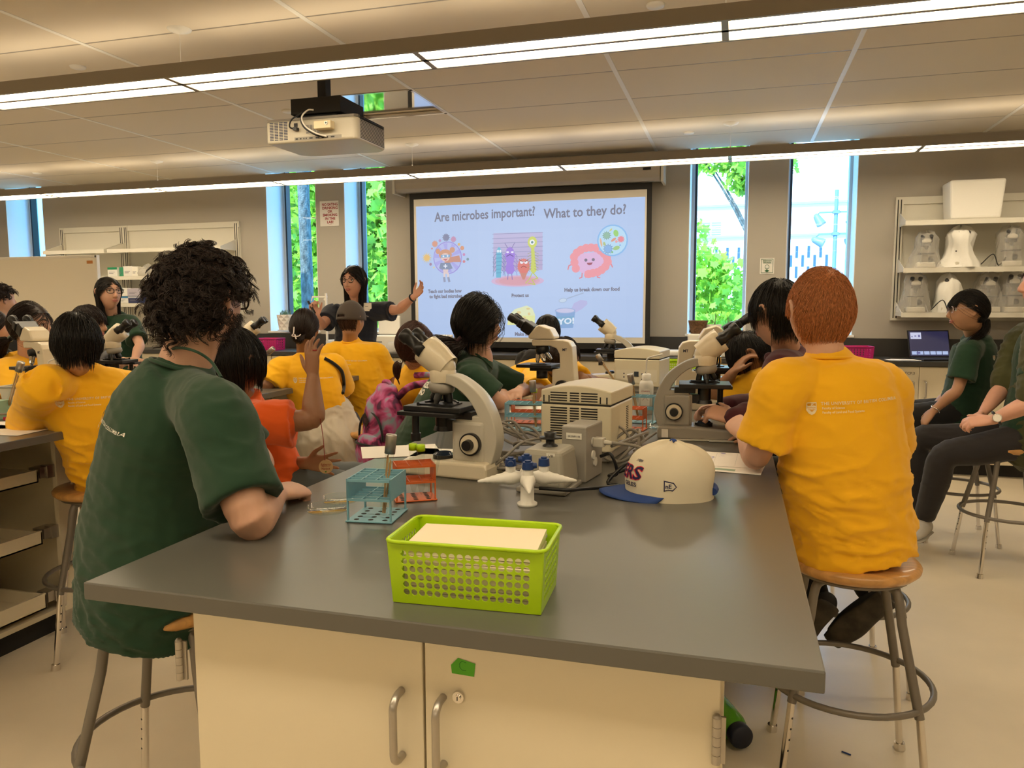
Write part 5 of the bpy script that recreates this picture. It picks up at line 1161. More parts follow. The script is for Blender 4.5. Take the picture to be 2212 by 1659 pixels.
def folds(co, seed, amp, axis=(0, 0, 1), squash=3.5, zfun=None):
    """cloth creases: ridged, stretched across the given axis"""
    ax = np.array(V(axis).normalized()); al = co@ax; base = co+np.outer(al*(squash-1), ax); off = V((seed*3.7, seed*1.3, 0)); kk = 6.0
    out = np.empty(len(co))
    for i, p in enumerate(base):
        q = V((p[0]*kk, p[1]*kk, p[2]*kk))+off; c_ = noise.noise(q*.45+off)*.5; q = q+V((c_, -c_, c_)); a = noise.noise(q); b = noise.noise(q*2.2+off)
        out[i] = max(0, 1-abs(a)*3.2)**1.6*.9*(.5+max(0, c_*2.5))+max(0, 1-abs(b)*3)*.3-.35+c_*.6
    f = zfun(co) if zfun else 1.0
    return out*amp*f
# ---- head
def hpt(d):
    """unit direction in head space (x right, y face, z up) -> point on the skull/face, metres"""
    x, y, z = d; t = max(0, -z)
    sx = .077*(1-.36*t**1.5); X = sx*math.copysign(abs(x)**.92, x); Y = y*(.098 if y > 0 else .102); Z = z*.118
    if y > 0: Y *= (1+.04*t); Y -= .012*max(0, z-.35)
    if y < 0: Y *= (1-.42*t**1.2)
    def g(cx, cz, s): return math.exp(-(((abs(x)-cx)/s)**2+((z-cz)/s)**2)) if y > 0 else 0
    Y += -.009*g(.40, .04, .16)+.005*g(.3, .24, .2)+.004*g(.5, -.28, .22)+.006*g(0, -.58, .18)+.012*g(0, -.92, .22)-.003*g(0, -.72, .08)
    return V((X, Y, Z))
def head_frame(c, f, up=(0, 0, 1)):
    f = V(f).normalized(); u = V(up); r = f.cross(u).normalized(); u = r.cross(f)
    return Matrix(((r.x, f.x, u.x, c[0]), (r.y, f.y, u.y, c[1]), (r.z, f.z, u.z, c[2]), (0, 0, 0, 1)))
def add_head(mb, T, s):
    n, m = 40, 28; vs = []; fs = []
    for j in range(m+1):
        ph = PI*j/m
        for i in range(n):
            t = 2*PI*i/n; vs.append(T @ (hpt((math.sin(ph)*math.cos(t), math.sin(ph)*math.sin(t), -math.cos(ph)))*s))
    for j in range(m):
        for i in range(n): fs.append((j*n+i, j*n+(i+1) % n, (j+1)*n+(i+1) % n, (j+1)*n+i))
    mb.add(vs, fs); Q = lambda x, y, z: T @ (V((x, y, z))*s); X = (T.to_3x3() @ V((1, 0, 0)))
    loft(mb, [Q(0, .088, .022), Q(0, .102, -.004), Q(0, .113, -.028), Q(0, .104, -.036)], [(.006*s, .006*s), (.008*s, .010*s), (.0125*s, .010*s), (.010*s, .006*s)], X, 10, 3)
    for e in (-1, 1):
        mb.ball(Q(e*.011, .100, -.033), .0075*s, 8)
        # ear: a curved rim with a lobe
        loft(mb, [Q(e*.074, .012, .014), Q(e*.083, .004, .032), Q(e*.087, -.012, .030), Q(e*.086, -.018, .010), Q(e*.080, -.008, -.016), Q(e*.074, .006, -.028)], [.005*s, .0055*s, .0055*s, .0055*s, .006*s, .006*s], X, 8, 4)
        loft(mb, [Q(e*.074, .004, .02), Q(e*.079, -.004, .008), Q(e*.076, .002, -.018)], [(.004*s, .014*s)]*3, X, 8, 3)
        loft(mb, [Q(e*.012, .083, .034), Q(e*.032, .084, .040), Q(e*.052, .070, .034)], [.005*s]*3, X, 6, 3)
        loft(mb, [Q(e*-.0, .094, -.052), Q(e*.012, .091, -.0535), Q(e*.022, .083, -.056)], [.0055*s, .005*s, .003*s], X, 6, 3)
    loft(mb, [Q(-.018, .084, -.064), Q(0, .092, -.066), Q(.018, .084, -.064)], [.004*s, .007*s, .004*s], X, 6, 3)
def face_parts(T, s, par, hm, lips=None, brows=True):
    R = T; Q = lambda x, y, z: R @ (V((x, y, z))*s)-V(par.location)
    for e in (-1, 1):
        m = MB(); m.ball(Q(e*.031, .0765, .011), .0118*s, 12); c0 = Q(e*.031, .0865, .011); dr = (R.to_3x3() @ V((0, 1, 0))); m.cyl(c0, c0+dr*.0022*s, .0052*s, .004*s, 12, 1); m.build('eye', [M['eyew'], M['iris']], par)
        m = MB(); m.tube(catmull([Q(e*.018, .0895, .014), Q(e*.031, .0905, .0185), Q(e*.044, .083, .015)], 3), .0022*s, 6); m.build('eyelid', hm, par)
        if brows: m = MB(); m.tube(catmull([Q(e*.014, .0935, .034), Q(e*.030, .0935, .041), Q(e*.050, .080, .036)], 3), [.002*s]+[.0028*s]*5+[.0015*s], 6); m.build('eyebrow', hm, par)
    m = MB(); m.tube(catmull([Q(-.023, .0865, -.0575), Q(-.009, .0965, -.054), Q(0, .0975, -.056), Q(.009, .0965, -.054), Q(.023, .0865, -.0575)], 3), [.001*s]+[.0036*s]*11+[.001*s], 8)
    m.tube(catmull([Q(-.019, .0880, -.0615), Q(0, .0975, -.0655), Q(.019, .0880, -.0615)], 3), [.001*s]+[.0042*s]*5+[.001*s], 8); m.build('lips', lips or M['lips'], par)
def glasses(T, s, par, mt, size=1.0):
    Q = lambda x, y, z: T @ (V((x, y, z))*s)-V(par.location); m = MB()
    for e in (-1, 1):
        rim = [Q(e*(.034+.023*size*math.copysign(abs(math.cos(t))**.7, math.cos(t))), .104-.010*abs(math.cos(t)*(e*math.cos(t) > 0)), .010+.018*size*math.copysign(abs(math.sin(t))**.75, math.sin(t))) for t in [2*PI*i/24 for i in range(24)]]
        m.tube(rim, .0026*s, 6, closed=True); m.tube(catmull([Q(e*.057*size, .096, .018), Q(e*.079, .075, .020), Q(e*.082, .0, .018), Q(e*.080, -.02, .002)], 4), .0018*s, 6)
    m.tube(catmull([Q(-.012, .105, .014), Q(0, .108, .017), Q(.012, .105, .014)], 3), .0018*s, 6)
    g = m.build('glasses', mt, par)
    for e in (-1, 1): m = MB(); m.add([Q(e*(.034+.021*size*math.cos(t)), .1035, .010+.017*size*math.sin(t)) for t in [2*PI*i/20 for i in range(20)]], [tuple(range(20))], 0, False); m.build('lens', M['clear'], g)
# ---- hand
def add_hand(mb, w, d, nrm, right, s=1.0, curl=.4, spread=.12, thumb=.8, flat=None):
    """w wrist, d toward the fingers, nrm palm normal"""
    d = V(d).normalized(); nrm = V(nrm); nrm = (nrm-d*nrm.dot(d)).normalized(); th = d.cross(nrm)*(1 if right else -1)   # thumb side
    w = V(w); L = .088*s
    loft(mb, [w-d*.01*s, w+d*.025*s, w+d*.06*s, w+d*L], [(.024*s, .017*s), (.032*s, .016*s), (.038*s, .014*s), (.037*s, .011*s)], th, 14, 3)
    for k, (o, ln) in enumerate(((.028, .070), (.0095, .078), (-.009, .073), (-.027, .058))):
        a = (o/.028)*spread; c = curl if not isinstance(curl, (list, tuple)) else curl[k]
        b = w+d*(L-.006*s-.006*s*abs(k-1.2))+th*o*s; dd = (d*math.cos(a)+th*math.sin(a)).normalized(); pts = [b]; dirc = dd
        for j, f in enumerate((.42, .32, .26)):
            ang = c*(.55+.4*j); ax = nrm.cross(dd).normalized(); dirc = Matrix.Rotation(-ang if False else 0, 3, ax) @ dirc
            dirc = (dirc*math.cos(ang)+nrm*math.sin(ang)).normalized() if j == 0 else (pts[-1]-pts[-2]).normalized()
            if j: 
                perp = nrm-dirc*nrm.dot(dirc)
                perp = perp.normalized() if perp.length > .05 else -dd
                if c*j > 1.2: perp = (perp-dd*.6).normalized()
                dirc = (dirc*math.cos(ang)+perp*math.sin(ang)).normalized()
            pts.append(pts[-1]+dirc*ln*f*s)
        loft(mb, pts, [.0088*s, .0082*s, .0076*s, .0062*s], th, 10, 3)
    b = w+d*.022*s+th*.026*s; t1 = (th*thumb+d*.75+nrm*.25).normalized(); t2 = (t1*.8+d*.5+nrm*.15*curl if not isinstance(curl, (list, tuple)) else t1+d*.5).normalized()
    loft(mb, [b-t1*.012*s, b+t1*.028*s, b+t1*.028*s+t2*.028*s, b+t1*.028*s+t2*.05*s], [.013*s, .0105*s, .009*s, .007*s], d, 10, 3)
# ---- strands
def strands(P, w, name, mt, parent, taper=.35, cap=None):
    """P (N,K,3) polylines -> one mesh of thin three-sided hairs"""
    N, K, _ = P.shape; Tn = np.gradient(P, axis=1); Tn /= (np.linalg.norm(Tn, axis=2, keepdims=True)+1e-9)
    ref = np.random.RandomState(1).normal(size=(N, 1, 3)); A = np.cross(Tn, ref); A /= (np.linalg.norm(A, axis=2, keepdims=True)+1e-9); B = np.cross(Tn, A)
    ww = (w if np.ndim(w) else np.full(N, w))[:, None, None]*np.linspace(1, taper, K)[None, :, None]
    R = np.stack([P+ww*(A*math.cos(t)+B*math.sin(t)) for t in (0, 2.094, 4.189)], axis=2)   # N,K,3,3
    vs = R.reshape(-1, 3)-np.array(parent.location)
    base = (np.arange(N)[:, None, None]*K+np.arange(K-1)[None, :, None])*3; j = np.arange(3)[None, None, :]; j2 = (j+1) % 3
    F = np.stack([base+j, base+j2, base+3+j2, base+3+j], axis=3).reshape(-1, 4)
    me = bpy.data.meshes.new(name); nv = len(vs); nf = len(F); capv = None
    if cap is not None:
        cv, cf = cap; cv = np.array(cv)-np.array(parent.location); cf = np.array(cf)+nv; vs = np.vstack([vs, cv]); F = np.vstack([F, cf])
    me.vertices.add(len(vs)); me.vertices.foreach_set('co', vs.astype('f').ravel()); me.loops.add(len(F)*4); me.loops.foreach_set('vertex_index', F.astype('i').ravel())
    me.polygons.add(len(F)); me.polygons.foreach_set('loop_start', np.arange(len(F), dtype='i')*4); me.polygons.foreach_set('loop_total', np.full(len(F), 4, 'i'))
    me.polygons.foreach_set('use_smooth', np.ones(len(F), bool)); me.materials.append(mt); me.update(calc_edges=True); me.validate()
    o = bpy.data.objects.new(name, me); COL.objects.link(o); o.parent = parent; return o
def hairline(style):
    def f(d):
        x, y, z = d
        ear = abs(x) > .80 and -.28 < y < .25 and z < .08
        if style == 'long': return (z > .50-.25*abs(x) if y > .35 else (z > -.15 if y > .1 else z > -.72)) 
        if style == 'curly': return (z > .42 if y > .45 else (z > -.05 if y > .05 else z > -.50)) and not ear
        if style == 'short': return (z > .50 if y > .5 else (z > .0 if y > .05 else z > -.52)) and not ear
        if style == 'bowl': return (z > .30 if y > .5 else (z > -.15 if y > .1 else z > -.60)) and not ear
        if style == 'updo': return (z > .52 if y > .45 else (z > .22 if y > .1 else z > -.55)) and not ear
        if style == 'fringe': return y > .28 and z > .48 and abs(x) < .6
    return f
def hair(par, T, s, style, mt, n=2600, length=.05, w=.0011, puff=.008, seed=1, anchor=None, fall=None, crown=(0, -.45, .89), body_dir=None, fringe=True, name='hair'):
    """style: curly/short/bowl/long/updo. anchor: head-space tie point; fall: length that hangs free"""
    r = np.random.RandomState(seed); ok = hairline(style); dirs = []
    while len(dirs) < n:
        d = r.normal(size=3); d /= np.linalg.norm(d)
        if ok(d): dirs.append(d)
    D = np.array(dirs); R3 = np.array(T.to_3x3()); tr = np.array(T.translation); hp = lambda d: np.array(hpt(d))
    # scalp cap
    vs = []; fs = []; na, nb_ = 44, 30; idx = {}
    for j in range(nb_+1):
        ph = PI*j/nb_
        for i in range(na):
            t = 2*PI*i/na; d = (math.sin(ph)*math.cos(t), math.sin(ph)*math.sin(t), math.cos(ph))
            if ok((d[0]*1.0, d[1], d[2]-.02)):
                q = hp(d); nn = np.array(d); q = q+nn*(puff*.55+.002*math.sin(7*t)*(style == 'curly')); idx[(j, i)] = len(vs); vs.append(R3@(q*s)+tr)
    for j in range(nb_):
        for i in range(na):
            ks = [(j, i), (j, (i+1) % na), (j+1, (i+1) % na), (j+1, i)]
            if all(k in idx for k in ks): fs.append([idx[k] for k in ks])
    K = 22 if style == 'curly' else (9 if style == 'short' else 16)
    P = np.zeros((n, K, 3)); cr = np.array(crown)/np.linalg.norm(crown); wd = R3.T@np.array([0, 0, -1.0])
    if style == 'curly':
        CL = 8; rr2 = np.random.RandomState(seed+99)
        for i in range(n):
            if i % CL == 0: dc = D[i]; r = np.random.RandomState(seed*1000+i)
            else: r = np.random.RandomState(seed*1000+i-i % CL)
            d = dc+rr2.normal(size=3)*.022; d /= np.linalg.norm(d); p0 = hp(d); out = d+r.normal(size=3)*.35; out /= np.linalg.norm(out); tang = r.normal(size=3); tang -= out*tang.dot(out); tang /= np.linalg.norm(tang); b = np.cross(out, tang)
            L_ = length*(.7+.6*r.rand()); rad = .006+.006*r.rand(); turns = 1.5+1.5*r.rand(); ph = r.rand()*6.28
            u = np.linspace(0, 1, K)[:, None]; droop = wd*(.35*L_)*u**2; lift = np.minimum(1, u*3)
            P[i] = p0+rr2.normal(size=3)*.0012+out*L_*(u*.8)+droop+lift*rad*(tang*np.cos(ph+turns*6.28*u)+b*np.sin(ph+turns*6.28*u))+tang*L_*.35*u**1.5
    else:
        for i in range(n):
            d = D[i].copy(); side = 1 if d[0] > 0 else -1; L_ = length*(.75+.5*r.rand())
            tot = L_; step = tot/(K-1); pos = hp(d); free = False; vel = None; off = puff*(.3+.9*r.rand()); jit = r.normal(size=3)*.18
            an = np.array(anchor) if anchor is not None else None
            for k in range(K):
                if not free:
                    u = k/(K-1); lift = off*min(1, k/3.0)
                    P[i, k] = pos+d*lift
                    if an is not None:
                        g = an-pos; g = g/ (np.linalg.norm(g)+1e-6)
                        if np.linalg.norm(an-pos) < .02: P[i, k:] = an+r.normal(size=3)*.006; break
                    else:
                        g = d-cr*.9+jit*(.6 if style == 'short' else .25)
                        if style == 'long' and d[1] > .15: g = np.array([side*1.3, -1.3, -.25])+jit*.3
                        if style != 'short' or d[1] < .2: g = g+wd*1.1*(1 if style != 'short' else .5)
                        if fringe and d[1] > .3 and style in ('bowl', 'fringe'): g = g+np.array([0, .8, -.2])
                        if style == 'short' and d[1] > .2: g = g+np.array([.5, .8, .2])
                    g = g-d*g.dot(d); g /= (np.linalg.norm(g)+1e-6)
                    if an is not None: step = max(.004, np.linalg.norm(an-hp(D[i]))*1.15/(K-2))
                    nd = d+g*step/.095; nd /= np.linalg.norm(nd); npos = hp(nd); vel = npos-pos; d = nd; pos = npos
                    if an is None and style in ('long', 'bowl') and d[2] < (-.30 if style == 'long' else -.42): free = True; base = P[i, k].copy(); v = vel/(np.linalg.norm(vel)+1e-6)
                else:
                    v = v*.6+wd*.4+jit*.02; v /= np.linalg.norm(v); base = base+v*step
                    if body_dir is not None: base = base+np.array(body_dir)*step*.25
                    P[i, k] = base
    W = P*s; W = W@R3.T+tr
    return strands(W, w*(.7+.6*r.rand(n)), name, mt, par, .35, (vs, fs) if fs else None)
def tail(par, pts, rad, mt, n=500, w=.0012, seed=1, name='ponytail', curly=0):
    """bundle of hair following pts (world)"""
    C_ = np.array([tuple(p) for p in catmull(pts, 6)]); K = len(C_); r = np.random.RandomState(seed); tt = np.linspace(0, 1, K)
    env = rad*(np.sin(np.clip(tt*1.15+.12, 0, 1)*PI)**.6+.15); P = np.zeros((n, K, 3))
    for i in range(n):
        a = r.rand()*6.28; q = math.sqrt(r.rand()); sp = r.normal(size=3)*.25; ax = np.array([math.cos(a), math.sin(a), .4*math.sin(a*2)])*q
        P[i] = C_+env[:, None]*(ax+sp*tt[:, None]); 
        if curly: P[i] += curly*np.stack([np.sin(tt*20+a), np.cos(tt*17+a), np.sin(tt*14+a)], 1)*tt[:, None]
        P[i] = P[i][::1]; cut = 1-.25*r.rand(); P[i] = np.array([P[i][min(int(k*cut), K-1)]+(P[i][min(int(k*cut)+1, K-1)]-P[i][min(int(k*cut), K-1)])*((k*cut) % 1) for k in range(K)])
    return strands(P, w*(.7+.6*r.rand(n)), name, mt, par, .4)
def blob(mb, c, r): mb.ball(c, r, 14)

def footax(t, sd=None):
    s_ = V(sd).normalized() if sd is not None else V((t.y, -t.x, 0)).normalized(); u = s_.cross(t).normalized()
    return s_, (-u if (u.z < 0 if sd is None else u.y < 0) else u)
def lerp(a, b, t): return V(a)*(1-t)+V(b)*t
def person(spec):
    """spec: joints in world space. Returns root, dict of parts."""
    g = spec.get; s = g('s', 1.0); bw = g('bulk', 1.0); bd = g('depthk', 1.0)
    pel, nk = V(spec['pel']), V(spec['neck']); hc = V(spec['head']); fdir = V(spec['face'])
    root = empty('person', (pel.x, pel.y, 0), 0, spec['label'], 'person')
    bf = V(spec['body']).normalized()                       # body facing, horizontal
    side = V((bf.y, -bf.x, 0))                               # person's right... facing +y -> right is +x
    ss = V(g('shside', side)).normalized()
    up = (nk-pel).normalized(); shw = .165*s*g('shw', 1)
    shR, shL = g('shR') or nk+ss*shw-up*.045*s, g('shL') or nk-ss*shw-up*.045*s
    shR, shL = V(shR), V(shL)
    mid = lerp(pel, nk, .5)-bf*g('slouch', .02)
    T = head_frame(hc, fdir, g('hup', (0, 0, 1))); hs = g('hs', .97*(s if s > .85 else .9))
    vox = g('vox', .006); skin = SK[g('skin', 'tan')]
    arms = {}
    for nm, sh, sg in (('R', shR, 1), ('L', shL, -1)):
        el = V(g('el'+nm) or sh+bf*.10*s-V((0, 0, .26*s))+ss*sg*.04); wr = V(g('wr'+nm) or el+bf*.22*s-ss*sg*.05-V((0, 0, .02)))
        arms[nm] = (sh, el, wr, V(g('hd'+nm) or (wr-el).normalized()), V(g('hn'+nm) or (0, 0, -1)))
    legs = {}
    for nm, sg in (('R', 1), ('L', -1)):
        hp_ = pel+side*sg*.085*s+V((0, 0, .012)); kn = V(g('kn'+nm) or pel+bf*.38*s+side*sg*.12*s-V((0, 0, .04*s))); an = V(g('an'+nm) or V((kn.x-bf.x*.06, kn.y-bf.y*.06, max(.36, kn.z-.36*s))))
        td = V(g('toe'+nm) or bf).normalized(); legs[nm] = (hp_, kn, an, td)
    # ---------- body (one continuous skin)
    b = MB(); tor = [pel-up*.045*s, lerp(pel, mid, .5), mid, lerp(mid, nk, .55), nk-up*.03*s]
    loft(b, tor, [(.13*s*bw, .09*s*bw*bd), (.12*s*bw, .09*s*bw*bd), (.125*s*bw, .088*s*bw*bd), (.115*s*bw, .07*s*bw*bd), (.055*s, .05*s)], [side, side, lerp(side, ss, .5), ss, ss], 18, d0=False)
    hb = T @ V((0, -.012, -.075)*1) if False else T @ (V((0, -.015, -.06))*hs)
    loft(b, [nk-up*.05*s, nk, lerp(nk, hb, .55), hb], [(.07*s, .06*s), (.056*s*g('nkw', 1), .054*s*g('nkw', 1)), (.051*s*g('nkw', 1), .052*s*g('nkw', 1)), (.052*s, .056*s)], ss, 16)
    for nm, (sh, el, wr, hd, hn) in arms.items():
        k_ = g('armk', 1.0)
        loft(b, [nk-up*.04*s, sh, lerp(sh, el, .5), el, lerp(el, wr, .3), lerp(el, wr, .75), wr], [.036*s, .040*s*k_, .042*s*k_, .037*s*k_, .040*s*k_, .029*s*k_, (.026*s, .020*s)], hd.cross(hn), 14)
        add_hand(b, wr, hd, hn, nm == 'R', s*g('handk', .98), g('curl'+nm, .45), g('spread'+nm, .12), g('thumb'+nm, .7))
    for nm, (hp_, kn, an, td) in legs.items():
        kk_ = 1.0 if g('shorts') else .85; loft(b, [hp_, kn, lerp(kn, an, .35), an], [.066*s*bw*kk_, .050*s*kk_, .052*s*kk_, .033*s], side, 12)
        fs_, uq = footax(td, g('fside'+nm))
        loft(b, [an-uq*.02, an+td*.07*s-uq*.05*s, an+td*.14*s-uq*.058*s], [.032*s, (.034*s, .022*s), (.030*s, .014*s)], fs_, 10)
    add_head(b, T, hs)
    parts = {'root': root, 'T': T, 'hs': hs, 'side': side, 'ss': ss, 'arms': arms}
    parts['body'] = fuse(b, 'body', skin, root, vox, g('sm', 3))
    # ---------- top
    tp = g('top')
    if tp:
        m = MB(); e = g('ease', .016)*1.0; w_ = bw
        hem = pel-up*g('hem', .07)*s
        a_, d_ = .155*s*w_+e, .115*s*w_*bd+e
        loft(m, [hem, lerp(pel, mid, .35), mid, lerp(mid, nk, .5), lerp(mid, nk, .82), nk-up*.030*s], [(a_*g('hipk', 1.0), d_*g('hipk', 1.0)), (a_*g('hipk', 1.0), d_*g('hipk', 1.0)), (a_*.99, d_), (a_, d_*.97), (.13*s*w_+e, .09*s*bd+e), (.070*s+.006, .068*s+.006)], [side, side, lerp(side, ss, .5), ss, ss, ss], 24, d0=False)
        sl = g('sleeve', .62)
        for nm, (sh, el, wr, hd, hn) in arms.items():
            k_ = g('armk', 1.0); sk_ = g('slk', 1.0)
            if sl < 1:
                end = lerp(sh, el, sl); ax = (el-sh).normalized()
                loft(m, [nk-up*.055*s, lerp(nk-up*.05*s, sh, .6), sh, lerp(sh, end, .5)], [(.055*s+e*.5), (.056*s+e), (.060*s*k_+e), (.060*s*k_*sk_+e)], ss, 18)
                rr = .060*s*k_*sk_+e*1.2; d0 = ax; u0 = d0.orthogonal().normalized(); v0 = d0.cross(u0)
                c0 = lerp(sh, end, .4)
                droop = V((0, 0, -.012*s))*g('droop', 1)
                m.add([c0+(u0*math.cos(2*PI*i/20)+v0*math.sin(2*PI*i/20))*rr*.95 for i in range(20)]+[end+droop+(u0*math.cos(2*PI*i/20)+v0*math.sin(2*PI*i/20))*rr*1.04 for i in range(20)]+[end+ax*.001+droop+(u0*math.cos(2*PI*i/20)+v0*math.sin(2*PI*i/20))*rr*.84 for i in range(20)]+[c0, end-ax*.03*s+droop],
                      [(i, (i+1) % 20, 20+(i+1) % 20, 20+i) for i in range(20)]+[(20+i, 20+(i+1) % 20, 40+(i+1) % 20, 40+i) for i in range(20)]+[(40+i, 40+(i+1) % 20, 61) for i in range(20)]+[((i+1) % 20, i, 60) for i in range(20)])
            else:
                loft(m, [nk-up*.055*s, lerp(nk-up*.05*s, sh, .6), sh, lerp(sh, el, .5), el, lerp(el, wr, .5), lerp(el, wr, .93)], [.055*s+e, .056*s+e, .056*s+e, .05*s+e, .046*s+e, .042*s+e, .028*s+e], ss, 16)
        if g('hood'):
            c0 = nk-bf*.06*s+V((0, 0, -.01)); loft(m, [c0+ss*.09*s+bf*.06*s, c0+ss*.06*s-V((0, 0, .02)), c0-bf*.03*s-V((0, 0, .05)), c0-ss*.06*s-V((0, 0, .02)), c0-ss*.09*s+bf*.06*s], [.022*s, .035*s, .04*s, .035*s, .022*s], up, 14)
        am = g('fold', .006)
        zl, zh = pel.z, nk.z
        fz = lambda co: .45+.75*np.clip((zl+.55*(zh-zl)-co[:, 2])/(.5*(zh-zl)), 0, 1)
        parts['top'] = fuse(m, g('topname', 't_shirt'), FB[tp], root, g('voxc', .0075), 3, lambda co: folds(co, g('seed', 1), am, g('foldax', (.25, .1, 1)), 2.8, fz))
        if g('collar', True):
            cm = MB(); c0 = nk-V(root.location)-up*.004*s; u0 = ss; v0 = up.cross(ss).normalized(); cm.tube([c0+u0*(.066*s*g('nkw', 1))*math.cos(2*PI*i/28)+v0*(.066*s*g('nkw', 1))*math.sin(2*PI*i/28)+up*(-.012*s*math.sin(2*PI*i/28)*(1 if v0.dot(bf) > 0 else -1)) for i in range(28)], .0048*s, 8, closed=True)
            cm.build('collar', FB[tp], parts['top'])
    # ---------- trousers and shoes
    bt = g('bottom', 'black')
    if bt:
        m = MB(); short = g('shorts', False)
        loft(m, [pel-up*.06*s, pel+up*.05*s], [(.145*s*bw, .115*s*bw*bd)]*2, side, 18, d0=False)
        for nm, (hp_, kn, an, td) in legs.items():
            if short: loft(m, [hp_, lerp(hp_, kn, .85)], [.09*s*bw, .078*s], side, 14)
            else: loft(m, [hp_, lerp(hp_, kn, .6), kn, lerp(kn, an, .4), lerp(kn, an, .9)], [.088*s*bw, .078*s, .066*s, .066*s, .052*s], side, 14)
        parts['bottom'] = fuse(m, 'shorts' if short else 'trousers', FB[bt], root, .009, 3, lambda co: folds(co, g('seed', 1)+5, .005, (.3, .2, 1), 2))
    for nm, (hp_, kn, an, td) in legs.items():
        rl = V(root.location); t_ = td; sdd, upn = footax(t_, g('fside'+nm))
        a0 = an-upn*.075*s-t_*.045*s
        sh = MB(); loft(sh, [a0+upn*.03*s, a0+t_*.07*s+upn*.036*s, a0+t_*.15*s+upn*.03*s, a0+t_*.215*s+upn*.024*s], [(.036*s, .038*s), (.042*s, .042*s), (.046*s, .032*s), (.036*s, .022*s)], sdd, 16); loft(sh, [a0+t_*.035*s+upn*.04*s, an+upn*.012*s], [(.038*s, .046*s)]*2, sdd, 14)
        so = fuse(sh, 'shoe', g('shoem') or M['shoe'], root, .006, 3)
        sl_ = MB(); loft(sl_, [a0-rl-t_*.012*s, a0-rl+t_*.07*s, a0-rl+t_*.15*s, a0-rl+t_*.235*s], [(.038*s, .012*s), (.04*s, .012*s), (.048*s, .012*s), (.034*s, .010*s)], sdd, 14); sl_.build('sole', g('solem') or M['sole'], so)
    return parts
M['shoe'] = mat('shoe_black', (.02, .02, .02), .6); M['sole'] = mat('shoe_sole', (.45, .42, .36), .6); M['shoew'] = mat('shoe_grey', (.5, .47, .42), .7)
def back_print(P, spec, txt=True, lines=None, col=(.78, .70, .52), wid=.26, drop=.16, dx=0, tilt=0.0, front=False, which='top'):
    """print pressed on to the back (or chest) of the top"""
    top = P[which]; root = P['root']; nk = V(spec['neck'])-V(root.location); pel = V(spec['pel'])-V(root.location); bf = V(spec['body']).normalized(); ss = P['ss']
    up = (nk-pel).normalized(); N = -bf if not front else bf; U = (V(spec.get('pside', ss)) if not front else -ss); U = U.normalized(); U = (U+up*tilt).normalized(); N = (N-U*N.dot(U)).normalized(); W = N.cross(U)
    if W.z < 0: W = -W
    O = nk-up*drop+N*.3+U*(-wid/2+dx); a = Art(O, U, W, .0003); a.N = N
    if lines is None:
        k = wid/.26; a.poly([(0, .030*k), (.026*k, .030*k), (.026*k, .008*k), (.020*k, -.002*k), (.013*k, -.006*k), (.006*k, -.002*k), (0, .008*k)], col)
        bg_ = spec.get('pbg', (.72, .33, .006)); a.poly([(.002*k, .0275*k), (.024*k, .0275*k), (.024*k, .0195*k), (.002*k, .0195*k)], bg_); a.text('UBC', .013*k, .0205*k, .0085*k, col, .02, 'c')
        for z in (.0165, .014): a.line([(.003*k, z*k), (.008*k, (z-.0012)*k), (.013*k, z*k), (.018*k, (z-.0012)*k), (.023*k, z*k)], .0009*k, bg_)
        for t in range(5): x = .005+.004*t; a.poly([(x*k, .011*k), ((x+.0016)*k, .011*k), (.0137*k, .004*k), (.0125*k, .004*k)], bg_)
        a.text('THE UNIVERSITY OF BRITISH COLUMBIA', .036*k, .022*k, .0125*k, col, .015, sx=.86, spacing=1.12); a.text('Faculty of Science', .038*k, .010*k, .0095*k, col, .012, sx=.85); a.text('Faculty of Land and Food Systems', .038*k, -.002*k, .0095*k, col, .012, sx=.85)
    else:
        for (t, x, z, sz, al) in lines: a.text(t, x, z, sz, col, .05, al)
    subdivide_art(a, .012); a.N = N
    bv = BVHTree.FromPolygons([v.co for v in top.data.vertices], [tuple(p.vertices) for p in top.data.polygons]); keep = []
    for i, p in enumerate(a.v):
        lay = (p-O).dot(N); hit = bv.ray_cast(p-N*lay, -N, .8); keep.append(hit[0] is not None)
        if hit[0]: a.v[i] = hit[0]+N*(.0012+max(0, lay)*.8)
    ff = [k for k, f in enumerate(a.f) if all(keep[i] for i in f)]; a.f = [a.f[k] for k in ff]; a.c = [a.c[k] for k in ff]; a.m = [0]*len(ff); a.sm = [False]*len(ff)
    return a.build('shirt_print', M['art'], top, cols=True)
# ================================================================ the people in the photo
def dv(a, b): return (V(b)-V(a)).normalized()
def stand(d):
    bf = V(d['body']).normalized(); sd = V((bf.y, -bf.x, 0)); p = V(d['pel']); hgt = p.z
    for nm, sg in (('R', 1), ('L', -1)):
        d['kn'+nm] = p+sd*sg*.10+bf*.02-V((0, 0, hgt*.46)); d['an'+nm] = p+sd*sg*.11-V((0, 0, hgt-.085))
    return d
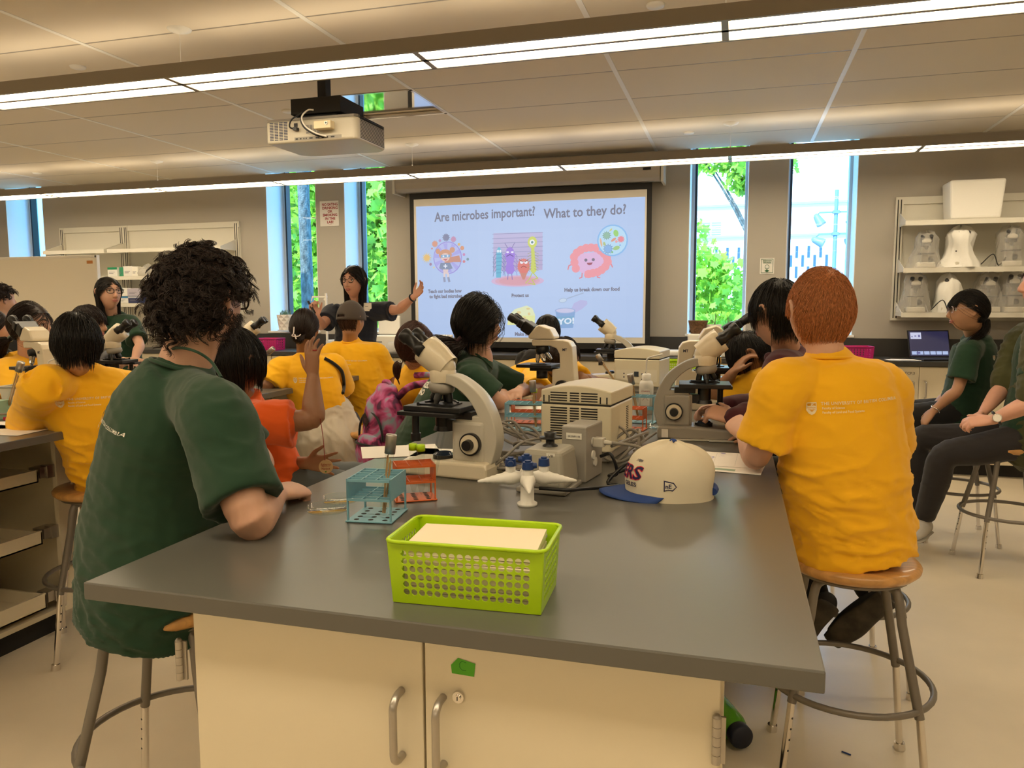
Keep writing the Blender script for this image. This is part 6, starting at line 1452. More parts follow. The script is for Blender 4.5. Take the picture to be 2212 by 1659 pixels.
# 1 curly-haired man in dark green, near left
e1 = atz(540, 1118, BZ+.045); w1 = atz(596, 1066, BZ+.035)
s1 = dict(label='curly-haired bearded person in dark green t-shirt leaning an elbow on the bench, seen from behind', pel=at(335, 1225, 1.53), neck=at(398, 792, 1.52), head=at(437, 655, 1.55), face=(.02, 1, -.04), body=(.77, .64, 0), shside=(.64, -.77, 0),
     s=1.04, bulk=1.05, depthk=1.06, skin='light', top='green', shR=at(468, 905, 1.33), shL=at(440, 880, 1.66), elR=e1, wrR=w1, curlR=1.3, hdR=(.05, 1, -.1), hnR=(-.3, 0, -1), elL=V((-1.20, 1.72, BZ+.05)), wrL=V((-1.10, 1.52, BZ+.035)), hdL=(.5, -.6, -.1), hnL=(0, 0, -1), sleeve=.80, slk=.95, armk=1.08, fold=.014, seed=2, bottom='charcoal', slouch=.025, hem=.115, hipk=1.2, vox=.005, voxc=.007, hs=1.0, nkw=1.08, foldax=(.3, -.3, 1), ease=.012)
P1 = person(s1)
hair(P1['root'], P1['T'], 1.0, 'curly', HM['dark'], 4200, .052, .0012, .022, 3)
def beard(P, n, mt, seed, L_=.014):
    r = np.random.RandomState(seed); out = []
    while len(out) < n:
        d = r.normal(size=3); d /= np.linalg.norm(d)
        if d[1] > .05 and d[2] < -.18 and (abs(d[0]) > .34 or d[2] < -.72) and d[2] > -.98 and not (abs(d[0]) < .3 and d[2] > -.7): out.append(d)
    K = 4; R3 = np.array(P['T'].to_3x3()); tr = np.array(P['T'].translation); A = np.zeros((n, K, 3))
    for i, d in enumerate(out):
        p = np.array(hpt(d)); g = d*.6+np.array([0, .1, -.7])+r.normal(size=3)*.3
        for k in range(K): A[i, k] = p+g*L_*k/3
    return strands((A*P['hs'])@R3.T+tr, .0006, 'beard', mt, P['root'])
beard(P1, 1600, HM['dark'], 5)
glasses(P1['T'], P1['hs'], P1['root'], M['black'], 1.12)
s1['pbg'] = (.012, .058, .028)
back_print(P1, dict(s1, pside=(.44, -.9, 0)), col=(.75, .74, .66), wid=.235, drop=.135, dx=.055, tilt=-.2)
c_ = MB(); rl = V(P1['root'].location); c_.tube(catmull([p-rl for p in (at(352, 772, 1.55), at(378, 752, 1.46), at(420, 758, 1.44), at(455, 780, 1.45), at(478, 815, 1.42))], 5), .0035, 6); c_.build('lanyard', FB['green'], P1['root'])

M['soled'] = mat('sole_dark', (.05, .042, .03), .6, var=(22, .6))
# 2 red-haired boy in yellow, near right
s2 = dict(label='red-haired young person in yellow t-shirt on a wooden stool, back to camera', pel=V((.325, 2.27, .735)), neck=at(1785, 770, 2.20), head=at(1772, 676, 2.22), face=(-.30, .95, -.06), body=(-.18, .98, 0), shside=(.96, .22, 0), s=.93, bulk=1.02, depthk=1.05, skin='light', top='yellow',
     shL=at(1688, 842, 2.12), shR=at(1905, 842, 2.26), elL=atz(1635, 985, BZ+.05), wrL=at(1606, 938, 2.42), hdL=(-.35, .75, .35), hnL=(.5, .3, -.7), curlL=1.2, elR=at(1925, 985, 2.50), wrR=V((.10, 2.62, BZ+.03)), hdR=(-.9, .3, -.1), hnR=(0, 0, -1), sleeve=.76, slk=.85, fold=.014, seed=7, bottom='black', hem=.06, hs=.98, vox=.005, voxc=.007,
     knL=V((.14, 2.68, .70)), knR=V((.36, 2.72, .70)), anL=at(1768, 1300, 2.58), anR=at(1886, 1292, 2.58), toeL=(-.5, .30, -.80), toeR=(-.62, .22, -.75), solem=M['soled'], fsideR=(.77, 0, -.64), fsideL=(.85, .1, -.53), foldax=(.15, .1, 1), ease=.02, hipk=1.02)
P2 = person(s2); hair(P2['root'], P2['T'], s2['hs'], 'short', HM['ginger'], 9000, .024, .0008, .009, 4, crown=(.12, -.72, .68))
back_print(P2, s2, col=(.85, .74, .50), wid=.235, drop=.135, dx=.012, tilt=.07)
# 3 boy in maroon
s3 = dict(label='black-haired young person in maroon hoodie working at the grey microscope', pel=V((.40, 2.97, .735)), neck=at(1700, 765, 2.93), head=at(1680, 678, 2.86), face=(-.72, .68, -.16), body=(-.65, .76, 0), s=.95, skin='light', top='maroon', topname='hoodie', sleeve=1, hood=True, shL=at(1690, 800, 2.75), shR=at(1760, 805, 3.1), elL=at(1668, 898, 2.70), wrL=at(1585, 905, 2.60), hdL=(-.85, .3, .25), hnL=(.2, .5, -.8), curlL=1.1,
     elR=at(1680, 880, 3.05), wrR=at(1567, 880, 2.80), hdR=(-.9, -.1, -.1), hnR=(0, -.4, -.9), curlR=.9, fold=.010, seed=9, bottom='denim', hs=.97, collar=False)
P3 = person(s3); hair(P3['root'], P3['T'], .97, 'bowl', HM['black'], 4200, .042, .0010, .012, 6, crown=(0, -.35, .93)); face_parts(P3['T'], .97, P3['root'], HM['black'])
# 4 boy holding his head
s4 = dict(label='dark-haired young person in yellow t-shirt bent over with a hand on the head', pel=V((.40, 3.70, .735)), neck=at(1662, 800, 3.50), head=at(1622, 768, 3.38), face=(-.65, -.1, -.75), hup=(.6, .1, .8), body=(-1, .05, 0), s=.93, skin='brown', top='yellow', shL=at(1650, 830, 3.32), shR=at(1655, 815, 3.72), elL=atz(1545, 858, BZ+.05), wrL=at(1583, 806, 3.30), hdL=(.55, .1, .8), hnL=(.75, .3, -.4), curlL=.5, handk=.95,
     elR=V((.02, 3.75, BZ+.05)), wrR=V((-.12, 3.6, BZ+.03)), hdR=(-1, 0, 0), sleeve=.7, slk=.95, fold=.009, seed=12, bottom='black', voxc=.008)
P4 = person(s4); hair(P4['root'], P4['T'], .9, 'bowl', HM['black'], 3000, .06, .0009, .010, 7)
# 5 man at the right edge
s5 = dict(label='seated person in olive overshirt and dark trousers wearing a wristwatch', pel=at(2222, 950, 4.42), neck=at(2262, 700, 4.45), head=at(2262, 612, 4.36), face=(-.98, .12, -.02), body=(-.9, .32, 0), s=1.05, bulk=1.02, skin='pink', top='green', shL=at(2252, 735, 4.22), shR=at(2215, 735, 4.62), elL=at(2232, 868, 4.10), wrL=at(2142, 908, 4.12), hdL=(-.95, .1, -.12), hnL=(-.1, .5, -.8), curlL=.7,
     elR=at(2168, 835, 4.50), wrR=at(2122, 893, 4.38), hdR=(-.75, -.3, -.35), hnR=(.2, -.4, -.85), curlR=.8, sleeve=.6, bottom='charcoal', knL=at(2040, 985, 4.38), knR=at(1985, 950, 4.68), anL=at(1995, 1122, 4.50), anR=at(1972, 1112, 4.80), toeL=(-.45, -.88, 0), toeR=(-.9, -.4, 0), seed=14, shoem=M['shoew'], vox=.0055)
P5 = person(s5); hair(P5['root'], P5['T'], 1.0, 'short', HM['brown'], 3000, .03, .0009, .010, 8)
mo = MB(); bf5 = V(s5['body']).normalized(); off5 = -bf5*.02
loft(mo, [V(s5['pel'])+off5*1.5+V((0, 0, -.02)), lerp(s5['pel'], s5['neck'], .5)+off5*2, lerp(s5['pel'], s5['neck'], .8)+off5*1.5, V(s5['neck'])-V((0, 0, .02))+off5], [(.198, .155), (.192, .155), (.165, .13), (.08, .075)], P5['side'], 20)
for nm in ('L', 'R'):
    sh, el = V(s5['sh'+nm]), V(s5['el'+nm]); loft(mo, [lerp(s5['neck'], sh, .6)-V((0, 0, .03)), sh, lerp(sh, el, .5), lerp(sh, el, .88)], [.09, .092, .085, .078], P5['side'], 16)
ov = fuse(mo, 'overshirt', FB['olive'], P5['root'], .008, 3, lambda co: folds(co, 21, .011, (.4, .2, 1), 2.4))
wm = MB(); wp = lerp(s5['wrL'], s5['elL'], .12)-V(P5['root'].location); ax = dv(s5['wrL'], s5['elL'])
u0 = ax.orthogonal().normalized(); v0 = ax.cross(u0)
wm.tube([wp+(u0*math.cos(t*.3142)+v0*math.sin(t*.3142))*.033 for t in range(20)], .006, 6, closed=True); wt = wm.build('wristwatch', M['black'], P5['root'])
cdr = (V((0, 0, H))-V(s5['wrL'])).normalized(); cdr = (cdr-ax*cdr.dot(ax)).normalized(); wm = MB(); wm.cyl(wp+cdr*.030, wp+cdr*.040, .0205, n=24); wm.cyl(wp+cdr*.040, wp+cdr*.0405, .017, n=24, mi=1); wm.build('watch_face', [M['chrome'], M['paper']], wt)
# 6 braided girl
s6 = dict(label='person with black braid and glasses in dark green t-shirt, in profile by the right shelves', pel=at(2078, 893, 4.90), neck=at(2106, 728, 4.84), head=at(2092, 672, 4.72), face=(-.98, -.12, -.02), body=(-.92, .25, 0), s=.95, skin='tan', top='green', shL=at(2092, 762, 4.66), shR=at(2110, 760, 5.0), elL=at(2068, 842, 4.62), wrL=at(2016, 888, 4.66), hdL=(-.45, .2, -.75), hnL=(.7, .3, -.3), curlL=.8, elR=at(2050, 850, 5.0), wrR=at(2010, 890, 4.85), hdR=(-.4, -.1, -.8), hnR=(.6, -.2, -.3), sleeve=.68, slk=1.05, armk=.85, seed=15, bottom='black', shorts=True, shside=(.3, .95, 0), fold=.008)
P6 = person(s6); hair(P6['root'], P6['T'], .93, 'updo', HM['black'], 2600, .12, .0009, .012, 9, anchor=(0, -.10, -.055), fringe=True)
hair(P6['root'], P6['T'], .93, 'fringe', HM['black'], 700, .045, .0009, .012, 10, name='fringe')
T6 = P6['T']; tail(P6['root'], [T6@V((0, -.095, -.05)), T6@V((.0, -.075, -.12)), at(2092, 740, 4.66), at(2082, 765, 4.6)], .022, HM['black'], 260, .0012, 3, 'braid')
M['specs'] = mat('clear_pink_frame', (.55, .4, .38), .2); glasses(T6, .93, P6['root'], M['specs'], 1.0); face_parts(T6, .93, P6['root'], HM['black'])
bm_ = MB(); bp = V(s6['wrL'])-V(P6['root'].location); ax = dv(s6['elL'], s6['wrL']); u0 = ax.orthogonal().normalized(); v0 = ax.cross(u0); bm_.tube([bp-ax*.02+(u0*math.cos(t*.3142)+v0*math.sin(t*.3142))*.027+ax*.006*math.sin(t*.6284) for t in range(20)], .0028, 6, closed=True); bm_.build('bracelet', M['chrome'], P6['root'])
back_print(P6, s6, col=(.7, .7, .62), wid=.2, drop=.12)
# 7 boy in orange, raising a hand
s7 = dict(label='dark-haired young person in orange t-shirt raising one hand and holding a wooden tag', pel=V((-1.60, 2.40, .735)), neck=at(530, 868, 2.30), head=at(510, 786, 2.26), face=(.25, .95, -.10), body=(.62, .78, 0), shside=(.74, -.67, 0), s=.88, skin='brown', top='orange', shR=at(560, 915, 2.12), shL=at(500, 900, 2.46), elR=at(676, 905, 2.18), wrR=at(676, 812, 2.22), hdR=(-.03, .02, 1), hnR=(.25, 1, 0), curlR=.28, spreadR=.24, thumbR=1.0,
     elL=at(570, 1005, 2.42), wrL=at(662, 1000, 2.36), hdL=(.98, .10, .0), hnL=(-.35, -.9, .12), curlL=.10, spreadL=.30, thumbL=1.0, sleeve=.62, slk=1.1, armk=1.02, handk=.95, fold=.009, seed=17, bottom='denim', vox=.0045, sm=2, knR=V((-1.22, 2.58, .66)), knL=V((-1.42, 2.80, .66)), anR=V((-1.22, 2.56, .36)), anL=V((-1.4, 2.8, .36)), hs=.95)
P7 = person(s7); hair(P7['root'], P7['T'], .96, 'bowl', HM['black'], 5200, .075, .0010, .014, 11, crown=(0, -.3, .95)); face_parts(P7['T'], .95, P7['root'], HM['black'])
m = MB(); rl = V(P7['root'].location)
for j in range(2): b0 = V(s7['wrR'])+V((.012-.0*j, 0, .085))-rl
m.tube([b0+V((.0085*math.cos(t*.52), .0095*math.sin(t*.52), .0)) for t in range(12)], .0014, 6, closed=True); m.build('red_ring', mat('red_thread', (.4, .01, .02), .6), P7['root'])
back_print(P7, dict(s7, body=(.2, -.98, 0)), lines=[('EVERY', .13, 0, .038, 'c')], col=(.015, .01, .01), wid=.26, drop=.23, dx=.0, front=True)
tg = at(704, 1008, 2.27); Tg = empty('wooden_tag', tg, 0, 'round wooden name tag on a red string held before the orange-shirted boy\'s palm', 'name tag')
m = MB(); nrm = V((.35, -.93, .1)).normalized(); m.cyl(-nrm*.002, nrm*.002, .0235, n=32); m.build('disc', mat('pale_wood', (.56, .38, .18), .6), Tg)
u_ = V((0, 0, 1)).cross(-nrm).normalized()*-1; u_ = nrm.cross(V((0, 0, 1))).normalized()*-1
a = Art(V((0, 0, 0))+nrm*.0023, u_, u_.cross(-nrm)*1.0, .0002); a.N = nrm
if a.W.z < 0: a.W = -a.W
rc = (.25, .015, .02); a.text('Egberry', 0, .004, .0105, rc, .01, 'c'); a.line([(-.014, .001), (.014, .002)], .001, rc); a.text('Navjot', 0, -.010, .0105, rc, .01, 'c'); a.star(.0, -.017, .002, .004, 5, (.03, .2, .03)); a.build('tag_writing', M['art'], Tg, cols=True)
st_ = at(692, 905, 2.15)-tg; MB().tube(catmull([st_, st_*.6+V((.002, 0, 0)), st_*.3, V((-.003, 0, .022))], 5), .0011, 6).build('string', mat('red_string', (.35, .01, .03), .7), Tg)
# 8 girl with clip
s8 = dict(label='young person in yellow t-shirt with white hair clip and oatmeal hoodie round the waist', pel=at(700, 915, 3.92), neck=at(660, 770, 3.85), head=at(658, 712, 3.83), face=(-.35, .93, -.1), body=(-.35, .93, 0), s=.92, skin='brown', top='yellow', shL=at(607, 798, 3.78), shR=at(722, 790, 3.95), elL=at(577, 838, 3.70), wrL=at(622, 842, 4.05), hdL=(.4, .9, 0), sleeve=.72, slk=1.05, fold=.010, seed=19, bottom='black', shorts=True, hs=.92, voxc=.008)
s8['elR'] = at(745, 850, 4.2); s8['wrR'] = at(720, 840, 4.35)
P8 = person(s8); hair(P8['root'], P8['T'], .92, 'updo', HM['dark'], 3000, .12, .0009, .014, 13, anchor=(0, -.105, -.045)); T8 = P8['T']
tail(P8['root'], [T8@V((0, -.10, -.04)), T8@V((-.012, -.115, -.055)), T8@V((-.012, -.10, -.075)), T8@V((.005, -.09, -.06))], .03, HM['dark'], 300, .001, 6, 'hair_twist')
c_ = MB(); rl = V(P8['root'].location); q = T8@V((-.02, -.135, -.03))-rl
c_.tube(catmull([q+V((-.012, 0, .035)), q+V((-.010, -.01, .0)), q+V((-.02, -.01, -.012)), q+V((.0, -.012, -.016)), q+V((.02, -.005, -.014)), q+V((.028, 0, -.004))], 3), .0035, 6); c_.tube([q+V((-.002, -.012, -.004)), q+V((.006, -.012, -.03))], .004, 6); c_.build('hair_clip', mat('clip_white', (.75, .66, .64), .25), P8['root'])
back_print(P8, s8, wid=.22, drop=.14, dx=.03)
hm_ = MB(); p8 = V(s8['pel']); 
loft(hm_, [p8+V((0, 0, .05)), p8+V((.01, 0, -.02)), p8+V((.03, -.01, -.10))], [(.175, .15), (.20, .18), (.21, .20)], P8['side'], 22)
loft(hm_, [p8+V((.10, -.08, .0)), p8+V((.16, -.10, -.10)), p8+V((.20, -.10, -.19))], [.07, .085, .06], P8['side'], 14); loft(hm_, [p8+V((-.12, -.08, .0)), p8+V((-.17, -.10, -.05)), p8+V((-.21, -.10, -.07))], [.06, .055, .035], P8['side'], 14)
fuse(hm_, 'tied_hoodie', FB['oat'], P8['root'], .009, 3, lambda co: folds(co, 33, .016, (.9, .2, .5), 2.2))
def strap(P, spec, pts, w_=.012, name='strap', mt=None):
    rl = V(P['root'].location); m = MB(); m.tube(catmull([V(p)-rl for p in pts], 5), w_, 6); return m.build(name, mt or FB['black'], P['root'])
def on_back(P, px, py, off=.008, top='top'):
    o = P[top]; rl = V(P['root'].location); bv = P.setdefault('bv', BVHTree.FromPolygons([v.co for v in o.data.vertices], [tuple(p.vertices) for p in o.data.polygons]))
    d = ray(px, py).normalized(); h_ = bv.ray_cast(V((0, 0, H))-rl, d); return (h_[0]+h_[1]*off+rl) if h_[0] else None
def back_strap(P, pix, w_, name, mt=None):
    pts = [on_back(P, x, y) for x, y in pix]; pts = [p for p in pts if p is not None]
    if len(pts) > 1: return strap(P, None, pts, w_, name, mt)
back_strap(P8, [(700, 776), (715, 784), (730, 794), (738, 805), (742, 830), (738, 850)], .010, 'bag_strap')
# 9 boy in cap
s9 = dict(label='young person in yellow t-shirt and grey baseball cap below the presenter', pel=at(803, 893, 4.72), neck=at(757, 738, 4.62), head=at(759, 692, 4.58), face=(.22, .96, -.05), body=(-.10, .99, 0), s=.97, bulk=1.05, skin='tan', top='yellow', shL=at(715, 765, 4.55), shR=at(815, 765, 4.68), sleeve=.65, slk=1.0, fold=.011, seed=23, bottom='charcoal', hs=.95)
s9['elL'] = at(690, 840, 4.8); s9['wrL'] = at(700, 830, 4.95); s9['elR'] = at(850, 830, 4.8); s9['wrR'] = at(820, 830, 5.0)
P9 = person(s9); hair(P9['root'], P9['T'], .95, 'updo', HM['brown'], 1600, .02, .001, .006, 14)
def hat(P, hs, mt, tilt=0):
    T = P['T']; rl = V(P['root'].location); m = MB(); n = 36; vs = []; fs = []; rows = 12
    for j in range(rows+1):
        ph = 1.60*j/rows
        for i in range(n):
            t = 2*PI*i/n; d = V((math.sin(ph)*math.cos(t), math.sin(ph)*math.sin(t)-.10*(1-math.sin(ph)), math.cos(ph))).normalized(); zz = d.z+.0
            open_ = (d.y < -.55 and abs(d.x) < .42 and d.z < .16)
            vs.append(T@((hpt(d)+V(d)*.013+V((0, 0, .006)))*hs)-rl)
    for j in range(rows):
        for i in range(n):
            ph = 1.60*(j+.5)/rows; t = 2*PI*(i+.5)/n; x, y, z = math.sin(ph)*math.cos(t), math.sin(ph)*math.sin(t), math.cos(ph)
            if y < -.3 and abs(x) < .36 and z < .30-abs(x)*.4 and z > .06: continue
            fs.append((j*n+i, j*n+(i+1) % n, (j+1)*n+(i+1) % n, (j+1)*n+i))
    m.add(vs, fs); o = m.build('baseball_cap', mt, P['root'], solid=.004)
    b = MB(); rows_ = []
    for j in range(5):
        for i in range(15):
            t = -.95+1.9*i/14; x = .083*math.sin(t*1.0)*(1+.02*j); y = .088*math.cos(t)+.018*j*math.cos(t*1.3); rows_.append(T@(V((x, y, .048-.004*j-.25*x*x*j))*hs)-rl)
    b.add(rows_, [(j*15+i, j*15+i+1, (j+1)*15+i+1, (j+1)*15+i) for j in range(4) for i in range(14)]); b.build('brim', mt, o, solid=.003)
    MB().ball(T@(V((0, -.01, .137))*hs)-rl, .006, 10).build('button', mt, o)
    return o
hat(P9, .95, FB['capg']); back_print(P9, s9, wid=.25, drop=.15, dx=.0)
# 10 presenter
s10 = stand(dict(label='presenter with long dark hair, glasses and navy t-shirt standing with arms spread beside the screen', pel=V(at(765, 770, 5.42)), neck=at(769, 660, 5.42), head=at(765, 609, 5.34), face=(-.08, -1, .0), body=(.05, -1, 0), s=1.0, skin='pink', top='navy', shR=at(718, 676, 5.40), shL=at(822, 672, 5.40), elR=at(694, 703, 5.20), wrR=at(684, 684, 5.02), hdR=(-.25, -.15, .95), hnR=(.75, -.5, .1), curlR=1.0,
     elL=at(862, 668, 5.36), wrL=at(893, 642, 5.30), hdL=(.72, -.15, .58), hnL=(.1, -.75, .6), curlL=.35, spreadL=.28, thumbL=1.1, sleeve=.62, slk=.95, seed=27, fold=.009, bottom='black', vox=.0045, hs=1.0, sm=2))
P10 = person(s10); T10 = P10['T']; face_parts(T10, 1.0, P10['root'], HM['dark']); glasses(T10, 1.0, P10['root'], M['blackm'], 1.0)
hair(P10['root'], T10, 1.0, 'long', HM['black'], 3000, .20, .0010, .016, 15, crown=(0, .1, 1), fringe=False)
m = MB(); rl = V(P10['root'].location); ax = dv(s10['elL'], s10['wrL']); u0 = ax.orthogonal().normalized(); v0 = ax.cross(u0)
m.tube([V(s10['wrL'])-rl-ax*.012+(u0*math.cos(t*.3142)+v0*math.sin(t*.3142))*.028 for t in range(20)], .006, 6, closed=True); m.build('wristband', M['black'], P10['root'])
Q = on_back(P10, 794, 664, .004); a = Art(V(Q)-rl+V((-.036, -.006, -.03)), (1, 0, 0), (0, 0, 1), .0006); a.rect(0, 0, .075, .062, (.8, .76, .68)); a.text('HELLO', .02, .032, .010, (.1, .1, .1)) if False else a.line([(.022, .034), (.045, .034)], .003, (.2, .2, .2)); a.line([(.045, .014), (.066, .014)], .0025, (.3, .3, .3)); a.build('name_badge', M['art'], P10['root'], cols=True)
hnd = V(s10['wrR'])+V(s10['hdR']).normalized()*.07; o = MB().tube([hnd+V((-.03, -.02, .045))-hnd, V((.03, -.035, -.04))], .009, 10).build('presenter_remote', M['black'], loc=hnd); tag(o, 'black slide clicker held in the presenter\'s raised hand', 'remote')
# 11 girl with backpack
s11 = dict(label='young person with reddish ponytail in yellow t-shirt wearing a tie-dye backpack and holding a pen', pel=at(915, 905, 3.68), neck=at(908, 803, 3.62), head=at(897, 745, 3.56), face=(.52, .85, -.08), body=(.5, .86, 0), s=.90, skin='light', top='yellow', shR=at(955, 830, 3.50), shL=at(880, 822, 3.78), elR=at(982, 868, 3.42), wrR=at(968, 822, 3.38), hdR=(-.12, 0, 1), hnR=(-.85, .3, .1), curlR=1.0, thumbR=.6, sleeve=.6, slk=.95, fold=.008, seed=29, bottom='denim', hs=.95)
P11 = person(s11); T11 = P11['T']; hair(P11['root'], T11, .95, 'updo', HM['red2'], 3400, .12, .0009, .012, 16, anchor=(-.0, -.085, -.085)); tail(P11['root'], [T11@V((0, -.085, -.085)), T11@V((0, -.10, -.11)), T11@V((0, -.10, -.16)), T11@V((0.01, -.09, -.2))], .018, HM['red2'], 300, .001, 7)
m = MB(); q = T11@V((0, -.088, -.088))-V(P11['root'].location); m.tube([q+V((.010*math.cos(t*.52), .010*math.sin(t*.52), .003*math.sin(t))) for t in range(12)], .004, 6, closed=True); m.build('hair_tie', M['paper'], P11['root']); face_parts(T11, .95, P11['root'], HM['red2'])
o = MB().cyl((0, 0, -.03), (0, 0, .045), .0065, n=10).build('marker_pen', M['black'], loc=V(s11['wrR'])+V((-.026, -.03, .095))); tag(o, 'black marker pen held upright by the girl with the backpack', 'pen')
# backpack
tie = bpy.data.materials.new('tie_dye'); tie.use_nodes = True; nt = tie.node_tree; bb = nt.nodes['Principled BSDF']; tc_ = nt.nodes.new('ShaderNodeTexCoord'); nz_ = nt.nodes.new('ShaderNodeTexNoise'); nz_.inputs['Scale'].default_value = 9; nz_.inputs['Distortion'].default_value = 1.6
rp = nt.nodes.new('ShaderNodeValToRGB'); nt.links.new(tc_.outputs['Object'], nz_.inputs['Vector']); nt.links.new(nz_.outputs['Fac'], rp.inputs[0]); nt.links.new(rp.outputs[0], bb.inputs['Base Color']); bb.inputs['Roughness'].default_value = .8
rp.color_ramp.elements[0].position = .36; rp.color_ramp.elements[0].color = (.07, .01, .05, 1); rp.color_ramp.elements[1].position = .68; rp.color_ramp.elements[1].color = (.22, .34, .40, 1)
for ps, c in ((.44, (.32, .03, .12, 1)), (.52, (.45, .10, .26, 1)), (.60, (.30, .26, .36, 1))): e = rp.color_ramp.elements.new(ps); e.color = c
bp0 = at(830, 935, 3.42); Bp = empty('backpack', bp0, math.radians(-35), 'pink and blue tie-dye backpack behind the nearest microscope', 'backpack')
m = MB(); loft(m, [(0, 0, -.20), (0, 0, -.12), (0, 0, .0), (0, .005, .13), (0, .02, .20)], [(.125, .075), (.14, .09), (.145, .09), (.13, .08), (.075, .05)], (1, 0, 0), 24); fuse(m, 'pack_body', tie, None, .008, 3, lambda co: folds(co, 41, .008, (0, 0, 1), 1.5)); pb = bpy.data.objects['pack_body']; pb.parent = Bp
m = MB(); loft(m, [(0, -.075, -.17), (0, -.085, -.10), (0, -.08, -.03)], [(.105, .04), (.115, .05), (.10, .04)], (1, 0, 0), 20); fuse(m, 'front_pocket', tie, None, .008, 2); pb = bpy.data.objects['front_pocket']; pb.parent = Bp
MB().tube([(.118*math.cos(t)*(1 if abs(math.cos(t)) < .9 else 1), -.075-.045*0, -.02+.13*math.sin(t)) for t in [PI*i/16 for i in range(17)]], .006, 6).build('zip', FB['black'], Bp); MB().tube(catmull([(-.11, -.09, -.045), (-.05, -.128, -.04), (.05, -.128, -.04), (.11, -.09, -.045)], 4), .006, 6).build('pocket_zip', FB['black'], Bp)
a = Art((-.04, -.098, .03), (1, 0, 0), (0, 0, 1)); a.poly([(0, .04), (.034, .0), (.068, .04), (.034, .08)], (.03, .02, .02)); a.rect(.026, .03, .030, .052, (.2, .05, .1)); a.rect(.038, .03, .042, .052, (.2, .05, .1)); a.build('lash_tab', M['art'], Bp, cols=True)
MB().tube(catmull([(-.03, .03, .20), (-.03, .02, .25), (.03, .02, .25), (.03, .03, .20)], 5), .010, 8).build('grab_handle', tie, Bp)
MB().tube(catmull([(-.07, .04, .18), (-.10, .09, .22), (-.05, .13, .15)], 5), .018, 8).build('shoulder_strap', tie, Bp); MB().tube(catmull([(.07, .04, .18), (.16, .06, .24), (.24, .16, .26)], 5), .018, 8).build('shoulder_strap', tie, Bp)
back_strap(P11, [(898, 812), (915, 812), (935, 812), (955, 822)], .016, 'pack_strap', tie)
# 12 woman with scrunchie
s12 = dict(label='person in dark green t-shirt with a scrunchie ponytail folding arms on the bench', pel=V((-1.36, 3.20, .735)), neck=at(1040, 776, 3.22), head=at(1034, 700, 3.20), face=(.60, .78, -.05), body=(.80, .58, 0), shside=(.55, -.83, 0), s=.97, skin='light', top='green', shR=at(1012, 815, 3.05), shL=at(1052, 805, 3.42), elR=atz(1078, 868, BZ+.05), wrR=at(1088, 848, 3.42), hdR=(.1, 1, 0), hnR=(0, 0, -1), elL=V((-.95, 3.5, BZ+.05)), wrL=V((-.93, 3.3, BZ+.07)), hdL=(.1, -1, 0), sleeve=.78, slk=1.0, armk=.95, fold=.009, seed=31, bottom='black', hs=.98)
P12 = person(s12); T12 = P12['T']; hair(P12['root'], T12, .98, 'long', HM['black'], 1200, .06, .0010, .022, 17, name='loose_hair'); hair(P12['root'], T12, .98, 'updo', HM['black'], 3200, .12, .0010, .026, 18, anchor=(0, -.10, -.075))
tail(P12['root'], [T12@V((0, -.10, -.075)), T12@V((-.01, -.15, -.09)), T12@V((-.01, -.17, -.17)), T12@V((0, -.16, -.29))], .065, HM['dark'], 1000, .001, 8, curly=.004); m = MB(); q = T12@V((-.005, -.112, -.082))-V(P12['root'].location); m.tube([q+V((.026*math.cos(t*.26), .018*math.sin(t*.26), .018*math.cos(t*.26)+.006*math.sin(t*2.1))) for t in range(24)], .009, 8, closed=True); m.build('scrunchie', mat('scrunchie', (.05, .02, .03), .8), P12['root'])
face_parts(T12, .98, P12['root'], HM['black']); back_print(P12, dict(s12, body=(.30, -.95, 0)), lines=[('CEDAR', .09, .0, .034, 'c'), ('CAMP', .10, -.032, .034, 'c')], col=(.75, .74, .66), wid=.12, drop=.15, dx=-.01, front=True)
# 13 girl with long black hair
s13 = dict(label='person with long straight black hair seen from behind in front of the screen', pel=V((-1.36, 4.95, .735)), neck=at(1185, 768, 4.92), head=at(1183, 717, 4.88), face=(-.15, .98, 0), body=(.2, .98, 0), s=.9, skin='tan', top='black', seed=35, bottom='black', hs=.93)
P13 = person(s13); hair(P13['root'], P13['T'], .93, 'long', HM['black'], 3200, .36, .0012, .012, 19, crown=(0, .1, 1))
# 14 boy leaning
s14 = dict(label='short-haired young person in yellow t-shirt leaning over the bench behind the MT microscope', pel=V((-1.40, 4.22, .735)), neck=at(1188, 800, 4.08), head=at(1213, 772, 4.02), face=(.70, .55, -.45), hup=(.2, .1, 1), body=(.9, .4, 0), s=.9, skin='brown', top='yellow', shR=at(1150, 820, 3.92), shL=at(1228, 800, 4.25), elR=atz(1168, 853, BZ+.05), wrR=V((-.82, 3.95, BZ+.04)), hdR=(1, .1, 0), elL=atz(1262, 822, BZ+.05), wrL=V((-.75, 4.25, BZ+.04)), hdL=(1, -.2, 0), sleeve=.72, slk=1.0, fold=.009, seed=37, bottom='black', hs=.93, slouch=.05)
P14 = person(s14); hair(P14['root'], P14['T'], .93, 'short', HM['dark'], 4500, .022, .0008, .008, 20)
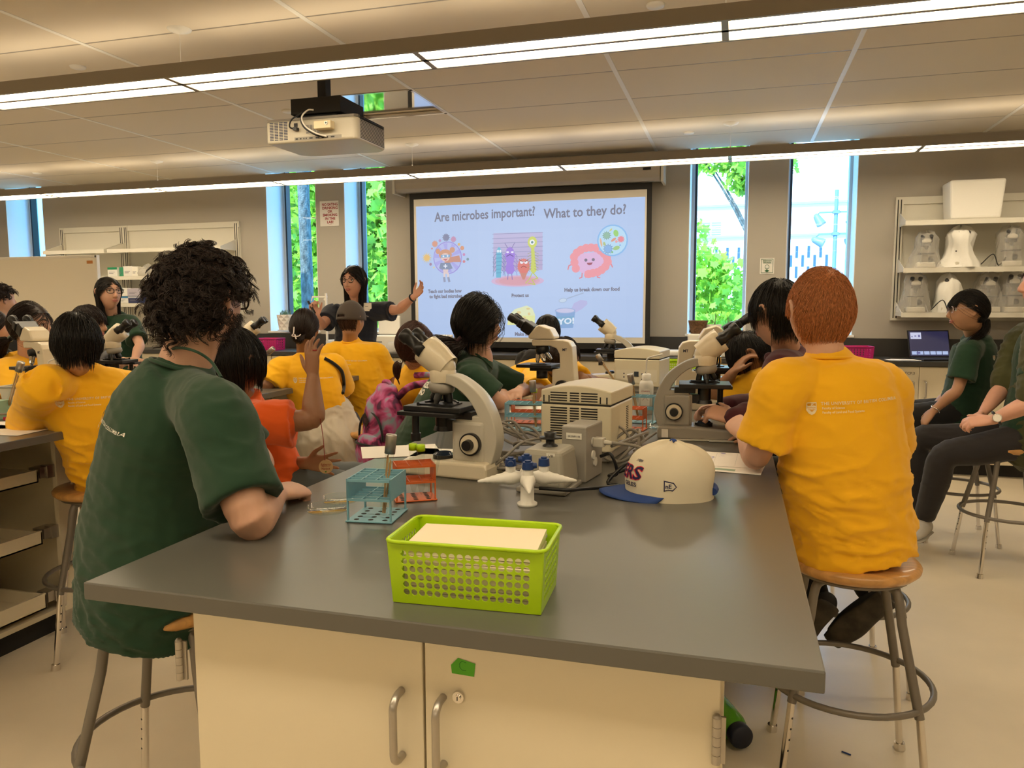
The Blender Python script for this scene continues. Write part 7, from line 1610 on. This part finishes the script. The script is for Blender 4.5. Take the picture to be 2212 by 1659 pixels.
# 15 boy in yellow, left
s15 = dict(label='black-haired young person in yellow t-shirt and red shorts leaning on the left bench', pel=V((-2.36, 2.45, .735)), neck=at(162, 800, 2.30), head=at(166, 745, 2.24), face=(-.70, .68, -.28), body=(-.68, .73, 0), s=.93, skin='tan', top='yellow', shL=at(92, 832, 2.12), shR=at(235, 832, 2.52), elL=at(60, 912, 2.28), wrL=V((-2.62, 2.35, BZ+.04)), hdL=(-.8, .6, 0), elR=V((-2.42, 2.9, BZ+.06)), wrR=V((-2.6, 2.75, BZ+.04)), hdR=(-.9, -.3, 0), sleeve=.97, slk=1.0, fold=.013, seed=39, bottom='red', shorts=True, hs=.95, vox=.0055, hem=.05, slouch=.04)
P15 = person(s15); hair(P15['root'], P15['T'], .95, 'bowl', HM['black'], 4600, .036, .0010, .013, 21, crown=(.1, -.3, .95)); back_print(P15, s15, col=(.85, .74, .50), wid=.25, drop=.13, dx=.03)
# 16 girl at left
s16 = dict(label='person in yellow t-shirt with dark ponytail in profile across the left bench', pel=V((-3.72, 3.22, .735)), neck=at(62, 772, 3.12), head=at(66, 703, 3.10), face=(.86, .25, -.08), body=(.75, -.5, 0), s=.93, skin='light', top='yellow', shR=at(15, 805, 2.98), shL=at(100, 800, 3.22), elR=at(22, 880, 2.85), wrR=at(70, 880, 2.85), elL=V((-3.3, 3.1, BZ+.06)), wrL=V((-3.15, 2.95, BZ+.04)), hdL=(.9, -.3, 0), sleeve=.8, slk=1.0, fold=.010, seed=41, bottom='black', hs=.95)
P16 = person(s16); T16 = P16['T']; hair(P16['root'], T16, .95, 'updo', HM['dark'], 3600, .12, .0010, .016, 22, anchor=(0, -.10, -.075)); tail(P16['root'], [T16@V((0, -.10, -.075)), T16@V((0, -.15, -.11)), T16@V((0, -.17, -.22)), T16@V((0, -.17, -.34))], .035, HM['dark'], 500, .0011, 9)
face_parts(T16, .95, P16['root'], HM['dark']); back_print(P16, s16, lines=[('CEDAR', .09, .0, .034, 'c'), ('CAMP', .10, -.032, .034, 'c')], col=(.85, .74, .50), wid=.12, drop=.17, dx=-.03, front=True)
m = MB(); q = T16@V((0, -.105, -.078))-V(P16['root'].location); m.tube([q+V((.003, .014*math.cos(t*.52), .014*math.sin(t*.52))) for t in range(12)], .004, 6, closed=True); m.build('hair_tie', mat('tie_mint', (.4, .5, .4), .5), P16['root'])
# 17 boy in grey
s17 = dict(label='dark-haired young person in grey t-shirt in profile beyond the left bench', pel=at(195, 885, 3.98), neck=at(196, 752, 3.80), head=at(190, 700, 3.76), face=(.90, .35, -.05), body=(.8, .35, 0), s=.9, skin='tan', top='greyt', shR=at(200, 775, 3.65), shL=at(215, 770, 3.95), elR=at(248, 790, 3.62), wrR=at(268, 778, 3.75), hdR=(.9, .2, .1), sleeve=.8, slk=1.0, seed=43, bottom='black', hs=.93)
P17 = person(s17); hair(P17['root'], P17['T'], .93, 'bowl', HM['dark'], 3400, .038, .0010, .012, 23); face_parts(P17['T'], .93, P17['root'], HM['dark'])
# 18 standing woman at left
s18 = stand(dict(label='person with long dark hair and glasses in dark green t-shirt standing before the whiteboard', pel=V(at(258, 800, 4.45)), neck=at(243, 684, 4.42), head=at(234, 634, 4.36), face=(.93, -.33, .08), body=(.45, -.88, 0), s=.93, skin='light', top='green', shR=at(218, 706, 4.40), shL=at(282, 700, 4.42), elL=at(302, 745, 4.32), wrL=at(289, 780, 4.18), hdL=(-.7, -.2, -.2), hnL=(-.2, -.3, -.8), elR=at(222, 765, 4.35), wrR=at(262, 782, 4.15), hdR=(.9, -.1, 0), sleeve=.72, slk=1.0, armk=.9, seed=45, fold=.008, bottom='black', hs=.95, vox=.005))
P18 = person(s18); T18 = P18['T']; face_parts(T18, .95, P18['root'], HM['black']); glasses(T18, .95, P18['root'], M['blackm'], 1.0); hair(P18['root'], T18, .95, 'long', HM['black'], 3200, .30, .0010, .010, 24, crown=(0, .25, .97), fringe=False)
back_print(P18, s18, lines=[('CEDAR', .07, .0, .030, 'c'), ('CAMP', .085, -.028, .030, 'c')], col=(.78, .76, .68), wid=.14, drop=.13, dx=.03, front=True)
# 19, 20 people cut by the left edge
s19 = dict(label='curly dark-haired person cut off by the photo\'s left edge before the whiteboard', pel=at(-20, 850, 4.35), neck=at(2, 700, 4.32), head=at(0, 648, 4.30), face=(.3, .9, 0), body=(.5, .8, 0), s=.95, skin='light', top='black', seed=47, bottom='black')
P19 = person(s19); hair(P19['root'], P19['T'], .92, 'curly', HM['dark'], 1600, .05, .0012, .012, 25)
s20 = dict(label='brown-haired person at the photo\'s left edge behind the ponytailed person', pel=at(-60, 900, 3.45), neck=at(-25, 765, 3.42), head=at(-18, 708, 3.40), face=(.6, .7, 0), body=(.8, .3, 0), s=.9, skin='light', top='black', seed=49, bottom='black')
P20 = person(s20); hair(P20['root'], P20['T'], .92, 'long', HM['dark'], 2000, .25, .0012, .012, 26)
# heel patch and emblem on the red-haired boy's shoe
an = V(s2['anR'])-V(P2['root'].location); vdir = (V((0, 0, H))-V(s2['anR'])).normalized(); ux = vdir.cross(V((0, 0, 1))).normalized()*-1
m = MB(); m.ball(an+vdir*.012+V((0, 0, .012)), (.026, .030, .034), 14); m.build('sock', FB['white'], P2['root'])
a = Art(an+vdir*.046+V((0, 0, .008)), ux, V((0, 0, 1)), .0005); a.poly([(-.016, .018), (.016, .020), (.018, -.004), (.004, -.026), (-.010, -.012)], (.62, .58, .52)); a.star(.002, 0, .006, .012, 11, (.03, .03, .03)); a.ell(.002, 0, .004, .005, (.5, .46, .4)); a.build('shoe_emblem', M['art'], P2['root'], cols=True)
# ================================================================ projector and remaining small things
Yp_ = 3.92
a0 = at(580, 312, Yp_); a1 = at(768, 299, Yp_); zb_ = (a0.z+a1.z)/2; zt_ = at(580, 264, Yp_).z; pw = a1.x-a0.x+.02; pcx = (a0.x+a1.x)/2; pd = .40
Pj = empty('projector', (pcx, Yp_, zb_), 0, 'white ceiling projector with back ports facing the camera, hung on a black mount', 'projector'); hgt = zt_-zb_; M['pj'] = mat('projector_shell', (.60, .56, .46), .4)
m = MB(); x = pw/2; c = .05
m.prism([(-x, 0), (x-.02, 0), (x, .02), (x, pd-c), (x-c, pd), (-x+c, pd), (-x, pd-c)], 0, hgt, 'z'); m.build('casing', M['pj'], Pj, bevel=.012, seg=3)
MB().prism([(-x+.004, .004), (x-.02, .004), (x-.004, .02), (x-.004, pd-c), (x-c, pd-.004), (-x+c, pd-.004), (-x+.004, pd-c)], hgt-.001, hgt+.012, 'z').build('top_cover', M['leggrey'], Pj)
v = MB()
for i in range(4):
    for j in range(12): v.bx(-x+.022+i*.03, -x+.046+i*.03, -.0008, .003, .018+j*.0085, .0225+j*.0085)
for i in range(4):
    for j in range(8): v.bx(-.03+i*.022, -.012+i*.022, -.0008, .003, .045+j*.006, .0475+j*.006)
v.build('back_grille', mat('grille_blue', (.03, .04, .10), .6), Pj)
v = MB()
for j in range(16): v.bx(x-.002, x+.0008, .04, pd-.06, .012+j*.0078, .0155+j*.0078)
v.build('side_grille', M['blackm'], Pj)
pn = MB(); pn.bx(-.105, .19, -.0009, .003, .010, .028, 0)
for i, (px_, w_) in enumerate(((-.09, .014), (-.065, .009), (-.045, .006), (-.03, .006), (.0, .02), (.04, .02), (.075, .015), (.10, .012), (.135, .022))): pn.bx(px_-w_/2, px_+w_/2, -.003, .0, .015, .022, 1)
pn.bx(-.105, -.083, -.003, .003, .085, .105, 1); pn.build('port_panel', [M['scopeg'], M['black']], Pj)
bx_ = MB(); bx_.bx(.045, .15, -.05, -.001, .055, .098); lk = bx_.build('lock_box', mat('yellowed_box', (.80, .70, .48), .5), Pj, bevel=.004); r2 = MB(); r2.cyl((.125, -.05, .082), (.125, -.054, .082), .010, n=20); r2.cyl((.125, -.054, .082), (.125, -.055, .082), .005, n=12, mi=1); r2.build('key_lock', [M['steel'], M['black']], lk)
w_ = MB(); w_.tube(catmull([(-.09, -.004, .07), (-.115, -.03, .08), (-.10, -.03, .12), (-.04, -.02, .155)], 6), .0045, 8); w_.bx(-.098, -.075, -.028, 0, .062, .078); w_.build('power_cord', M['black'], Pj)
MB().tube(catmull([(.075, -.008, .02), (.04, -.03, .03), (-.02, -.035, .07), (-.04, -.035, .12), (-.015, -.02, .16), (.01, 0, .165)], 6), .005, 8).build('video_cable', M['black'], Pj); MB().tube(catmull([(.10, -.006, .02), (.05, -.038, .035), (-.01, -.042, .075), (-.03, -.042, .125), (-.005, -.02, .165), (.02, 0, .17)], 6), .0045, 8).build('network_cable', M['paper'], Pj)
z0 = zb_+hgt+.012; mt_ = empty('projector_mount', (pcx, Yp_+.05, z0), 0, 'black steel ceiling mount and pole holding the projector', 'mount')
zt2 = at(700, 208, Yp_+.05).z
MB().bx(-.155, .16, 0, .28, .03, zt2-z0).build('mount_box', M['blackm'], mt_, bevel=.003)
m = MB(); m.bx(-.10, .12, .03, .25, .0, .032); m.build('bracket', M['black'], mt_)
xo = at(700, 190, Yp_+.18).x-pcx; MB().bx(xo-.026, xo+.026, .10, .16, zt2-z0, ZC-.005-z0).build('pole', M['blackm'], mt_); MB().lathe([(.028, zt2-z0), (.04, zt2-z0+.004), (.028, zt2-z0+.012)], (xo, .13, 0), 20).build('pole_collar', M['paper'], mt_); MB().bx(xo-.08, xo+.08, .05, .21, ZC-.015-z0, ZC-.005-z0).build('ceiling_plate', M['blackm'], mt_)

# ---- plants, pots, boxes along the back
def pot_geo(px, py, Y, r0, r1, h_, label, plant=0):
    z = at(px, py, Y).z; P_ = empty('potted_plant', (at(px, py, Y).x, Y, z), 0, label, 'potted plant'); m = MB(); n = 16; vs = []; rows = 5
    for j in range(rows+1):
        f = j/rows; r_ = r0+(r1-r0)*f
        for i in range(n): rr = r_*(1.06 if (i+j) % 2 else .96); vs.append((rr*math.cos(2*PI*i/n), rr*math.sin(2*PI*i/n), h_*f))
    fs = []
    for j in range(rows):
        for i in range(n):
            a_, b_, c_, d_ = j*n+i, j*n+(i+1) % n, (j+1)*n+(i+1) % n, (j+1)*n+i
            fs += [(a_, b_, c_), (a_, c_, d_)] if (i+j) % 2 else [(a_, b_, d_), (b_, c_, d_)]
    m.add(vs, fs, 0, False); m.add([(r0*math.cos(2*PI*i/n), r0*math.sin(2*PI*i/n), .001) for i in range(n)], [tuple(range(n))], 0, False); m.lathe([(r1*.98, h_), (r1*.9, h_), (r1*.88, h_-.015), (0, h_-.015)], n=n); m.build('pot', M['white'], P_)
    MB().lathe([(0, 0), (r0*1.3, 0), (r0*1.4, .008), (r0*1.2, .006)], n=24).build('saucer', M['white'], P_)
    lf = MB(); r_ = random.Random(int(px))
    for i in range(26 if plant == 1 else 14):
        a_ = r_.uniform(0, 6.28); q = r_.uniform(0, r1*.7); b_ = V((q*math.cos(a_), q*math.sin(a_), h_-.015)); t_ = b_+V((r_.uniform(-.03, .03), r_.uniform(-.03, .03), r_.uniform(.03, .07)*(1 if plant == 1 else 1.8)))
        lf.tube([b_, lerp(b_, t_, .5)+V((.004, 0, 0)), t_], [.005, .006, .001] if plant == 1 else [.0015, .0012, .0008], 6)
    lf.build('leaves', mat('succulent_%d' % int(px), (.10, .20, .14) if plant == 1 else (.16, .14, .08), .6), P_); return P_
pot_geo(617, 714, 7.20, .062, .085, .17, 'white diamond-patterned pot of succulents on the left window sill', 1)
fb = at(1530, 770, 6.95); zb1 = .9145
MBx = MB().box((0, 0, .1), (.36, .26, at(1530, 721, 6.95).z-zb1)); hh = at(1530, 721, 6.95).z-zb1
o = MB().bx(-.18, .18, -.13, .13, 0, hh).build('foam_box', fm_foam, loc=(at(1532, 740, 6.95).x, 6.97, zb1), bevel=.012); tag(o, 'white styrofoam box on the back counter carrying the wicker basket', 'box'); zt3 = zb1+hh+.001
wk = MB(); vs = []; n = 28
wk.lathe([(.058, 0), (.064, .02), (.07, .04), (.075, .07), (.082, .1), (.086, .115), (.080, .113), (.066, .03), (0, .01)], n=n); 
for j in range(11): wk.tube([((.060+.0022*j+.003*math.sin(i*PI+j*PI))*math.cos(2*PI*i/28), (.060+.0022*j+.003*math.sin(i*PI+j*PI))*math.sin(2*PI*i/28), .006+.0102*j) for i in range(28)], .0042, 5, closed=True)
o = wk.build('wicker_basket', mat('wicker', (.16, .085, .04), .8, var=(60, .5)), loc=(at(1508, 700, 6.97).x, 6.97, zt3)); tag(o, 'brown wicker basket on the white foam box below the right windows', 'basket')
P_ = pot_geo(1542, 720, 6.97, .05, .066, .08, 'white faceted pot beside the wicker basket', 2); P_.location.z = zt3
P_ = pot_geo(1572, 720, 7.0, .035, .045, .06, 'small white pot of thin twiggy plant beside the faceted pot', 2); P_.location.z = zt3
o = MB().bx(-.16, .16, -.11, .11, 0, .05).build('styrofoam_slab', fm_foam, loc=(at(1447, 757, 6.98).x, 6.98, zb1), bevel=.015, seg=3); tag(o, 'white foam lid lying on the back counter right of the screen', 'lid')
cb = MB(); cb.lathe([(.07, 0), (.09, .02), (.06, .05), (.02, .06), (0, .06)], n=16); o = cb.build('plastic_bag', bag, loc=(at(1312, 755, 6.95).x, 6.95, zb1)); tag(o, 'crumpled clear plastic bag on the back counter under the screen', 'plastic bag')
def sbasket(px, Y, L_, W_, Hh, label, mt, z=None): return basket((at(px, 750, Y).x, Y, (z or BZ)+.001), .1, L_, W_, Hh, 9, 4, 6, label, mt)
sbasket(584, 6.95, .24, .2, .12, 'magenta plastic basket on the back counter behind the orange-shirted boy', M['pinkp'])
sbasket(1846, 7.0, .26, .2, .10, 'magenta plastic basket on the back counter behind the red-haired boy', M['pinkp'])
basket((at(1474, 790, 4.93).x, 4.93, BZ+.001), 0, .235, .15, .105, 16, 6, 7, 'lime green perforated basket at the far end of the front bench', M['lime'])
# open foam box with lid behind the presenter, tube box, magnifier lamp
o = MB().bx(-.15, .15, -.12, .12, 0, .16).build('foam_box', fm_foam, loc=(at(838, 740, 6.98).x, 6.98, zb1), bevel=.01); tag(o, 'white foam box with printed lettering behind the presenter\'s left side', 'box'); a = Art((-.11, -.1206, .10), (1, 0, 0), (0, 0, 1), .0003); a.text('VWR brand', 0, 0, .03, (.12, .12, .14), .02) if False else a.line([(0, 0), (.1, 0)], .012, (.2, .2, .22)); a.build('print', M['art'], o, cols=True)
o = MB().bx(-.12, .12, -.012, .012, 0, .19).build('styrofoam_slab', fm_foam, loc=(at(843, 690, 7.15).x, 7.13, 1.076), bevel=.008); tag(o, 'white foam lid standing upright against the wall left of the screen', 'lid')
o = MB().lathe([(.05, 0), (.075, .03), (.05, .09), (.02, .11), (0, .11)], n=14).build('plastic_bag', bag, loc=(at(848, 740, 6.8).x, 6.79, zb1)); tag(o, 'clear plastic bag of tubes in front of the printed foam box', 'plastic bag')
lp = at(707, 745, 6.9); Lp = empty('bench_lamp', (lp.x, 6.9, zb1), 0, 'white jointed bench lamp on the back counter beside the presenter', 'lamp')
m = MB(); m.cyl((0, 0, 0), (0, 0, .44), .012, n=12); m.lathe([(.0, 0), (.035, 0), (.035, .02), (0, .02)], n=20); m.build('stand', M['white'], Lp)
zt4 = at(707, 640, 6.9).z-zb1; m = MB(); m.bx(-.15, .012, -.008, .008, zt4-.012, zt4+.004); m.tube([(-.15, 0, zt4), (-.165, 0, zt4-.05)], .006, 8); m.cyl((0, 0, .44), (0, 0, zt4+.03), .012, n=12); m.cyl((-.006, -.012, zt4-.03), (-.006, .012, zt4-.03), .014, n=14); m.build('arm', M['white'], Lp)
o = MB().bx(-.11, .11, -.08, .08, 0, .11).build('equipment_case', M['white'], loc=(at(730, 730, 7.0).x, 7.02, zb1), bevel=.01); tag(o, 'white plastic case on the back counter behind the presenter', 'case')
lp = at(1608, 700, 6.95); Lp = empty('bench_lamp', (lp.x, 6.95, zb1), 0, 'white jointed bench lamp on the back counter near the eyewash sign', 'lamp'); zt5 = at(1600, 688, 6.95).z-zb1
MB().cyl((0, 0, 0), (0, 0, zt5), .010, n=12).build('stand', M['white'], Lp); MB().bx(0, .13, -.008, .008, zt5-.012, zt5).cyl((-.02, 0, zt5-.01), (-.035, 0, zt5-.02), .018, .024, 14).build('arm', M['white'], Lp)
# wire rack of capped tubes under the screen
wr_ = at(958, 757, 6.82); Wr = empty('wire_rack', (wr_.x, 6.84, zb1), 0, 'wire rack of metal-capped glass tubes on the back counter left of the scrunchie woman', 'rack'); m = MB()
for z in (.01, .07, .12):
    m.tube([(-.09, -.05, z), (.09, -.05, z), (.09, .05, z), (-.09, .05, z)], .002, 5, closed=True)
    for i in range(5): m.tube([(-.09+.036*(i+.5), -.05, z), (-.09+.036*(i+.5), .05, z)], .0015, 5)
for q in ((-.09, -.05), (.09, -.05), (.09, .05), (-.09, .05)): m.cyl((q[0], q[1], 0), (q[0], q[1], .12), .002, n=6)
m.build('frame', M['blackm'], Wr)
for i in range(5):
    for j in range(2):
        T_ = MB(); T_.lathe([(.0, 0), (.008, .004), (.009, .15)], n=12); T_ = T_.build('test_tube', M['clear'], loc=(wr_.x-.072+.036*i, 6.84-.02+.04*j, zb1+.012)); tag(T_, 'metal-capped glass tube standing in the wire rack under the screen', 'test tube', 'tubes in the wire rack')
        MB().lathe([(.010, .13), (.0115, .165), (0, .165)], n=12).build('cap', M['steel'], T_)
# laptop and papers on the right counter
lt = at(2030, 778, 6.86); Lt = empty('laptop', (lt.x, 6.93, zb1), .25, 'open dark laptop on the right back counter in front of the braided girl', 'laptop')
MB().bx(-.17, .17, -.12, .12, 0, .014).build('base', M['black'], Lt, bevel=.004); MB().bx(-.15, .15, -.03, .10, .014, .016).build('keyboard', M['blackm'], Lt)
ls = MB(); Rl = Matrix.Rotation(-.28, 3, 'X'); ls.box(V((0, .12, .014))+Rl@V((0, 0, .115)), (.34, .008, .23), R=Rl); sc_ = ls.build('lid', M['black'], Lt, bevel=.003)
U_, W__ = V((1, 0, 0)), Rl@V((0, 0, 1)); a = Art(V((-.16, .12, .014))+Rl@V((0, -.0045, .01)), U_, W__, .0003)
a.rect(0, 0, .32, .21, (.012, .014, .06)); a.rect(.012, .145, .10, .20, (.55, .58, .75)); a.rect(.02, .16, .03, .17, (.1, .1, .3)); a.rect(.045, .165, .06, .175, (.1, .1, .3)); a.rect(.075, .16, .09, .18, (.1, .1, .3))
for i in range(6): a.rect(.012+.05*i, .012, .056+.05*i, .04, (.4, .5, .75))
a.rect(.05, .018, .08, .034, (.1, .1, .3)); a.build('screen_image', M['glow'], sc_, cols=True)
p = at(1948, 774, 6.85); 
for k, (dx_, rz_) in enumerate(((0, .1), (.03, -.15))):
    o = MB().bx(-.11, .11, -.08, .08, 0, .0006).build('paper_sheet', M['paper'], loc=(p.x+dx_, 6.86, zb1+.001+.001*k), rz=rz_); tag(o, 'white paper lying left of the laptop on the right back counter', 'paper', 'papers beside the laptop')
# wash bottles
def wash(loc, label, h_=.17, r_=.032, txt=None, rz=0):
    W_ = empty('wash_bottle', loc, rz, label, 'bottle', 'white wash bottles'); MB().lathe([(0, 0), (r_, 0), (r_, h_*.72), (r_*.85, h_*.82), (r_*.55, h_*.86)], n=24).build('bottle_body', M['milky'], W_)
    MB().lathe([(r_*.62, h_*.84), (r_*.62, h_), (r_*.4, h_*1.02), (0, h_*1.02)], n=20).build('bottle_cap', M['white'], W_)
    MB().tube(catmull([(0, 0, h_), (0, 0, h_*1.3), (r_*.3, 0, h_*1.42), (r_*2.2, -.01, h_*1.52)], 5), [.004]*12+[.003, .003, .002, .0018][:4] if False else .0035, 8).build('spout', M['milky'], W_)
    if txt:
        a = Art((-.018, -r_-.001, h_*.5), (1, 0, 0), (0, 0, 1), .0003); a.rect(0, -.045, .036, .025, (.78, .75, .7)); a.text('ETHANOL', .002, .012, .0075, (.35, .02, .03), .01); a.line([(.006, .004), (.03, -.024)], .001, (.3, .02, .02)); a.line([(.03, .004), (.006, -.024)], .001, (.3, .02, .02)); a.build('label', M['art'], W_, cols=True)
    return W_
M['milky'] = mat('milky_plastic', (.78, .76, .70), .4, alpha=.85)
wash((-.35, 3.22, BZ+.001), 'white wash bottle with printed label behind the racks right of the centrifuge', .165, .03, True)
wash((-2.79, 2.56, BZ+.001), 'white wash bottle with bent spout beside the clear tub at left', .16, .034, None, .2)
o = MB().bx(-.035, .035, -.004, .004, 0, .11).build('plastic_sleeve', M['clearp'], loc=(-.27, 3.12, BZ+.001)); tag(o, 'clear plastic sleeve standing beside the labelled wash bottle', 'plastic sleeve')
o = MB().bx(-.006, .006, -.02, .02, 0, .10).build('green_card', mat('green_card', (.02, .22, .06), .6), loc=(-.235, 3.14, BZ+.001)); tag(o, 'narrow bright green card standing beside the clear plastic sleeve', 'card')
o = MB().bx(-.05, .05, -.03, .03, 0, .04).build('blue_tray', mat('blue_tray', (.05, .22, .42), .5), loc=(at(1277, 820, 3.75).x, 3.75, BZ+.001), bevel=.004); tag(o, 'small blue tray marked 129 right of the MT microscope', 'tray'); a = Art((-.025, -.0305, .014), (1, 0, 0), (0, 0, 1)); a.text('129', 0, 0, .018, (.02, .05, .15)); a.build('marking', M['art'], o, cols=True)
o = MB().tube(catmull([(-.10, 0, .0), (-.09, 0, .045), (-.05, 0, .06), (.0, 0, .055), (.02, 0, .03), (.02, 0, 0)], 5), .004, 8).build('white_tube', M['white'], loc=(at(1275, 815, 3.6).x, 3.6, BZ)); tag(o, 'white bent tube arching over the blue tray', 'tube')
o = MB().cyl((-.05, 0, .004), (.045, .01, .004), .0035, n=8).build('pencil', mat('grey_pencil', (.5, .52, .5), .4), loc=(at(1565, 957, 2.5).x, atz(1565, 957, BZ).y, BZ)); tag(o, 'pale grey pencil on the bench in front of the grey microscope', 'pencil')
q = at(1633, 893, 2.34); o = MB().cyl((0, 0, -.03), (.012, .01, .03), .006, n=10).build('blue_marker', mat('marker_blue', (.02, .03, .45), .35), loc=q); tag(o, 'blue marker held in the red-haired boy\'s left hand', 'pen')
# left bench: clear tub with yellow note, carton, caps, sheets, cable
tb = atz(48, 893, BZ); Tb = empty('plastic_tub', (tb.x, tb.y+.05, BZ+.001), .25, 'translucent plastic tub with a yellow sticky note on the left bench', 'tub')
m = MB(); L1, L2, hT = .062, .078, .115
for z, e_ in ((0, L1), (hT, L2)): pass
m.box((0, 0, hT/2), (.15, .12, hT), taper=(1.2, 1.2)); me_ = m.f.pop(1); m.m.pop(); m.sm.pop(); m.c.pop(); m.build('tub_body', mat('frosted_plastic', (.80, .80, .70), .4, alpha=.55), Tb, solid=.002)
MB().tube([(-.094, -.076, hT), (.094, -.076, hT), (.094, .076, hT), (-.094, .076, hT)], .004, 6, closed=True).build('rim', M['milky'], Tb)
a = Art((.0, -.070, .05), (1, 0, 0), (0, -.1, 1), .0004); a.rect(0, 0, .04, .028, (.75, .55, .02)); a.text('Discard', .004, .010, .010, (.05, .05, .05)); a.build('sticky_note', M['art'], Tb, cols=True)
cb_ = atz(8, 905, BZ); o = MB().bx(-.05, .04, -.03, .03, 0, .075).build('wipes_carton', mat('pale_green_card', (.30, .46, .32), .7), loc=(cb_.x-.03, cb_.y, BZ+.001), rz=.1); tag(o, 'pale green wipes carton at the left edge beside the clear tub', 'box'); a = Art((-.02, -.0306, .03), (1, 0, 0), (0, 0, 1)); a.text('CH', .03, .01, .020, (.05, .05, .05), .03); a.rect(.02, -.025, .058, .0, (.02, .22, .08)); a.build('print', M['art'], o, cols=True)
for k, (px, py, c, lb) in enumerate(((12, 908, (.45, .02, .06), 'dark red bottle cap leftmost beside the paper on the left bench'), (22, 912, (.5, .03, .08), 'small red cap in front of the clear tub'), (27, 905, (.7, .45, .05), 'tiny yellow cap in front of the clear tub'), (33, 906, (.4, .02, .08), 'dark pink cap nearest the yellow sleeve'))):
    p = atz(px, py, BZ); o = MB().cyl((0, 0, 0), (0, 0, .012), .008, n=14).build('bottle_stopper', mat('cap_%d' % k, c, .4), loc=(p.x, p.y, BZ+.001)); tag(o, lb, 'cap', 'loose caps on the left bench')
sheet(15, 930, .28, .2, .1, 'white worksheet at the edge of the left bench by the yellow sleeve'); sheet(-20, 920, .28, .2, .5, 'second sheet of paper further left on the left bench')
cable([(-2.9, 2.0, BZ+.006), (-2.75, 2.12, BZ+.02), (-2.68, 2.2, BZ+.05), (-2.62, 2.28, BZ+.04), (-2.55, 2.3, BZ+.006)], .004, M['cable'], 'grey cable in front of the clear tub on the left bench')
print('scene built', len(bpy.data.objects))
